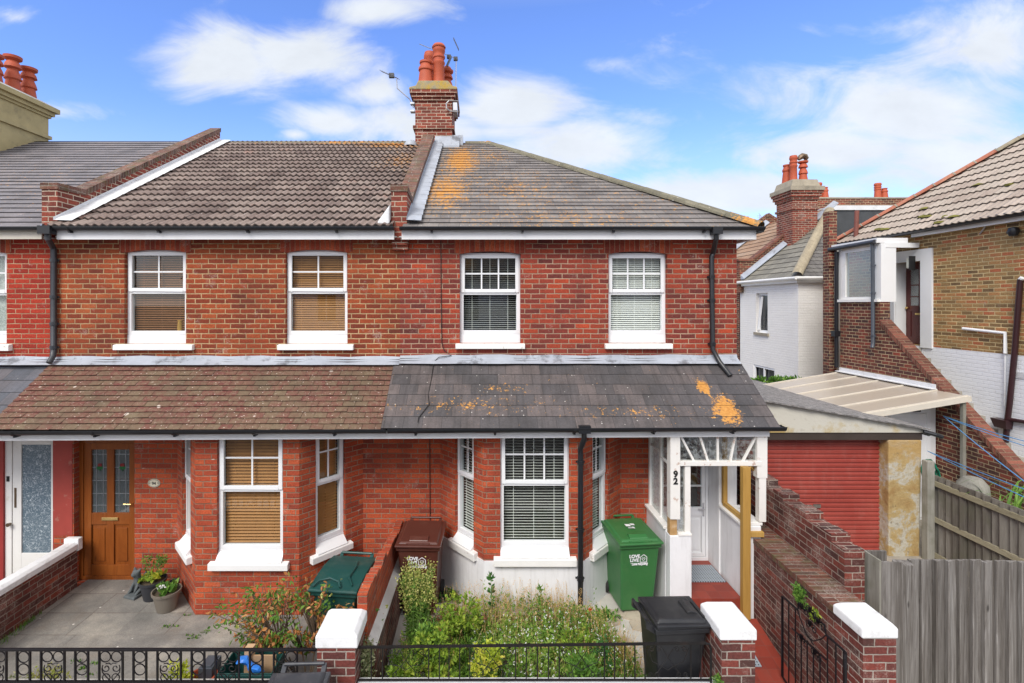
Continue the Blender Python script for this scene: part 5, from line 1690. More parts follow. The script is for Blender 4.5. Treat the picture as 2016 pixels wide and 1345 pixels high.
t = thing('iron_railing', 'heavy black wrought iron railing of rings and scrolls in front of the paved garden', 'railing', (bx(300), RYY, .56))
zt, zbt = .885, .60
m = MB(); m.box(-9.0, -1.56, RYY - .012, RYY + .012, zt, zt + .024); m.build('top_rail', M['iron'], t, bevel=.003)
m = MB(); m.box(-9.0, -1.56, RYY - .010, RYY + .010, zbt - .02, zbt); m.build('bottom_rail', M['iron'], t)
for k in range(-30, 7):
    o_ = 114.5 * (k - 2)
    for (pa, pb, kind) in ((33.8 + 229, 59 + 229, 0), (81 + 229, 127 + 229, 1)):
        xa, xb = bx(pa + o_), bx(pb + o_)
        if xb > -1.56 or xa < -6.9: continue
        for xx in (xa, xb):
            m = MB(); m.box(xx - .007, xx + .007, RYY - .009, RYY + .009, zbt, zt); m.build('bar', M['iron'], t)
        cxm = (xa + xb) / 2
        m = MB()
        if kind == 0:
            r = (xb - xa) / 2 - .008
            z = zt - r - .006
            while z > zbt:
                ring(m, cxm, z, r, .0055); z -= 2 * r + .012
        else:
            r = (xb - xa) / 4 - .006
            for s in (-1, 1):
                ring(m, cxm + s * (r + .004), zt - r - .006, r, .0055)
                zz = zt - 2 * r - .065
                spiral(m, cxm + s * .045, zz, .012, .042, 0 if s > 0 else 180, 400 if s > 0 else -220, .005)
                m.tube([(cxm + s * .087, RYY, zz), (cxm + s * .082, RYY, zz - .04), (cxm + s * .04, RYY, zz - .09), (cxm + s * .01, RYY, zz - .12)], .005, 5)
                m.tube([(cxm, RYY, zz + .035), (cxm + s * .02, RYY, zz + .047), (cxm + s * .05, RYY, zz + .042)], .005, 5)
                ring(m, cxm + s * .045, zbt + .03, .036, .005)
        m.build('scroll', M['iron'], t)

t = thing('iron_railing', 'thin black iron railing with heart scrolls in front of the weedy garden', 'railing', (bx(1060), RYY, .58))
def tz(x): return .91 + (x + 1.1) * .012
m = MB(); m.hexa([(-1.17, RYY - .009, tz(-1.17)), (2.16, RYY - .009, tz(2.16)), (2.16, RYY + .009, tz(2.16)), (-1.17, RYY + .009, tz(-1.17)), (-1.17, RYY - .009, tz(-1.17) + .02), (2.16, RYY - .009, tz(2.16) + .02), (2.16, RYY + .009, tz(2.16) + .02), (-1.17, RYY + .009, tz(-1.17) + .02)]); m.build('top_rail', M['ironrust'], t)
m = MB(); m.box(-1.17, 2.2, RYY - .008, RYY + .008, .60, .616); m.build('bottom_rail', M['ironrust'], t)
m = MB(); m.tube([(2.15, RYY, tz(2.16) + .01), (2.19, RYY, tz(2.16)), (2.205, RYY, tz(2.16) - .04), (2.205, RYY, .58)], .011, 8); m.build('end_post', M['ironrust'], t)
for px in (731, 753, 844, 865, 884, 905, 925, 1015, 1036, 1058, 1080, 1101, 1190, 1210, 1230, 1250, 1270, 1360, 1380):
    xx = bx(px); m = MB(); m.box(xx - .005, xx + .005, RYY - .005, RYY + .005, .616, tz(xx)); m.build('bar', M['ironrust'], t)
for (pa, pb) in ((753, 844), (925, 1015), (1101, 1190), (1270, 1360)):
    xa, xb = bx(pa), bx(pb); cxm = (xa + xb) / 2
    m = MB()
    for s in (-1, 1):
        for q in (.085, .155):
            spiral(m, cxm + s * q, tz(cxm) - .045, .008, .028, 90, 90 + s * 420, .0035)
        m.tube([(cxm + s * .20, RYY, tz(cxm) - .03), (cxm + s * .15, RYY, tz(cxm) - .16), (cxm + s * .06, RYY, .74), (cxm, RYY, .70)], .0035, 5)
        m.tube([(cxm + s * .05, RYY, tz(cxm) - .04), (cxm + s * .02, RYY, tz(cxm) - .09), (cxm, RYY, tz(cxm) - .12), (cxm + s * .10, RYY, .68)], .0035, 5)
        spiral(m, cxm + s * .10, .66, .008, .03, -90, -90 - s * 420, .0035)
        spiral(m, cxm + s * .17, .66, .008, .026, -90, -90 + s * 420, .0035)
    m.build('scroll', M['ironrust'], t)

# open gate
GX = 3.44
t = thing('iron_gate', 'open black iron gate with leaf scrolls folded back against the boundary wall', 'gate', (GX, 4.8, 0))
def gz(y): return .92 - (y - 4.78) * .05
def gb(y): return patz(y) + .06
m = MB()
m.box(GX - .012, GX + .012, 4.775, 4.80, gb(4.8) - .02, gz(4.78)); m.box(GX - .010, GX + .010, 5.77, 5.79, gb(5.78), gz(5.78))
m.bar((GX, 4.79, gz(4.79)), (GX, 5.05, gz(5.05)), .016, .016); m.bar((GX, 5.50, gz(5.5)), (GX, 5.78, gz(5.78)), .016, .016)
m.bar((GX, 4.79, gb(4.79) + .02), (GX, 5.78, gb(5.78)), .014, .014)
m.bar((GX, 5.05, .66), (GX, 5.60, .62), .012, .012)
m.tube([(GX, 5.05, gz(5.05)), (GX, 5.07, gz(5.05) + .09), (GX, 5.18, gz(5.05) + .06), (GX, 5.28, gz(5.2) + .10), (GX, 5.38, gz(5.4) + .06), (GX, 5.48, gz(5.5) + .09), (GX, 5.5, gz(5.5))], .008, 6)
m.tube([(GX, 4.79, gz(4.8) - .02), (GX - .04, 4.73, gz(4.8) - .03), (GX - .05, 4.72, gz(4.8) - .10)], .012, 6)
m.build('frame', M['iron'], t)
for y in (4.91, 5.03, 5.14, 5.24, 5.34, 5.44, 5.54, 5.66):
    m = MB(); hi = gz(y) if y < 5.06 or y > 5.5 else .66
    m.box(GX - .005, GX + .005, y - .005, y + .005, gb(y), hi); m.build('bar', M['iron'], t)
m = MB()
for c, (yy, zz) in enumerate(((5.15, .95), (5.28, .99), (5.42, .94), (5.28, .84), (5.2, .60), (5.42, .60))):
    for s in (-1, 1):
        pts = []
        for k in range(20):
            a = R(90 + s * 400 * k / 19); r = .01 + .035 * k / 19
            pts.append((GX, yy + s * .045 + r * math.cos(a), zz + r * math.sin(a)))
        m.tube(pts, .005, 5, caps=False)
    for j in range(5):
        a = R(90 + (j - 2) * 32)
        m.face([(GX - .004, yy, zz), (GX - .02, yy + .035 * math.cos(a) - .01, zz + .035 * math.sin(a)), (GX, yy + .07 * math.cos(a), zz + .07 * math.sin(a)), (GX + .02, yy + .035 * math.cos(a) + .01, zz + .035 * math.sin(a))])
m.tube([(GX, 5.05, gz(5.05)), (GX, 5.12, .82), (GX, 5.24, .72), (GX, 5.34, .70)], .006, 5)
m.tube([(GX, 5.50, gz(5.5)), (GX, 5.46, .82), (GX, 5.36, .72), (GX, 5.24, .68)], .006, 5)
m.build('leaf_scroll', M['iron'], t)


# ---------------------------------------------------------------- wheelie bins
def bin_(label, x, y, z, rz, mat, w=.58, d=.72, h=1.06, lidh=0, logo=False, style=0, lidmat=None, scuff=False):
    t = thing('wheelie_bin', label, 'bin', (x, y, z), rz, group='wheelie bins')
    mm = M[mat]
    hb = h * .90
    tx, ty = w / 2 - .02, d / 2 - .02
    bxx, byf, byb = w / 2 - .07, -d / 2 + .13, d / 2 - .08
    m = MB()
    m.hexa([(-bxx, byf, .03), (bxx, byf, .03), (bxx, byb, .03), (-bxx, byb, .03), (-tx, -ty, hb), (tx, -ty, hb), (tx, ty, hb), (-tx, ty, hb)])
    m.build('body', mm, t, bevel=.025)
    m = MB(); m.box(-w / 2, w / 2, -d / 2, d / 2 - .01, hb - .03, hb + .025); m.build('rim', mm, t, bevel=.012)
    # wheels at the back
    for s in (-1, 1):
        m = MB(); m.T = (V((s * (w / 2 - .015), d / 2 - .06, .10)), V((0, 1, 0)), V((-s, 0, 0)))
        N = 18
        for (r0, y0, r1, y1) in ((.0, 0, .06, 0), (.06, 0, .10, .005), (.10, .005, .10, .045), (.10, .045, .04, .05), (.04, .05, .0, .05)):
            for k in range(N):
                a, b = 2 * math.pi * k / N, 2 * math.pi * (k + 1) / N
                m.face([(r0 * math.cos(a), y0, r0 * math.sin(a)), (r0 * math.cos(b), y0, r0 * math.sin(b)), (r1 * math.cos(b), y1, r1 * math.sin(b)), (r1 * math.cos(a), y1, r1 * math.sin(a))])
        m.T = None
        m.build('wheel', M['rubber'], t, smooth=True)
    # lid
    z0 = hb + .027
    m = MB()
    N = 6
    if style == 0:
        x1, yf, yb = w / 2 + .012, -d / 2 - .035, d / 2 - .02
        m.hexa([(-x1, yf, z0), (x1, yf, z0), (x1, yb, z0), (-x1, yb, z0), (-x1, yf, z0 + .03), (x1, yf, z0 + .03), (x1, yb, z0 + .045), (-x1, yb, z0 + .045)])
        a, b = x1 - .035, .05
        m.hexa([(-a, yf + .05, z0 + .03), (a, yf + .05, z0 + .03), (a, yb - .01, z0 + .045), (-a, yb - .01, z0 + .045), (-a + .03, yf + .08, z0 + .055), (a - .03, yf + .08, z0 + .055), (a - .03, yb - .05, z0 + .075), (-a + .03, yb - .05, z0 + .075)])
        lid = m.build('lid', lidmat or mm, t, bevel=.010)
        m = MB(); q = w * .27
        m.prismx([(yf + .085, z0 + .05), (yf + .20, z0 + .05), (yf + .20, z0 + .078), (yf + .16, z0 + .088), (yf + .095, z0 + .065)], -q * .8, q * .8); m.box(-q, q, yf + .03, yf + .055, z0 + .031, z0 + .048)
        m.build('lid_grip', lidmat or mm, lid, bevel=.006)
    else:
        x1, yf, yb = w / 2 + .015, -d / 2 - .03, d / 2 - .0
        for i in range(8):
            ya, yc = yf + (yb - yf) * i / 8, yf + (yb - yf) * (i + 1) / 8
            za, zc = z0 + .03 + .05 * math.sin(math.pi * i / 8 * .9), z0 + .03 + .05 * math.sin(math.pi * (i + 1) / 8 * .9)
            m.face([(-x1, ya, za), (x1, ya, za), (x1, yc, zc), (-x1, yc, zc)])
            m.face([(-x1, ya, z0), (-x1, ya, za), (-x1, yc, zc), (-x1, yc, z0)]); m.face([(x1, ya, za), (x1, ya, z0), (x1, yc, z0), (x1, yc, zc)])
        m.face([(-x1, yf, z0), (x1, yf, z0), (x1, yf, z0 + .03), (-x1, yf, z0 + .03)]); m.face([(-x1, yb, z0), (-x1, yb, z0 + .04), (x1, yb, z0 + .04), (x1, yb, z0)])
        m.face([(-x1, yf, z0), (-x1, yb, z0), (x1, yb, z0), (x1, yf, z0)])
        lid = m.build('lid', lidmat or mm, t, bevel=.012)
        m = MB()
        m.tube([(-.24, yf + .03, z0 + .055), (-.2, yf + .10, z0 + .085), (-.08, yf + .15, z0 + .095), (.04, yf + .10, z0 + .085), (.08, yf + .03, z0 + .06)], .012, 6)
        m.tube([(.10, yf + .55, z0 + .095), (.13, yf + .4, z0 + .10), (.12, yf + .2, z0 + .09), (.20, yf + .08, z0 + .06)], .010, 6)
        m.build('lid_grip', lidmat or mm, lid, smooth=True)
    # handle bar behind hinge
    m = MB()
    yh = d / 2 + .06
    m.tube([(-w * .36, yh, z0 + .06), (w * .36, yh, z0 + .06)], .016, 10)
    for s in (-1, 1):
        m.hexa([(s * w * .36 - .02, d / 2 - .03, z0 - .08), (s * w * .36 + .02, d / 2 - .03, z0 - .08), (s * w * .36 + .02, yh + .01, z0 - .01), (s * w * .36 - .02, yh + .01, z0 - .01),
                (s * w * .36 - .02, d / 2 - .03, z0 + .0), (s * w * .36 + .02, d / 2 - .03, z0 + .0), (s * w * .36 + .02, yh + .01, z0 + .06), (s * w * .36 - .02, yh + .01, z0 + .06)])
    m.build('handle', mm, t, smooth=True)
    if logo:
        # front face tilts slightly: place lettering on it
        za, zb2 = hb * .70, hb
        yfz = lambda zz: -ty + (byf + ty) * (hb - zz) / (hb - .03) - .004
        up = V((0, yfz(hb) - yfz(0), hb)).normalized()
        nr = V((0, -1, 0))
        nr = V((1, 0, 0)).cross(up)
        L = lambda u, zz, o=0: V((u, yfz(zz) - .002 - o, zz))
        zc = hb * .80
        text_mesh('LOVE', .062, L(-.075, zc + .030), (1, 0, 0), up, nr, 'decal_text', M['decal'], t, .0015, .0022, spacing=.95)
        text_mesh('LIVE', .062, L(-.075, zc - .025), (1, 0, 0), up, nr, 'decal_text', M['decal'], t, .0015, .0022, spacing=1.05)
        text_mesh('Love Recycling', .042, L(0, zc - .075), (1, 0, 0), up, nr, 'decal_text', M['decal'], t, .0015, .0012, spacing=.88, shear=.2)
        m = MB(); m.T = (L(0, zc), V((1, 0, 0)), V((0, -1, 0)))
        dd = .0
        def strip(p, q, w_):
            p, q = V((p[0], 0, p[1])), V((q[0], 0, q[1]))
            n_ = V((-(q - p).z, 0, (q - p).x)).normalized() * w_ / 2
            P_ = [p - n_, q - n_, q + n_, p + n_]
            m.face([(a.x, .004 - a.z * (yfz(zc + .1) - yfz(zc)) / -.1 * -1 * -1 if False else .004, a.z) for a in P_])
        H = [(.005, -.035), (.095, -.035), (.095, .035), (.05, .07), (.005, .035), (.005, -.035)]
        for a, b in zip(H, H[1:]): strip(a, b, .009)
        strip((-.125, -.048), (.11, -.048), .006)
        hp_ = [(.05, -.018), (.028, .008), (.030, .024), (.042, .026), (.05, .014), (.058, .026), (.070, .024), (.072, .008), (.05, -.018)]
        for a, b in zip(hp_, hp_[1:]): strip(a, b, .007)
        m.T = None
        # sit the emblem on the tilted face
        for i_, p in enumerate(m.v):
            m.v[i_] = V((p.x, yfz(p.z) - .003, p.z))
        m.build('decal_emblem', M['decal'], t)
    return t


bg = bin_('green wheelie bin with white recycling decal beside the porch', 2.09, 7.07, .035, R(6), 'bingreen', logo=True)
bb = bin_('dark brown wheelie bin with white recycling decal behind the tall weed', -.80, 7.0, .035, R(-2), 'binbrown', logo=True)
bk = bin_('black wheelie bin turned sideways behind the thin railing next to a pillar', 1.97, 5.22, .03, R(94), 'binblack', w=.49, d=.56, h=1.06)
bt = bin_('dark teal wheelie bin with a curved lid beside the stepped garden wall', -1.60, 6.02, 0.0, R(-6), 'binteal', w=.54, d=.72, h=1.06, style=1)
bs_ = bin_('dark grey lidded wheelie bin standing on the pavement outside the ornate railing', -1.60, 4.32, -.17, R(2), 'blackgrey', w=.50, d=.58, h=1.08)
# white stick-on marks on the green lid
m = MB()
zz = 1.06 * .90 + .027 + .08
for (a, b, c, d_) in ((-.05, .02, .02, .09), (.03, .05, .085, .10), (-.04, -.04, .03, -.02), (.02, -.05, .05, .0)):
    m.face([(a, b, zz), (c, b - .01, zz), (c, d_ - .01, zz), (a, d_, zz)])
m.build('lid_sticker', M['decal'], bg)

# recycling boxes behind the ornate railing
for i, (z, lab) in enumerate(((0.0, 'lower dark green recycling box of the stack behind the ornate railing'), (.27, 'upper dark green recycling box holding card and a blue bag behind the railing'))):
    t = thing('recycling_box', lab, 'box', (-2.33, 5.18, z), group='stacked recycling boxes')
    m = MB()
    x0, x1, y0, y1 = -2.60, -2.06, 5.02, 5.36
    w_ = .012
    for (a, b, c, d_) in ((x0, x1, y0, y0 + w_), (x0, x1, y1 - w_, y1), (x0, x0 + w_, y0 + w_, y1 - w_), (x1 - w_, x1, y0 + w_, y1 - w_)):
        m.box(a, b, c, d_, z + .01, z + .27)
    m.box(x0 + w_, x1 - w_, y0 + w_, y1 - w_, z + .01, z + .03)
    m.box(x0 - .015, x1 + .015, y0 - .015, y0 - .001, z + .235, z + .262); m.box(x0 - .015, x1 + .015, y1 + .001, y1 + .015, z + .235, z + .262)
    m.build('tub', M['binteal'], t, bevel=.004)
m = MB(); m.hexa([(-2.42, 5.2, .34), (-2.36, 5.18, .34), (-2.34, 5.2, .66), (-2.42, 5.22, .66), (-2.40, 5.24, .34), (-2.34, 5.24, .34), (-2.32, 5.26, .68), (-2.40, 5.26, .68)]); m.box(-2.34, -2.10, 5.22, 5.24, .33, .58)
tag(m.build('cardboard', plain('brown_cardboard', (.42, .27, .15), .8, .1)), 'torn piece of brown cardboard standing in the upper recycling box', 'cardboard')
m = MB()
pts = []
random.seed(5)
for k in range(9):
    t_ = k / 8
    pts.append((-2.46 + .3 * t_, 5.12 + .05 * math.sin(t_ * 5), .57 - .06 * t_ + .03 * math.sin(t_ * 9)))
m.tube(pts, [.01, .05, .06, .045, .06, .05, .07, .05, .01], 8, flat=.6)
tag(m.build('plastic_bag', plain('bright_blue_plastic', (.03, .22, .75), .35, .1), smooth=True), 'crumpled bright blue plastic bag on the upper recycling box', 'bag')

# ---------------------------------------------------------------- pots and statue by the oak door
def pot_plant(name, label, x, y, r, h, mat):
    t = thing(name, label, 'potted plant', (x, y, 0))
    m = MB(); m.lathe((x, y, 0), [(0, .005), (r * .68, .005), (r * .7, .02), (r * .95, h - .04), (r * 1.04, h - .035), (r * 1.06, h), (r * .98, h), (r * .94, h - .05), (0, h - .05)], 28)
    m.build('pot', mat, t, smooth=True)
    m = MB(); m.lathe((x, y, h - .045), [(r * .93, 0), (0, .012)], 20); m.build('compost', M['soil'], t)
    return t
PA = (X(301, 7.25), 7.25); PB = (X(328, 6.98), 6.98)
tpA = pot_plant('potted_plant', 'charcoal pot with lime and yellow leaves against the brick wall by the oak door', PA[0], PA[1], .17, .27, M['potdark'])
tpB = pot_plant('potted_plant', 'taupe pot of broad green leaves standing in front of the charcoal pot', PB[0], PB[1], .175, .27, M['pot'])
m = MB(); cxx, cyy = X(342, 7.25), 7.25; m.lathe((cxx, cyy, 0), [(0, 0), (.06, 0), (.075, .22), (.08, .24), (.065, .24), (.06, .2), (0, .2)], 16); tag(m.build('small_pot', M['potdark'], smooth=True), 'small black empty pot tucked behind the taupe pot', 'pot')

# squat stone beast statue: a skinned figure
def skin(name, verts, edges, radii, mat, label, cat, sub=2):
    me = bpy.data.meshes.new(name)
    me.from_pydata(verts, edges, [])
    o = bpy.data.objects.new(name, me)
    COL.objects.link(o)
    sk = o.modifiers.new('skin', 'SKIN')
    for v_, r_ in zip(me.skin_vertices[0].data, radii):
        v_.radius = (r_, r_) if not isinstance(r_, tuple) else r_
    me.skin_vertices[0].data[0].use_root = True
    ss = o.modifiers.new('sub', 'SUBSURF'); ss.levels = sub; ss.render_levels = sub
    dg = bpy.context.evaluated_depsgraph_get()
    me2 = bpy.data.meshes.new_from_object(o.evaluated_get(dg))
    bpy.data.objects.remove(o)
    me2.materials.append(mat)
    for p in me2.polygons: p.use_smooth = True
    o = bpy.data.objects.new(name, me2); COL.objects.link(o)
    return tag(o, label, cat)
sx, sy = X(274, 7.36), 7.36
v = [(0, 0, .13), (0, -.01, .22), (0, -.03, .30), (0, -.05, .37), (0, -.10, .385), (0, -.14, .375),      # pelvis chest neck head muzzle
     (-.05, -.04, .43), (.05, -.04, .43), (-.075, -.02, .465), (.075, -.02, .465),                        # ears
     (-.05, -.03, .24), (-.055, -.09, .16), (-.05, -.13, .08), (.05, -.03, .24), (.055, -.09, .16), (.05, -.13, .08),   # fore legs
     (-.07, -.02, .10), (-.085, -.09, .09), (-.08, -.14, .05), (.07, -.02, .10), (.085, -.09, .09), (.08, -.14, .05),   # hind legs
     (0, .07, .10), (.05, .10, .13)]
e = [(0, 1), (1, 2), (2, 3), (3, 4), (4, 5), (3, 6), (6, 8), (3, 7), (7, 9), (1, 10), (10, 11), (11, 12), (1, 13), (13, 14), (14, 15), (0, 16), (16, 17), (17, 18), (0, 19), (19, 20), (20, 21), (0, 22), (22, 23)]
r = [.075, .07, .05, .06, .045, .03, .025, .025, .012, .012, .03, .022, .022, .03, .022, .022, .045, .03, .022, .045, .03, .022, .02, .012]
rot = R(-18)
v = [(sx + .82 * (a * math.cos(rot) - b * math.sin(rot)), sy + .82 * (a * math.sin(rot) + b * math.cos(rot)), c * .82) for a, b, c in v]
r = [q * .84 for q in r]
st = skin('garden_statue', v, e, r, M['statue'], 'small grey stone winged beast statue sitting on a wedge base by the oak door', 'statue')
m = MB()
def rp(a, b, c): return (sx + .82 * (a * math.cos(rot) - b * math.sin(rot)), sy + .82 * (a * math.sin(rot) + b * math.cos(rot)), c * .82 + .001)
m.hexa([rp(-.13, -.20, 0.002), rp(.13, -.20, 0.002), rp(.12, .10, 0.002), rp(-.12, .10, 0.002), rp(-.12, -.19, .045), rp(.12, -.19, .045), rp(.11, .09, .07), rp(-.11, .09, .07)])
m.build('base', M['statue'], st, bevel=.01)
m = MB()
for s in (-1, 1):
    m.hexa([rp(s * .04, .03, .18), rp(s * .05, .05, .18), rp(s * .13, .05, .30), rp(s * .12, .03, .30), rp(s * .04, .03, .30), rp(s * .05, .05, .30), rp(s * .12, .05, .40), rp(s * .11, .03, .40)])
m.build('wings', M['statue'], st, bevel=.006)

# ---------------------------------------------------------------- garage
t = thing('garage', 'low felt roofed garage with red roller door and crumbling yellow pier', 'garage', (5.7, 8.57, 0))
GY = 8.57
def gr(x): return 2.665 - (x - 4.3) * .172
m = MB(); m.prism([(4.05, 2.03), (7.46, 2.03), (7.46, gr(7.46) - .03), (4.05, gr(4.05) - .03)], GY - .02, GY + .10); m.build('gable_panel', M['gable'], t)
m = MB(); m.box(4.3, 7.46, GY + .0, GY + .12, 1.90, 2.028); m.build('lintel', plain('dark_brown_timber', (.045, .032, .026), .8, .2), t)
m = MB()
N = 14
random.seed(11)
m.hexa([(6.88, GY - .02, -.2), (7.40, GY - .02, -.2), (7.40, GY + .3, -.2), (6.88, GY + .3, -.2), (6.88, GY - .02, 1.90), (7.44, GY - .02, 1.90), (7.44, GY + .3, 1.90), (6.88, GY + .3, 1.90)])
m.build('pier', M['pier'], t, bevel=.02)
m = MB(); m.box(4.3, 4.62, GY + .0, GY + .3, -.2, 1.9); m.build('left_pier', M['brickgar'], t)
m = MB()
m.box(4.05, 4.2, GY + .1, 14, -.2, 2.5, skip='d'); m.box(7.30, 7.42, GY + .3, 14, -.2, 2.05, skip='d'); m.box(4.05, 7.42, 13.9, 14, -.2, 2.05)
m.build('side_walls', M['render'], t)
m = MB()
pp = .0765
nsl = 27
for i in range(nsl):
    z0 = -.08 + i * pp
    pr = [(0, 0), (.004, .008), (.022, .016), (.024, .052), (.006, .062), (0, .0765)]
    for (a, b), (c, d_) in zip(pr, pr[1:]):
        yy = GY + .20
        m.face([(4.5, yy - a, z0 + b), (6.90, yy - a, z0 + b), (6.90, yy - c, z0 + d_), (4.5, yy - c, z0 + d_)])
rd = m.build('roller_door', M['roller'], t)
m = MB(); m.box(X(1600, GY + .17), X(1615, GY + .17), GY + .155, GY + .172, Z(1000, GY + .16), Z(993, GY + .16)); m.build('handle', M['chrome'], rd)
m = MB(); m.box(4.5, 6.9, GY + .165, GY + .2, -.13, -.085); m.build('bottom_bar', M['alu'], rd)
m = MB()
K = 30
for i in range(K):
    xa, xb = 4.02 + 3.50 * i / K, 4.02 + 3.50 * (i + 1) / K
    ja, jb = .01 * math.sin(i * 2.3) + .006 * math.sin(i * 5.1), .01 * math.sin((i + 1) * 2.3) + .006 * math.sin((i + 1) * 5.1)
    m.face([(xa, GY - .10 + ja, gr(xa)), (xb, GY - .10 + jb, gr(xb)), (xb, 14.1, gr(xb)), (xa, 14.1, gr(xa))])
    m.face([(xa, GY - .10 + ja, gr(xa) - .022), (xb, GY - .10 + jb, gr(xb) - .022), (xb, GY - .10 + jb, gr(xb)), (xa, GY - .10 + ja, gr(xa))])
m.face([(7.52, GY - .1, gr(7.52) - .02), (7.52, 14.1, gr(7.52) - .02), (7.52, 14.1, gr(7.52)), (7.52, GY - .1, gr(7.52))])
m.build('felt_roof', M['felt'], t)
m = MB(); m.tube([(7.53, GY - .05, 2.02), (7.53, 14, 1.98)], .045, 8); m.tube([(7.44, GY - .05, 2.055), (7.58, GY - .12, 2.02), (7.68, GY - .13, 1.985)], .035, 8); m.build('gutter', M['black'], t)

# ---------------------------------------------------------------- right hand fences
def board_fence(name, label, O, ud, nrm, L, z0, ztf, bw, mat, railz, postu, railmat, railside=1, over=.012, group=None, curve=.0):
    O, ud, nrm = V(O), V(ud), V(nrm)
    t = thing(name, label, 'fence', tuple(O))
    m = MB((O, ud, nrm))
    u = 0
    i = 0
    while u < L:
        w = bw * random.uniform(.94, 1.06)
        u1 = min(u + w, L)
        zt = ztf(u) + random.uniform(-.008, .008)
        d0, d1 = random.uniform(.0, .004), random.uniform(.030, .055)
        tl = random.uniform(-.006, .006)
        a = random.random()
        # feather-edge board: thin one side, thick the other
        mid, bow = (u + u1) / 2, random.uniform(-.012, .004)
        zq = zt + random.uniform(-.006, .006)
        def sect(z_, t_):
            return [(u + t_ + .002, -d1, z_), (u + t_ + .012, -d1 - .004, z_), (mid + t_, -(d0 + d1) / 2 + bow, z_), (u1 + t_ - .006, -.002 - d0, z_), (u1 + t_ - .006, .002, z_), (u + t_ + .002, .002, z_)]
        S0, S1 = sect(z0, 0), sect(zt, tl)
        for k_ in range(6):
            m.face([S0[k_], S0[(k_ + 1) % 6], S1[(k_ + 1) % 6], S1[k_]], a=a)
        m.face(S1, a=a)
        m.face([(u1 - .006, .001, z0), (u1 + .004, .001, z0), (u1 + .004, .001, zt), (u1 - .006, .001, zt)], a=0)  # dark strip at each seam, gap shade put into the colour
        u = u1
    m.build('boards', mat, t)
    for z in railz:
        m = MB((O, ud, nrm)); s = railside
        m.hexa([(0, s * .004 if s > 0 else -.07, z(0) - .035), (L, s * .004 if s > 0 else -.07, z(L) - .035), (L, .06 if s > 0 else -.026, z(L) - .035), (0, .06 if s > 0 else -.026, z(0) - .035),
                (0, s * .004 if s > 0 else -.055, z(0) + .035), (L, s * .004 if s > 0 else -.055, z(L) + .035), (L, .06 if s > 0 else -.026, z(L) + .04), (0, .06 if s > 0 else -.026, z(0) + .04)])
        m.build('rail', railmat, t)
    for (u, zt) in postu:
        m = MB((O, ud, nrm)); m.box(u - .055, u + .055, .07 if railside > 0 else -.16, .18 if railside > 0 else -.075, -.3, zt); m.build('post', M['fencepost'], t, bevel=.006)
    return t
# depth running fence (rails towards the garage)
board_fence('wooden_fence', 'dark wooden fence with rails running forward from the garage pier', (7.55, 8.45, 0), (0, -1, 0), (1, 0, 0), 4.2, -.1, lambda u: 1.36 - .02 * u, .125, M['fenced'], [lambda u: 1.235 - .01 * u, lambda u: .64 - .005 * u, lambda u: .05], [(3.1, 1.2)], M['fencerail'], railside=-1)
m = MB(); m.box(7.37, 7.49, 8.36, 8.48, -.2, 1.60); tag(m.build('fence_post', M['fencepost'], bevel=.01), 'tall grey timber fence post against the garage pier', 'post')
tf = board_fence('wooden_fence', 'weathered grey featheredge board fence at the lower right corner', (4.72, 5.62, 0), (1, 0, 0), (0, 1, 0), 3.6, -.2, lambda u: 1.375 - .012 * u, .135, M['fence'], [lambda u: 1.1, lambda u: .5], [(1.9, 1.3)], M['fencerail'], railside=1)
m = MB(); m.hexa([(4.47, 5.44, -.3), (4.70, 5.50, -.3), (4.70, 5.60, -.3), (4.47, 5.52, -.3), (4.50, 5.44, 1.40), (4.71, 5.50, 1.37), (4.70, 5.60, 1.38), (4.47, 5.52, 1.43)]); m.build('end_board', M['fence'], tf, bevel=.012)
t = thing('timber_screen', 'grey timber boxing between the brick wall end and the board fence', 'screen', (4.3, 5.4, 0))
m = MB(); m.box(4.215, 4.235, 5.36, 5.66, -.3, 1.49, a=.45); m.build('side_board', M['fencepost'], t)
m = MB(); m.box(4.237, 4.33, 5.36, 5.385, -.3, 1.47, a=.7); m.box(4.332, 4.47, 5.365, 5.385, -.3, 1.465, a=.35); m.box(4.24, 4.5, 5.62, 5.65, -.3, 1.46, a=.2); m.build('front_boards', M['fence'], t)

# ---------------------------------------------------------------- neighbour on the right
XY_, XS = 9.9, 9.0
t = thing('side_house', 'yellow stock brick house with pale tiled roof and outside brick staircase', 'house', (9.9, 9, 0))
m = MB()
mY = 13.9
wallpanel(m, (XY_, mY, 0), (0, -1, 0), (1, 0, 0), 11, 3.25, 5.86, [(mY - 12.1, mY - 11.38, 3.26, 5.16)], .25)
m.build('yellow_wall', M['brickyel'], t)
m = MB(); m.face([(XY_ - .004, mY, -.4), (XY_ - .004, 2.9, -.4), (XY_ - .004, 2.9, 3.25), (XY_ - .004, mY, 3.25)]); m.build('white_wall', M['whitebrick2'], t)
m = MB(); m.face([(XY_ + .2, mY, -.4), (18, mY, -.4), (18, mY, 5.8), (XY_, mY, 5.8)]); m.face([(18, mY, -.4), (18, 2.9, -.4), (18, 2.9, 5.8), (18, mY, 5.8)]); m.face([(XY_, 2.9, -.4), (18, 2.9, -.4), (18, 2.9, 5.8), (XY_, 2.9, 5.8)]); m.build('other_walls', M['brickyel'], t)
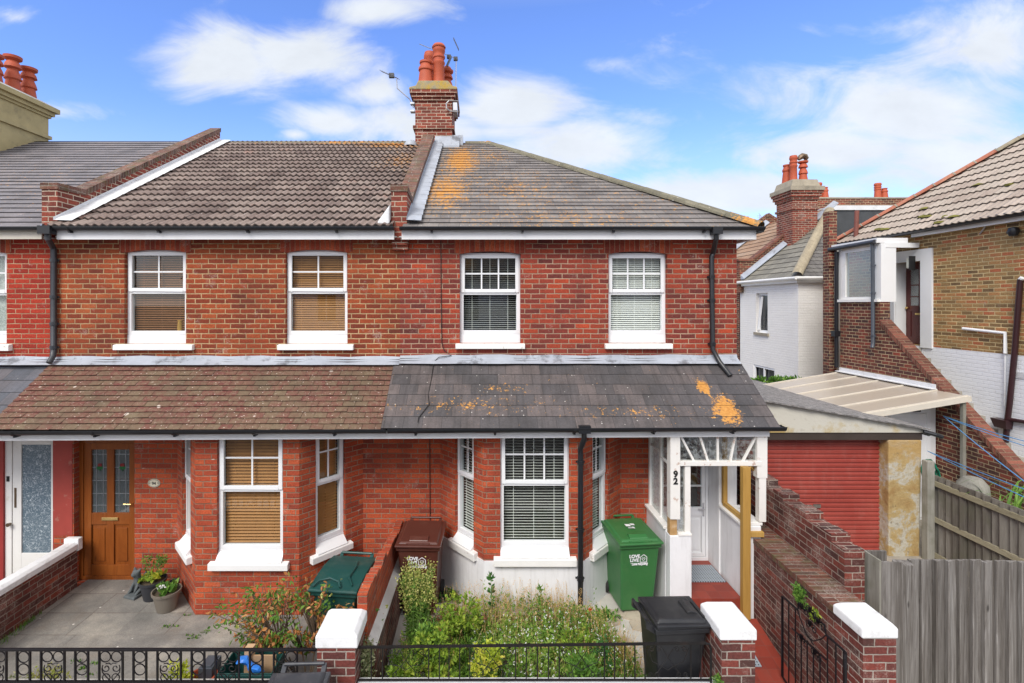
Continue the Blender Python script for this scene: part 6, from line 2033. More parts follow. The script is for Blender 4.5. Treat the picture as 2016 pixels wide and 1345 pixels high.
# door surround, door
m = MB()
m.box(9.86, 9.898, 11.09, 11.38, 3.22, 5.42); m.box(9.86, 9.898, 11.3805, 12.45, 5.16, 5.42); m.box(9.86, 9.898, 12.1, 12.45, 3.22, 5.16)
m.box(9.90, 10.14, 12.09, 12.1, 3.26, 5.16); m.box(9.9, 10.14, 11.38, 11.39, 3.26, 5.16)
m.build('door_surround', M['cladding'], t)
m = MB((V((10.15, 12.09, 0)), V((0, -1, 0)), V((1, 0, 0))))
m.box(0, .72, .01, .05, 3.27, 5.16)
m.box(.0, .12, -.004, .0095, 3.27, 5.16); m.box(.60, .70, -.004, .0095, 3.27, 5.16); m.box(.12, .6, -.004, .0095, 3.27, 3.42); m.box(.12, .6, -.004, .0095, 4.02, 4.15); m.box(.12, .6, -.004, .0095, 5.02, 5.16); m.box(.345, .375, -.004, .0095, 3.42, 5.02)
for zz in (4.35, 4.62):
    m.box(.12, .6, -.003, .009, zz, zz + .025)
od = m.build('front_door', M['maroon'], t)
m = MB((V((10.15, 12.09, 0)), V((0, -1, 0)), V((1, 0, 0))))
m.box(.125, .34, -.001, .006, 4.155, 5.0); m.box(.38, .595, -.001, .006, 4.155, 5.0); m.build('door_glass', M['dirtyglass'], od)
m = MB((V((10.15, 12.09, 0)), V((0, -1, 0)), V((1, 0, 0)))); m.box(.25, .45, -.012, -.004, 3.94, 3.98); m.tube([(.05, -.02, 4.1), (.05, -.05, 4.1)], .03, 8); m.build('letterbox', M['brass'], od)
m = MB(); c = P(1778, 533, 11.4); m.box(9.74, 9.86, 11.52, 11.62, 5.0, 5.24); m.build('wall_lamp', plain('lamp_glass', (.6, .62, .55), .3), t, bevel=.02)
m = MB(); m.box(9.72, 9.86, 11.50, 11.512, 4.96, 5.28); m.build('lamp_bracket', M['ink'], t)
# roof
sl_t = .81
cs = 1 / math.hypot(1, sl_t); sn = sl_t * cs
EX_, EZr = 9.6, 5.80
m = MB()
RLn = 5.2
roof(m, (EX_, 13.9, EZr), (0, -1, 0), (cs, 0, sn), RLn, lambda v: v * cs, lambda v: 9.9, .30, .030, .022, .15, .01875, sharp=1.2)
m.build('roof_slope', M['tiler'], t)
m = MB(); m.face([(EX_, 13.9, EZr - .02), (18.3, 13.9, EZr - .02), (EX_ + RLn * cs, 13.9 - RLn * cs, EZr + RLn * sn)]); m.face([(18.3, 13.9, EZr - .02), (18.3, 4, EZr), (EX_ + RLn * cs, 4, EZr + RLn * sn), (EX_ + RLn * cs, 13.9 - RLn * cs, EZr + RLn * sn)]); m.build('rear_roof', M['tiler'], t)
h0 = V((EX_, 13.9, EZr + .02)); h1 = V((EX_ + RLn * cs, 13.9 - RLn * cs, EZr + RLn * sn + .03))
for par_i, (i0, i1, mt_) in enumerate(((0, 9, 'hipterra'), (9, 11, 'hiptan'), (11, 16, 'hipterra'))):
    m = MB()
    for i in range(i0, i1):
        halfpipe(m, h0.lerp(h1, i / 16), h0.lerp(h1, (i + .98) / 16) + V((0, 0, .012)), .12)
    m.build('hip_tiles', M[mt_], t)
m = MB()
for i in range(1, 16):
    halfpipe(m, h0.lerp(h1, (i - .04) / 16) + V((0, 0, .006)), h0.lerp(h1, (i + .03) / 16) + V((0, 0, .014)), .128)
m.build('hip_joints', M['stone'], t)
m = MB(); m.box(9.76, 9.79, 3.5, 11.5, 5.70, 5.86); m.box(9.80, 9.895, 3.5, 13.8, 5.83, 5.85); m.build('fascia', M['fascia'], t)
m = MB(); m.tube([(9.66, 3.5, 5.84), (9.66, 13.95, 5.80)], .055, 10); m.build('gutter', M['black'], t, smooth=True)
# moss clumps on the tiles
m = MB()
random.seed(3)
for k in range(16):
    px_, py_ = random.choice([(1815, 412), (1826, 408), (1835, 404), (1824, 428), (1838, 421), (1870, 428), (1845, 440), (1920, 365), (1990, 366), (1740, 453)])
    px_ += random.uniform(-10, 10)
    Yc = None
    # intersect the ray with the slope plane z = EZr + (x-EX_)*sl_t
    a_, b_ = (px_ - CX) / FPX, (CY - py_) / FPX
    Yc = (CAMZ - EZr + EX_ * sl_t) / (a_ * sl_t - b_)
    p = V((a_ * Yc, Yc, CAMZ + b_ * Yc))
    if not (8 < Yc < 14): continue
    m.lathe(p + V((-.01, 0, .02)), [(random.uniform(.05, .10), -.02), (random.uniform(.03, .07), .02), (0, .035)], 7, sy=1.6)
m.build('moss_clump', plain('roof_moss', (.16, .15, .03), .95, .3, bump=.6), t)
m = MB(); m.tube([P(1685, 466, 13.2), P(1687, 415, 13.2)], .055, 10); m.build('flue_pipe', plain('rusty_brown_pipe', (.17, .055, .04), .7, .2), t, smooth=True)
# glazed landing porch
m = MB()
fr = lambda y0, y1, z0, z1: m.box(8.99, 9.05, y0, y1, z0, z1)
m.box(8.99, 9.05, 12.50, 12.66, 4.30, 5.52); m.box(8.99, 9.05, 11.60, 11.68, 4.30, 5.52); m.box(8.99, 9.05, 11.68, 12.50, 4.30, 4.36); m.box(8.99, 9.05, 11.68, 12.50, 5.44, 5.52)
m.box(8.93, 9.06, 11.42, 12.70, 4.24, 4.298)
m.build('landing_window_frame', M['woodwhite'], t)
m = MB(); m.face([(9.02, 11.68, 4.36), (9.02, 12.5, 4.36), (9.02, 12.5, 5.44), (9.02, 11.68, 5.44)]); m.build('landing_window_pane', M['dirtyglass'], t)
m = MB(); m.box(9.0, 9.34, 11.40, 11.58, 4.242, 5.56); m.build('porch_cladding', M['cladding'], t); m = MB(); m.box(9.0, 9.2, 12.66, 12.9, 4.2, 5.5); m.build('porch_cladding', M['cladding'], t); m = MB(); m.box(9.1, 9.85, 11.39, 11.45, 5.46, 5.565)
m.build('porch_cladding', M['cladding'], t)
m = MB(); m.box(8.92, 9.62, 11.42, 12.9, 5.57, 5.68); m.build('porch_flat_roof', M['fascia'], t)
m = MB(); m.tube([(8.90, 11.45, 5.60), (8.90, 12.95, 5.58)], .05, 10); m.build('porch_gutter', M['blackgrey'], t, smooth=True)
m = MB(); m.tube([(8.92, 11.55, 5.56), (8.93, 11.55, 5.3), (8.94, 11.55, 3.32), (8.90, 11.52, 3.20)], .04, 10)
for z in (5.05, 4.42, 3.45): m.tube([(8.94, 11.55, z), (8.94, 11.55, z + .04)], .052, 8)
m.build('porch_downpipe', M['pipegrey'], t, smooth=True)
m = MB(); m.tube([(8.95, 12.75, 5.5), (8.95, 12.75, 2.6)], .045, 10); m.box(8.86, 9.0, 12.68, 12.82, 3.38, 3.52); m.build('soil_pipe', M['black'], t, smooth=True)
m = MB(); m.box(8.88, 9.08, 12.92, 13.15, -.3, 6.55); m.box(8.84, 9.1, 12.86, 12.919, 5.15, 5.5); m.build('party_wall_end', M['brickst'], t)
# staircase with parapet
m = MB()
def sz(y): return 3.80 - (11.42 - y) * .845
poly = [(12.7, -.3), (12.7, 4.24), (11.42, 4.24), (11.42, 3.72), (6.7, sz(6.7) - .062), (6.7, -.3)]
m.prismx(poly, XS, XS + .22)
sw_ = m.build('stair_wall', M['brickst'], t)
m = MB()
A = [V((XS - .02, 11.42, sz(11.42) - .075)), V((XS + .24, 11.42, sz(11.42) - .075)), V((XS + .24, 6.7, sz(6.7) - .057)), V((XS - .02, 6.7, sz(6.7) - .057))]
Bq = [p + V((0, 0, .12)) for p in A]
Ls = (A[3] - A[0]).length
m.face([Bq[0], Bq[1], Bq[2], Bq[3]], uv=[(0, 0), (.26, 0), (.26, Ls), (0, Ls)])
m.face([A[3], A[0], Bq[0], Bq[3]], uv=[(.02, Ls), (.02, 0), (.14, 0), (.14, Ls)]); m.face([A[1], A[2], Bq[2], Bq[1]], uv=[(.02, 0), (.02, Ls), (.14, Ls), (.14, 0)])
m.face([A[0], A[1], Bq[1], Bq[0]])
m.build('coping', M['brickstc'], sw_)
m = MB()
n = 17
for i in range(n):
    y1 = 11.38 - i * .24; m.box(XS + .221, XY_ - .006, y1 - .24, y1, -.3, 3.2 - (i + 1) * .2 + .0)
m.box(XS + .221, XY_ - .006, 11.381, 12.9, -.3, 3.2); m.build('steps', M['cement'], t)
# pipes on the yellow wall
wx = XY_ - .05
def onw(px, py, x=wx):
    Yw = x / ((px - CX) / FPX); return (x, Yw, Z(py, Yw))
m = MB(); m.tube([onw(1896, 647), onw(1979, 656), onw(1979, 696)], .03, 8); m.tube([onw(1979, 697, XY_ - .03), onw(1978, 800, XY_ - .03)], .015, 6); m.build('waste_pipe', M['upvc'], t, smooth=True)
m = MB(); m.tube([onw(2009, 550), onw(2008, 560), onw(1998, 690), onw(1987, 800)], .045, 10); m.tube([onw(1987, 800), onw(1982, 838), onw(1980, 870)], .045, 10); m.tube([onw(1985, 826), onw(2000, 828), onw(2030, 833)], .035, 8)
p_ = onw(1976, 832); m.hexa([(p_[0] - .08, p_[1] - .12, p_[2] - .10), (p_[0] + .04, p_[1] - .12, p_[2] - .10), (p_[0] + .04, p_[1] + .10, p_[2] - .10), (p_[0] - .08, p_[1] + .10, p_[2] - .10), (p_[0] - .10, p_[1] - .14, p_[2] + .06), (p_[0] + .04, p_[1] - .14, p_[2] + .06), (p_[0] + .04, p_[1] + .16, p_[2] + .06), (p_[0] - .10, p_[1] + .16, p_[2] + .06)])
m.build('soil_pipe', plain('dark_maroon_pipe', (.035, .012, .014), .35, .15), t, smooth=True)
m = MB(); m.tube([onw(2009, 551), onw(2013, 547)], .04, 8); m.build('pipe_elbow', M['upvc'], t)
m = MB(); p_ = onw(1995, 457, XY_ - .08); m.lathe(p_, [(0, .1), (.07, .08), (.09, 0), (.06, -.07), (0, -.08)], 12); q_ = onw(1983, 458, XY_ - .1); m.tube([p_, q_], [.05, .03], 8); m.build('security_lamp', M['black'], t, smooth=True)
m = MB(); m.tube([onw(1940, 446, XY_ - .06), onw(1929, 461, XY_ - .02)], .014, 6); m.build('bracket_pipe', M['alu'], t)
m = MB()
for r_ in range(6):
    q_ = onw(2014, 733 + r_ * 2.4, XY_ - .012); m.box(q_[0] - .006, q_[0], q_[1] - .1, q_[1] + .12, q_[2] - .006, q_[2] + .004)
m.build('air_vent', M['upvc'], t)

# lean-to canopy and white back door
t = thing('lean_to', 'translucent sheet canopy with white back door under it beside the brick stairs', 'canopy', (8.1, 9.4, 0))
ys = [9.36, 9.98, 10.66, 11.33, 11.99, 12.64]
def cz(x): return 2.20 + (x - 7.2) * (.30 / 1.8)
for a, b in zip(ys, ys[1:]):
    m = MB(); m.face([(6.95, a + .02, cz(6.95)), (8.99, a + .02, cz(8.99)), (8.99, b - .02, cz(8.99)), (6.95, b - .02, cz(6.95))]); m.build('roof_sheet', M['poly'], t)
for y in ys:
    m = MB(); m.bar((6.93, y, cz(6.93) + .004), (8.99, y, cz(8.99) + .004), .028, .03); m.build('glazing_bar', M['fasciaold'], t)
m = MB(); m.bar((6.9, 9.33, cz(6.9) - .05), (9.02, 9.33, cz(9.02) - .045), .03, .10); m.build('front_rail', M['fasciaold'], t)
m = MB(); m.box(8.90, 8.96, 9.36, 9.42, -.1, 2.44); m.build('post', M['fencepost'], t)
m = MB(); m.bar((8.98, 10.0, 2.56), (8.98, 12.68, 2.56), .03, .10); m.box(8.86, 8.998, 9.98, 12.68, 2.515, 2.53); m.build('lead_flashing', M['leadwhite'], t)
m = MB(); m.prism([(7.42, -.1), (8.97, -.1), (8.97, cz(8.97) - .03), (7.42, cz(7.42) - .03)], 10.0, 10.06); m.build('rear_wall', M['cladding'], t)
m = MB(); T3 = (V((7.95, 9.98, 0)), ux, uy); m.T = T3
m.box(0, .08, -.01, .018, 0, 2.13); m.box(.82, .90, -.01, .018, 0, 2.13); m.box(.08, .82, -.01, .018, 2.05, 2.13); m.box(.08, .82, .0, .018, 0, 2.04); m.box(.16, .74, -.006, -.001, 1.1, 1.96); m.box(.16, .74, -.006, -.001, .2, 1.0)
m.build('back_door', M['upvc'], t, bevel=.004)
m = MB(); p_ = P(1806, 808, 9.9); m.box(p_.x - .08, p_.x + .06, 9.88, 9.97, p_.z - .03, p_.z + .04); m.build('lamp', M['blackgrey'], t, bevel=.01)

# washing lines
m = MB()
def cat_(p, q, sag):
    p, q = V(p), V(q); return [p.lerp(q, k / 12) - V((0, 0, sag * 4 * (k / 12) * (1 - k / 12))) for k in range(13)]
hk = P(1857, 819, 9.75)
for (q, s) in ((P(2030, 872, 7.6), .02), (P(2030, 882, 7.4), .02), (P(2030, 958, 6.4), .02)):
    m.tube(cat_(hk, q, s), .007, 5)
tag(m.build('washing_line', M['blue']), 'upper blue washing lines fanning out from a hook on the brick stair wall', 'washing line')
m = MB()
hk2 = P(1826, 888, 9.6)
for (q, s) in ((P(2030, 968, 6.8), .01), (P(2030, 985, 6.6), .01)):
    m.tube(cat_(hk2, q, s), .007, 5)
tag(m.build('washing_line', M['blue']), 'lower pair of blue washing lines starting behind the garage pier', 'washing line')
m = MB()
for k in range(4):
    ring_c = P(1828, 925 + k * 4, 9.5)
    m.tube([ring_c + V((.14 * math.cos(a_ / 10 * 2 * math.pi), -.03 * k, .2 * math.sin(a_ / 10 * 2 * math.pi))) for a_ in range(11)], .012, 5)
m.tube([P(1829, 940, 9.4), P(1828, 1010, 9.3), P(1830, 1040, 9.2)], .012, 5)
tag(m.build('garden_hose', M['hose'], smooth=True), 'coiled dark green hose hanging behind the garage pier', 'hose')
m = MB(); m.lathe(P(1915, 965, 8.3), [(0, .22), (.12, .2), (.2, .1), (.22, -.1), (.2, -.4), (0, -.4)], 14); tag(m.build('barrel', M['fencepost'], smooth=True), 'dark rounded tub behind the wooden fence among strap leaves', 'tub')

# ---------------------------------------------------------------- white rear house
t = thing('rear_house', 'white painted brick house with hipped olive tiled roof behind the garage', 'house', (9.4, 15, 0))
m = MB()
wallpanel(m, (9.4, 18.35, 0), (0, -1, 0), (1, 0, 0), 3.35, -.3, 4.97, [(1.05, 1.75, 3.23, 4.55), (.9, 2.15, 1.1, 2.12)], .14)
wallpanel(m, (9.4, 15, 0), (1, 0, 0), (0, 1, 0), 6, -.3, 4.97, [], .1)
m.build('walls', M['whitebrick'], t)
Tm = (V((9.4, 22.5, 0)), V((0, -1, 0)), V((1, 0, 0)))
m = MB(Tm)
m.box(5.2, 5.26, .1, .14, 3.23, 4.55); m.box(5.84, 5.9, .1, .14, 3.23, 4.55); m.box(5.26, 5.84, .1, .14, 4.47, 4.55); m.box(5.26, 5.84, .1, .14, 3.23, 3.31)
wn_ = m.build('window', M['upvc'], t)
m = MB(Tm); m.hexa([(5.28, .0, 3.32), (5.32, .0, 3.32), (5.34, .05, 3.32), (5.28, .05, 3.32), (5.50, .0, 4.44), (5.54, .0, 4.44), (5.56, .05, 4.44), (5.5, .05, 4.44)]); m.build('open_sash', M['upvc'], wn_)
m = MB(Tm); m.box(5.2, 5.9, .15, .16, 3.23, 4.55); m.build('pane', plain('dark_pane', (.03, .035, .04), .1, .1), wn_)
m = MB(Tm); m.box(5.12, 5.98, -.05, .1, 3.14, 3.228); m.build('sill', M['stone'], wn_)
m = MB(Tm)
for u in (5.05, 5.62, 6.24): m.box(u, u + .06, .02, .06, 1.1, 2.12)
m.box(5.11, 5.62, .02, .06, 2.05, 2.12); m.box(5.68, 6.24, .02, .06, 2.05, 2.12)
w2 = m.build('window', M['upvc'], t)
m = MB(Tm); m.box(5.05, 6.3, .1, .11, 1.1, 2.12); m.build('pane', plain('dark_pane_low', (.03, .035, .04), .1, .1), w2)
kk = .80
cs2 = 1 / math.hypot(1, kk); sn2 = kk * cs2
m = MB()
Lw = 3.95
roof(m, (9.28, 14.88, 5.0), (0, 1, 0), (cs2, 0, sn2), Lw, lambda v: v * cs2, lambda v: 3.2, .28, .018)
m.build('roof_side_slope', M['tileb'], t)
m = MB(); roof(m, (9.28, 14.88, 5.0), (1, 0, 0), (0, cs2, sn2), Lw, lambda v: v * cs2, lambda v: 1.35 + v / Lw * 1.8, .2, .014, .015, .2, .05)
m.build('roof_front_slope', M['tileb2'], t)
m = MB(); A_, B_ = V((9.27, 14.87, 5.03)), V((9.28 + Lw * cs2, 14.88 + Lw * cs2, 5.03 + Lw * sn2))
for i in range(9): halfpipe(m, A_.lerp(B_, i / 9), A_.lerp(B_, (i + .97) / 9) + V((0, 0, .01)), .15)
m.build('hip_tiles', M['hiptan'], t)
m = MB(); m.tube([(9.22, 14.8, 4.95), (9.22, 18.2, 4.95)], .05, 8); m.tube([(9.22, 14.8, 4.95), (12, 14.8, 4.95)], .05, 8); m.box(9.3, 9.395, 15, 18.2, 4.82, 4.93); m.box(9.3, 12, 14.9, 14.995, 4.82, 4.93); m.build('gutter', M['woodwhite'], t, smooth=True)
m = MB(); m.prism([(9.25, 4.6), (11.4, 4.6), (11.4, 7.07), (9.7, 5.72), (9.25, 5.72)], 18.1, 18.35); pw = m.build('party_wall', M['brickst'], t)
m = MB(); m.prism([(9.2, 5.721), (9.71, 5.721), (11.4, 7.075), (11.4, 7.16), (9.68, 5.80), (9.2, 5.80)], 18.06, 18.39); m.build('coping', M['brickstc'], pw)
m = MB()
m.hexa([(9.28, 17.85, 5.06), (12.6, 17.85, 5.06 + 3.32 * kk), (12.6, 18.09, 5.06 + 3.32 * kk), (9.28, 18.09, 5.06), (9.28, 17.85, 5.09), (12.6, 17.85, 5.09 + 3.32 * kk), (12.6, 18.09, 5.22 + 3.32 * kk), (9.28, 18.09, 5.22)]); m.build('side_flashing', M['lead'], pw)
c2 = stack(t, 10.80, 11.66, 17.55, 18.5, 5.9, 8.1, M['brickch'], [(7.45, 7.53, .04), (7.80, 7.9, .04), (7.901, 8.02, .09), (8.021, 8.10, .13)])
m = MB(); m.hexa([(10.70, 17.45, 8.101), (11.76, 17.45, 8.101), (11.76, 18.60, 8.101), (10.70, 18.60, 8.101), (10.80, 17.55, 8.50), (11.66, 17.55, 8.50), (11.66, 18.5, 8.50), (10.80, 18.5, 8.50)]); m.box(10.64, 11.82, 17.39, 18.66, 8.10, 8.24); m.build('chimney_cap', M['stone'], c2)
for (px, yy, top, r_, s) in ((1549, 18.2, 325, .13, 1), (1562, 17.8, 307, .13, 0), (1581, 17.8, 318, .13, 2)):
    pot(c2, X(px, yy), yy, 8.48, Z(top, yy) - 8.48, r_, s)
m = MB(); c = P(1580, 311, 17.8); m.T = (c, ux, uy)
m.tube([(-.14, 0, -.06), (-.08, 0, .02), (0, 0, .07), (.08, 0, .05), (.13, 0, -.02), (.10, 0, -.10)], [.05, .09, .10, .10, .08, .04], 8); m.T = None; m.build('pot_cowl', M['bronze'], c2, smooth=True)

t = thing('far_terrace', 'tan tiled terrace roof seen beyond the party wall of the white house', 'house', (11, 20, 0))
m = MB(); roof(m, (9.28, 18.4, 5.0), (0, 1, 0), (cs2, 0, sn2), 4.3, lambda v: 0, lambda v: 4.0, .3, .02); m.build('roof', M['tiletan'], t)
m = MB(); m.prism([(9.25, -.3), (16, -.3), (16, 6), (12.75, 8.05), (9.25, 5.35)], 22.4, 22.6); m.prism([(9.2, 5.36), (12.75, 8.06), (16, 6.0), (16, 6.1), (12.75, 8.2), (9.2, 5.5)], 22.39, 22.65); m.build('party_wall', M['brickst'], t)
m = MB(); m.face([(9.4, 18.4, -.3), (9.4, 22.4, -.3), (9.4, 22.4, 5), (9.4, 18.4, 5)]); m.build('wall', M['brickst'], t)
m = MB(); m.hexa([(9.28, 22.1, 5.06), (12.6, 22.1, 5.06 + 3.32 * kk), (12.6, 22.4, 5.06 + 3.32 * kk), (9.28, 22.4, 5.06), (9.28, 22.1, 5.09), (12.6, 22.1, 5.09 + 3.32 * kk), (12.6, 22.4, 5.25 + 3.32 * kk), (9.28, 22.4, 5.25)]); m.build('side_flashing', M['lead'], t)

t = thing('dormer_house', 'grey felt clad dormer below a long brick parapet with paired chimney pots', 'house', (14, 19, 0))
m = MB(); m.box(X(1598, 20), X(1790, 20) + 1.5, 20, 20.4, 3, Z(391, 20)); m.build('parapet_wall', M['brickst'], t)
m = MB(); m.box(X(1596, 20), X(1790, 20) + 1.5, 19.97, 20.43, Z(391, 20) + .001, Z(391, 20) + .05); m.build('coping', M['stone'], t)
m = MB(); m.box(X(1640, 18.6), X(1800, 18.6), 18.6, 19.9, 4.5, Z(413, 18.6)); m.build('dormer', M['dormer'], t)
m = MB(); m.box(X(1638, 18.6), X(1800, 18.6), 18.55, 19.95, Z(414, 18.6), Z(405, 18.6)); m.build('dormer_roof', M['leadwhite'], t)
m = MB(); m.box(X(1630, 18.3), X(1641, 18.3), 18.3, 18.6, 4, Z(410, 18.3)); m.build('brick_cheek', M['brickst'], t)
for (px, top, s, r_) in ((1612, 360, 0, .12), (1624, 369, 1, .11), (1728, 361, 0, .13), (1741, 371, 1, .11)):
    pot(t, X(px, 20.2), 20.2, Z(392, 20.2), Z(top, 20.2) - Z(392, 20.2), r_, s)
m = MB(); m.face([(X(1820, 24), 24, 6), (X(1905, 24), 24, 6), (X(1905, 24), 24, Z(330, 24)), (X(1876, 24), 24, Z(337, 24))]) 
t = thing('distant_chimney', 'small red chimney just clearing the lichen covered hip end', 'chimney', (X(1470, 30), 30, 0))
m = MB(); m.box(X(1462, 30), X(1480, 30), 30, 30.8, -.3, Z(434, 30)); m.box(X(1461, 30), X(1481, 30), 29.97, 30.83, Z(438, 30), Z(434, 30) + .02); m.build('stack', M['brickch'], t)
pot(t, X(1467, 30), 30.4, Z(435, 30), .35, .2, 1); pot(t, X(1475, 30), 30.4, Z(435, 30), .30, .18, 1)
A_, B_ = P(1494, 420, 29), P(1500, 428, 29)
aerial('tv_aerial', 'tiny far aerial beside the lichen covered roof corner on the right', [P(1495, 480, 29), P(1496, 422, 29)], [A_, B_], el(P(1494, 424, 29), P(1499, 446, 29), 6, .35, (.9, .3, .1)), .02)

# houses across the street: what the windows reflect
t = thing('opposite_terrace', 'plain rendered terrace across the street, seen only as a reflection in the windows', 'house', (0, -9, 0))
m = MB(); wallpanel(m, (14, -9, 0), (-1, 0, 0), (0, -1, 0), 28, -.4, 5.4, [(2.5 + 4.6 * k + 2.3 * j, 3.5 + 4.6 * k + 2.3 * j, 3.3, 4.7) for k in range(5) for j in (0, 1)] + [(2.5 + 4.6 * k, 4.1 + 4.6 * k, .5, 2.0) for k in range(5)], .12); m.build('wall', M['render'], t)
m = MB(); m.face([(14.3, -8.7, 5.35), (-14.3, -8.7, 5.35), (-14.3, -13, 8.2), (14.3, -13, 8.2)]); m.face([(14.3, -17, 5.35), (-14.3, -17, 5.35), (-14.3, -13, 8.2), (14.3, -13, 8.2)]); m.build('roof', M['slate92'], t)
for k in range(5):
    for j in (0, 1, 2):
        u = 2.5 + 4.6 * k + (2.3 * j if j < 2 else 0); w_ = 1.0 if j < 2 else 1.6; z0, z1 = (3.3, 4.7) if j < 2 else (.5, 2.0)
        m = MB((V((14, -9, 0)), V((-1, 0, 0)), V((0, -1, 0)))); m.box(u, u + .07, .05, .1, z0, z1); m.box(u + w_ - .07, u + w_, .05, .1, z0, z1); m.box(u, u + w_, .05, .1, z1 - .07, z1); m.box(u, u + w_, .05, .1, z0, z0 + .07); m.box(u, u + w_, .05, .1, (z0 + z1) / 2, (z0 + z1) / 2 + .05); m.box(u + w_ / 2, u + w_ / 2 + .05, .05, .1, z0, z1)
        w_o = m.build('window', M['upvc'], t)
        m = MB((V((14, -9, 0)), V((-1, 0, 0)), V((0, -1, 0)))); m.box(u, u + w_, .11, .12, z0, z1); m.build('pane', M['dark'], w_o)
# ---------------------------------------------------------------- plants
rnd = random.uniform


def rv():
    while True:
        v = V((rnd(-1, 1), rnd(-1, 1), rnd(-1, 1)))
        if .05 < v.length < 1: return v.normalized()


def leaf(m, p, d, L, W, a=None, mi=0, cup=.15):
    p, d = V(p), V(d).normalized()
    s = d.cross(rv())
    s = s.normalized() if s.length > .01 else V((1, 0, 0))
    n = s.cross(d)
    a = random.random() if a is None else a
    q1, q2 = p + d * L * .35, p + d * L * .7
    tip = p + d * L - n * L * cup
    for sg in (1, -1):
        m.face([p, q1 + s * sg * W * .5 + n * W * .12, q2 + s * sg * W * .38 + n * W * .05, tip], uv=[(0, 0), (1, 0), (1, 1), (0, 1)], mi=mi, a=a, raw=True)


def blade(m, p, h, lean, w, a=None, mi=0, seg=3):
    p = V(p)
    a = random.random() if a is None else a
    az = rnd(0, 6.283)
    ld = V((math.cos(az), math.sin(az), 0)) * lean
    s = V((-math.sin(az + rnd(-.8, .8)), math.cos(az), 0)) * w * .5
    prev = p
    for k in range(seg):
        t0, t1 = k / seg, (k + 1) / seg
        A = p + V((0, 0, h * t0)) + ld * t0 * t0
        B = p + V((0, 0, h * t1 * (1 - .15 * t1 * lean / max(h, .01)))) + ld * t1 * t1
        w0, w1 = 1 - t0 * .8, 1 - t1 * .8
        m.face([A - s * w0, A + s * w0, B + s * w1, B - s * w1], uv=[(0, 0)] * 4, mi=mi, a=a, raw=True)
    return B


def shrub(name, label, cat, base, cen, rad, ntip, nleaf, L, W, mats, stemmat, droop=0.0, spread=.09, stemr=.006, forks=4, group=None, flo=None, upb=.3):
    t = thing(name, label, cat, tuple(base), group=group)
    base, cen = V(base), V(cen)
    ms, ml = MB(), MB()
    hubs = [base.lerp(cen, rnd(.25, .55)) + V((rnd(-.3, .3) * rad[0], rnd(-.3, .3) * rad[1], 0)) for _ in range(forks)]
    for h in hubs:
        ms.tube([base + V((rnd(-.03, .03), rnd(-.03, .03), 0)), base.lerp(h, .5) + rv() * .02, h], [stemr * 1.6, stemr * 1.3, stemr], 5, caps=False)
    for i in range(ntip):
        v = rv() * (rnd(.2, 1) ** .45)
        tip = cen + V((v.x * rad[0], v.y * rad[1], v.z * rad[2]))
        h = min(hubs, key=lambda q: (q - tip).length)
        mid = h.lerp(tip, .55) + V((0, 0, .03)) + rv() * .02
        ms.tube([h, mid, tip], [stemr * .8, stemr * .6, stemr * .3], 4, caps=False)
        base_a = random.random()
        for k in range(nleaf):
            s_ = rnd(.35, 1.05)
            p = (mid.lerp(tip, s_) if s_ > .0 else tip) + rv() * rnd(0, spread)
            d = (rv() + (tip - cen).normalized() * .5 + V((0, 0, upb - droop))).normalized()
            a = min(1, max(0, base_a * .6 + random.random() * .4))
            leaf(ml, p, d, L * rnd(.6, 1.2), W * rnd(.7, 1.2), a=a)
    ms.build('stem', stemmat, t)
    ml.build('leaves', mats, t)
    if flo:
        fm, n_, sz = flo
        m = MB()
        for k in range(n_):
            v = rv(); v.z = abs(v.z)
            c = cen + V((v.x * rad[0], v.y * rad[1], v.z * rad[2])) * 1.02
            for j in range(9):
                leaf(m, c, (rv() + V((0, 0, .4))), sz * rnd(.6, 1.1), sz * .55)
        m.build('flowers', fm, t)
    return t


random.seed(21)
# browning shrub in the paved garden
shrub('shrub', 'large leggy shrub with scorched orange leaves behind the ornate railing', 'shrub', (X(600, 5.5), 5.5, 0), (X(588, 5.6), 5.6, .78), (.98, .32, .40), 200, 10, .066, .028, M['leafdry'], M['stem'], droop=.55, spread=.06, stemr=.008, forks=7, flo=(M['seed'], 12, .028), upb=.1)
# plants along the inside of the ornate railing
shrub('shrub', 'small yellow green shrub in a terracotta pot behind the ornate railing', 'shrub', (X(350, 5.1), 5.1, .0), (X(352, 5.1), 5.1, .45), (.17, .12, .19), 34, 12, .055, .022, M['leafyel'], M['stem'], spread=.05)
shrub('shrub', 'low rusty sedum like plant behind the left end of the ornate railing', 'shrub', (X(90, 5.1), 5.1, 0), (X(88, 5.12), 5.12, .40), (.25, .12, .14), 40, 10, .035, .016, M['seed'], M['stem'], spread=.05)
shrub('shrub', 'thin low weed at the far left end of the ornate railing', 'shrub', (X(20, 5.1), 5.1, 0), (X(22, 5.12), 5.12, .34), (.18, .1, .1), 20, 9, .035, .014, M['sage'], M['stemgreen'], spread=.05)
m = MB(); m.lathe((X(398, 5.15), 5.15, 0), [(0, .0), (.09, .0), (.12, .36), (.14, .37), (.14, .43), (.12, .43), (.1, .36), (0, .36)], 22); tag(m.build('flower_pot', M['terra'], smooth=True), 'tall terracotta flower pot behind the ornate railing', 'pot')
m = MB(); m.box(-2.86, -2.72, 5.15, 5.35, 0, .50); m.box(-2.84, -2.74, 5.17, 5.33, .5, .51); tag(m.build('planter_box', M['pipegrey'], bevel=.01), 'narrow grey upright planter box behind the ornate railing', 'planter')

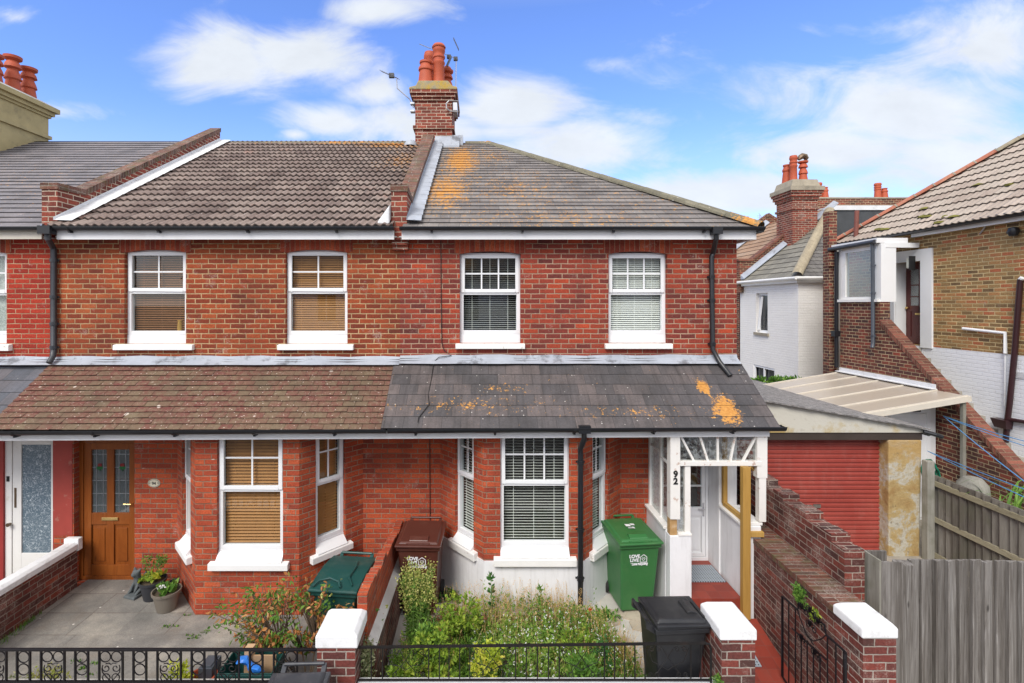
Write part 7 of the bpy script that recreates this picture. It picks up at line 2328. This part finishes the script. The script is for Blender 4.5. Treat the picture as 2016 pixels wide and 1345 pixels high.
# potted plants by the door
def rosette(par, x, y, z, n, L, W, mat, up=.6, rad=.08, name='leaves'):
    m = MB()
    for k in range(n):
        a = rnd(0, 6.283); u = rnd(.1, 1.0)
        p = V((x + rnd(-rad, rad), y + rnd(-rad, rad), z + rnd(0, .04)))
        leaf(m, p, (math.cos(a) * rnd(.3, 1), math.sin(a) * rnd(.3, 1), u * up), L * rnd(.6, 1.15), W * rnd(.8, 1.15))
    return m.build(name, mat, par)
x, y = PA
rosette(tpA, x - .05, y, .26, 60, .09, .05, M['leaflime'], .8, .10)
rosette(tpA, x + .07, y + .0, .30, 34, .09, .05, M['leafyel'], .8, .06, 'yellow_leaves')
m = MB()
for k in range(10):
    a = rnd(0, 6.283); q = V((x + .02 + rnd(-.05, .05), y, .26)); tp = q + V((rnd(-.16, .16), rnd(-.06, .06), rnd(.16, .30)))
    m.tube([q, q.lerp(tp, .6) + V((0, 0, .04)), tp], .004, 4)
    for j in range(22):
        leaf(m, tp + rv() * .05, rv() + V((0, 0, .2)), .045, .016, mi=1)
m.build('feathery_stems', [M['stemgreen'], M['leafmid']], tpA)
x, y = PB
rosette(tpB, x, y, .24, 34, .15, .085, M['leafmid'], .7, .07)
m = MB()
for k in range(8):
    c = V((x + rnd(-.1, .06), y - .08, .34 + rnd(0, .03)))
    for j in range(3): leaf(m, c, rv(), .03, .014)
m.build('flowers', M['petalwhite'], tpB)

# tall weed in front of the brown bin
t = thing('tall_weed', 'tall upright green weed with yellow seed heads standing before the brown bin', 'weed', (X(820, 6.0), 6.0, .03))
ms, ml, mh = MB(), MB(), MB()
cxw, cyw = X(820, 6.05), 6.05
for k in range(85):
    b = V((cxw + rnd(-.13, .16), cyw + rnd(-.14, .2), .03))
    tp = V((cxw + rnd(-.19, .20), cyw + rnd(-.16, .16), rnd(.72, 1.12)))
    mid = b.lerp(tp, .5) + rv() * .02
    ms.tube([b, mid, tp], [.005, .004, .0025], 4, caps=False)
    for j in range(20):
        q = b.lerp(tp, rnd(.1, .95)) + rv() * .015
        leaf(ml, q, rv() + V((0, 0, .5)), rnd(.05, .09), .009, a=rnd(.3, 1))
    for j in range(26):
        leaf(mh, tp + V((rnd(-.05, .05), rnd(-.05, .05), rnd(-.16, .02))), rv() + V((0, 0, .4)), .024, .015)
ms.build('stem', M['stemgreen'], t); ml.build('leaves', M['leafmid'], t); mh.build('seed_heads', M['seed'], t)

# ---- the weedy front garden
def soilz(x, y):
    dx_, dy_ = (x - .45) / 1.5, (y - 5.9) / 1.0
    return .05 + .17 * max(0, 1 - dx_ * dx_ - dy_ * dy_) ** .6
def inbed(x, y):
    # follows the outline of the soil bed
    if y < 4.96 or y > 6.78: return False
    lx = -1.0 if y < 5.8 else -1.0 + (y - 5.8) * .75
    rx = 1.95 - max(0, y - 5.1) * .42
    return lx < x < rx
ml, mf, mg = MB(), MB(), MB()
n = 0
while n < 2600:
    x, y = rnd(-1.0, 1.95), rnd(4.98, 6.76)
    if not inbed(x, y): continue
    n += 1
    z = soilz(x, y)
    hmax = (.22 + .10 * math.sin(x * 3.1 + 1) * math.cos(y * 2.7)) * (1.1 if x > .2 else .75)
    h = rnd(.35, 1.15) * max(.1, hmax)
    if y > 6.25 and random.random() < .55: continue
    if random.random() < .05: h *= 1.8
    tp = V((x + rnd(-.05, .05), y + rnd(-.05, .05), z + h))
    tone = .5 + .5 * math.sin(x * 4.3 + y * 3.1)
    for j in range(11):
        q = V((x, y, z)).lerp(tp, rnd(.25, 1)) + rv() * .02
        a = min(.78, max(0, .15 + tone * .3 + rnd(-.25, .35)))
        if y > 6.2 and random.random() < .30: a = rnd(.78, 1)
        leaf(ml, q, rv() + V((0, 0, .5)), rnd(.028, .055), rnd(.010, .022), a=a)
    if random.random() < .45 and x > -.1 and y < 6.2:
        for j in range(5): leaf(mf, tp + rv() * .006, rv() + V((0, -.3, .5)), .0155, .010)
n = 0
while n < 1300:
    x, y = rnd(-.9, 1.9), rnd(5.2, 6.78)
    if not inbed(x, y) or (y < 6.1 and x < 1.0 and random.random() < .8): continue
    n += 1
    z = soilz(x, y)
    B = blade(mg, (x, y, z), rnd(.22, .46), rnd(.02, .14), .0045, a=rnd(.2, 1))
    if random.random() < .5:
        for j in range(4): leaf(mg, B + V((0, 0, -.02 * j)), rv() + V((0, 0, 1)), .022, .007, a=rnd(.5, 1))
tag(ml.build('garden_weeds', M['weed']), 'tangled green ground weeds filling the right front garden bed', 'weeds', kind='stuff')
tag(mf.build('white_wildflowers', M['petalwhite']), 'tiny white wildflowers dotted through the garden weeds', 'wildflowers', kind='stuff')
tag(mg.build('dry_grass', M['drygrass']), 'thin dry straw coloured grass stalks among the garden weeds', 'grass', kind='stuff')
# straw clump next to the black bin
m = MB()
for k in range(900):
    a, r_ = rnd(0, 6.283), abs(random.gauss(0, .13))
    blade(m, (X(1222, 5.7) + r_ * 1.1 * math.cos(a), 5.72 + r_ * 1.6 * math.sin(a), .05), rnd(.12, .40), rnd(.05, .22), .005)
tag(m.build('straw_clump', M['drygrass']), 'golden brown clump of dead grass beside the black bin', 'grass')
m = MB(); m.box(1.35, 2.0, 5.02, 5.12, .0, .16); m.hexa([(1.2, 4.98, 0), (1.95, 5.12, 0), (1.98, 5.22, 0), (1.2, 5.1, 0), (1.2, 4.98, .17), (1.95, 5.12, .2), (1.98, 5.22, .2), (1.2, 5.1, .17)])
tag(m.build('edging_kerb', M['kerb'], bevel=.01), 'short pale concrete edging kerb between the dead grass and the thin railing', 'kerb')

G1 = 'leafy shrubs in the weedy front garden'
for (px, yy, zc, rad, nt, nl, L, W, mt_, lab) in (
    (860, 5.45, .50, (.30, .22, .24), 55, 13, .060, .030, 'leaflime', 'bright lime shrub in the middle left of the weedy garden'),
    (905, 5.95, .58, (.28, .20, .26), 50, 13, .055, .028, 'leaflime', 'taller lime shrub in front of the white bay plinth'),
    (957, 5.25, .52, (.16, .14, .24), 34, 13, .055, .026, 'leafyel', 'yellow green shrub rising behind the second heart scroll of the railing'),
    (790, 5.12, .40, (.26, .12, .20), 40, 12, .065, .032, 'leaflime', 'lime leaved shrub spilling against the thin railing near the mortar ledge'),
    (872, 5.05, .38, (.2, .10, .18), 30, 12, .065, .032, 'leaflime', 'low lime shrub behind the fourth bar of the thin railing'),
    (1150, 5.15, .46, (.22, .16, .24), 44, 13, .055, .028, 'leafmid', 'mid green bushy shrub at the right end of the weedy garden'),
    (1135, 5.6, .44, (.20, .2, .20), 36, 12, .050, .024, 'leaflime', 'lighter green bush above the third heart scroll'),
    (1185, 5.45, .40, (.14, .18, .20), 26, 12, .05, .022, 'leafdark', 'dark green bush bordering the dead grass'),
    (842, 5.55, .46, (.15, .14, .30), 36, 13, .055, .020, 'leafmid', 'mid green upright shrub below the tall weed'),
    (835, 6.1, .30, (.12, .12, .14), 22, 10, .06, .016, 'leafdark', 'thin dark weed at the foot of the tall upright weed'),
):
    xx = X(px, yy)
    shrub('shrub', lab, 'shrub', (xx, yy, .08), (xx, yy, zc), rad, nt, nl, L, W, M[mt_], M['stemgreen'], spread=.05, stemr=.004, group=G1)
# bay sprig with stem rising against the plinth
t = thing('sapling', 'thin sapling with dark oval leaves against the white bay plinth', 'sapling', (X(965, 6.5), 6.5, .2))
m = MB(); pts = [(X(962, 6.5), 6.5, .2), (X(968, 6.5), 6.5, .42), (X(966, 6.5), 6.52, .70)]; m.tube(pts, [.006, .005, .002], 5)
m.build('stem', M['stemgreen'], t)
m = MB()
for k in range(46):
    z = rnd(.30, .72); leaf(m, (X(967, 6.5), 6.5, z), V((rnd(-1, 1), rnd(-.6, .6), rnd(.1, .7))), .07, .028)
m.build('leaves', M['leafdark'], t)
t = thing('sapling', 'small feathery green sprig right of the first bay sapling', 'sapling', (X(1062, 6.5), 6.5, .2))
m = MB()
for k in range(90):
    z = rnd(.25, .58); leaf(m, (X(1062, 6.5) + rnd(-.02, .02), 6.5, z), V((rnd(-1, 1), rnd(-.6, .6), rnd(.3, .9))), .05, .012)
m.build('leaves', M['leafmid'], t)
# dusky red flowering spikes and a poppy
m = MB()
for k in range(34):
    px, py = random.gauss(888, 22), random.gauss(1212, 14)
    yy = 6.15 + rnd(-.2, .2); c = V((X(px, yy), yy, rnd(.26, .42)))
    for j in range(22): leaf(m, c + V((rnd(-.012, .012), rnd(-.012, .012), rnd(-.06, .02))), rv() + V((0, 0, .3)), .018, .010, mi=1)
    m.tube([c - V((0, 0, .25)), c], .003, 4)
tag(m.build('red_valerian', [M['stemgreen'], M['petalrose']]), 'cluster of dusky red flower spikes in front of the brown bin', 'flowers')
m = MB()
for (px, py, s) in ((1161, 1200, .035), (1156, 1208, .022)):
    yy = 6.3; c = P(px, py, yy)
    m.tube([(c.x, c.y, .15), c], .003, 4)
    for j in range(12): leaf(m, c, rv() + V((0, -.5, .5)), s, s * 1.1, mi=1)
tag(m.build('poppy', [M['stemgreen'], M['petalred']]), 'bright red poppy near the foot of the bay downpipe', 'flower')
m = MB()
for k in range(26):
    yy = 6.4; c = P(random.gauss(1134, 8), random.gauss(1208, 5), yy)
    for j in range(6): leaf(m, c, rv(), .016, .010, mi=1)
tag(m.build('red_valerian', [M['stemgreen'], M['petalrose']]), 'small patch of dull red flowers left of the poppy', 'flowers')

# tufts
def tuft(name, lab, x, y, z, rx, ry, n, L, W, mat, h=.08, cat='weed'):
    m = MB()
    for k in range(n):
        p = V((x + random.gauss(0, rx), y + random.gauss(0, ry), z))
        for j in range(5): leaf(m, p + V((rnd(-.01, .01), rnd(-.01, .01), rnd(0, h))), rv() + V((0, 0, .6)), L * rnd(.6, 1.2), W)
    return tag(m.build(name, mat), lab, cat)
tuft('weed_tuft', 'low dark green weeds between the brown bin and the bay', X(885, 7.1), 7.15, .03, .07, .07, 60, .05, .022, M['leafdark'])
tuft('weed_tuft', 'green weeds at the bay corner left of the green bin', X(1185, 6.8), 6.72, .03, .09, .06, 80, .05, .02, M['leafmid'])
tuft('creeper', 'grey green creeper climbing the right side of the leftmost capped pillar', X(718, 5.1), 5.10, .25, .05, .07, 260, .03, .018, M['sage'], h=.55)
tuft('fern', 'small fern growing from the side of the boundary wall above the iron gate', 3.57, 5.68, .86, .012, .05, 46, .055, .02, M['leafmid'], h=.16, cat='fern')
tuft('fern', 'smaller fern on the boundary wall nearer the right pillar', 3.57, 5.42, .82, .01, .03, 24, .045, .018, M['leaflime'], h=.10, cat='fern')
tuft('weed_tuft', 'tiny green weed at the foot of the pillar beside the black bin', 2.25, 4.82, .58, .015, .012, 16, .04, .015, M['leafmid'], h=.08)
tuft('weed_tuft', 'green weeds on the old roof edge behind the garage', P(1530, 750, 13.8).x, 13.8, P(1530, 752, 13.8).z, .35, .1, 80, .12, .05, M['leafmid'], h=.08)
m = MB()
for k in range(420):
    y = rnd(5.6, 6.9); x = -5.96 + abs(random.gauss(0, .05)) * (1.7 - (y - 5.6))
    blade(m, (x, y, 0), rnd(.02, .07), rnd(.01, .04), .006, a=rnd(.2, .8))
tag(m.build('grass_verge', M['leafmid']), 'green grass growing along the foot of the left garden wall', 'grass', kind='stuff')
m = MB()
for (px, py, n_) in ((330, 1234, 14), (345, 1234, 10), (372, 1252, 12), (404, 1245, 16), (380, 1257, 12), (393, 1255, 9), (150, 1303, 20), (185, 1308, 16), (165, 1318, 24), (368, 1212, 10), (180, 1330, 10)):
    yy = CAMZ * FPX / (py - CY)
    for k in range(n_): leaf(m, (X(px, yy) + rnd(-.05, .05), yy + rnd(-.02, .02), .004), rv() + V((0, 0, .8)), .03, .014)
tag(m.build('joint_weeds', M['leafmid']), 'little green weeds sprouting in the paving joints', 'weeds', kind='stuff')
# strap leaves behind the right fence
t = thing('strap_leaf_plant', 'arching strap leaved plant behind the wooden fence below the brick stairs', 'plant', (8.3, 7.9, 0))
m = MB()
for k in range(46):
    cx_ = rnd(8.0, 8.9); cy_ = rnd(7.3, 8.2)
    b = V((cx_, cy_, .86)); az = rnd(0, 6.28); ln = rnd(.4, .7); hh = rnd(.35, .72)
    prev = b; wv = V((-math.sin(az), math.cos(az), 0)) * .02; a = rnd(.2, 1)
    for i in range(7):
        t0, t1 = i / 7, (i + 1) / 7
        f = lambda q: b + V((math.cos(az) * ln * q, math.sin(az) * ln * q * .6, hh * (2.2 * q - 1.5 * q * q)))
        A_, B_ = f(t0), f(t1); w0, w1 = (1 - t0 * .85), (1 - t1 * .85)
        m.face([A_ - wv * w0, A_ + wv * w0, B_ + wv * w1, B_ - wv * w1], uv=[(0, 0)] * 4, a=a, raw=True)
m.build('leaves', M['leafmid'], t)
# broken slab pieces and path by the bins
m = MB()
random.seed(4)
for k in range(14):
    c = V((rnd(-1.0, -.35) if k % 2 else rnd(1.6, 2.2), rnd(6.2, 6.85), .031)); r_ = rnd(.12, .22); n_ = random.randint(5, 7); ph = rnd(0, 6)
    pts = [(c.x + r_ * rnd(.8, 1.1) * math.cos(ph + 6.283 * j / n_), c.y + r_ * rnd(.6, .9) * math.sin(ph + 6.283 * j / n_)) for j in range(n_)]
    h = .035 + .002 * k
    m.face([(a, b, h) for a, b in pts])
    for j in range(n_):
        a, b = pts[j], pts[(j + 1) % n_]; m.face([(a[0], a[1], .03), (b[0], b[1], .03), (b[0], b[1], h), (a[0], a[1], h)])
tag(m.build('crazy_paving', plain('sandy_crazy_paving', (.42, .36, .28), .9, .15, scale=5, bump=.5, dirt=(.2, .17, .13), dirt_amt=.6)), kind='structure')
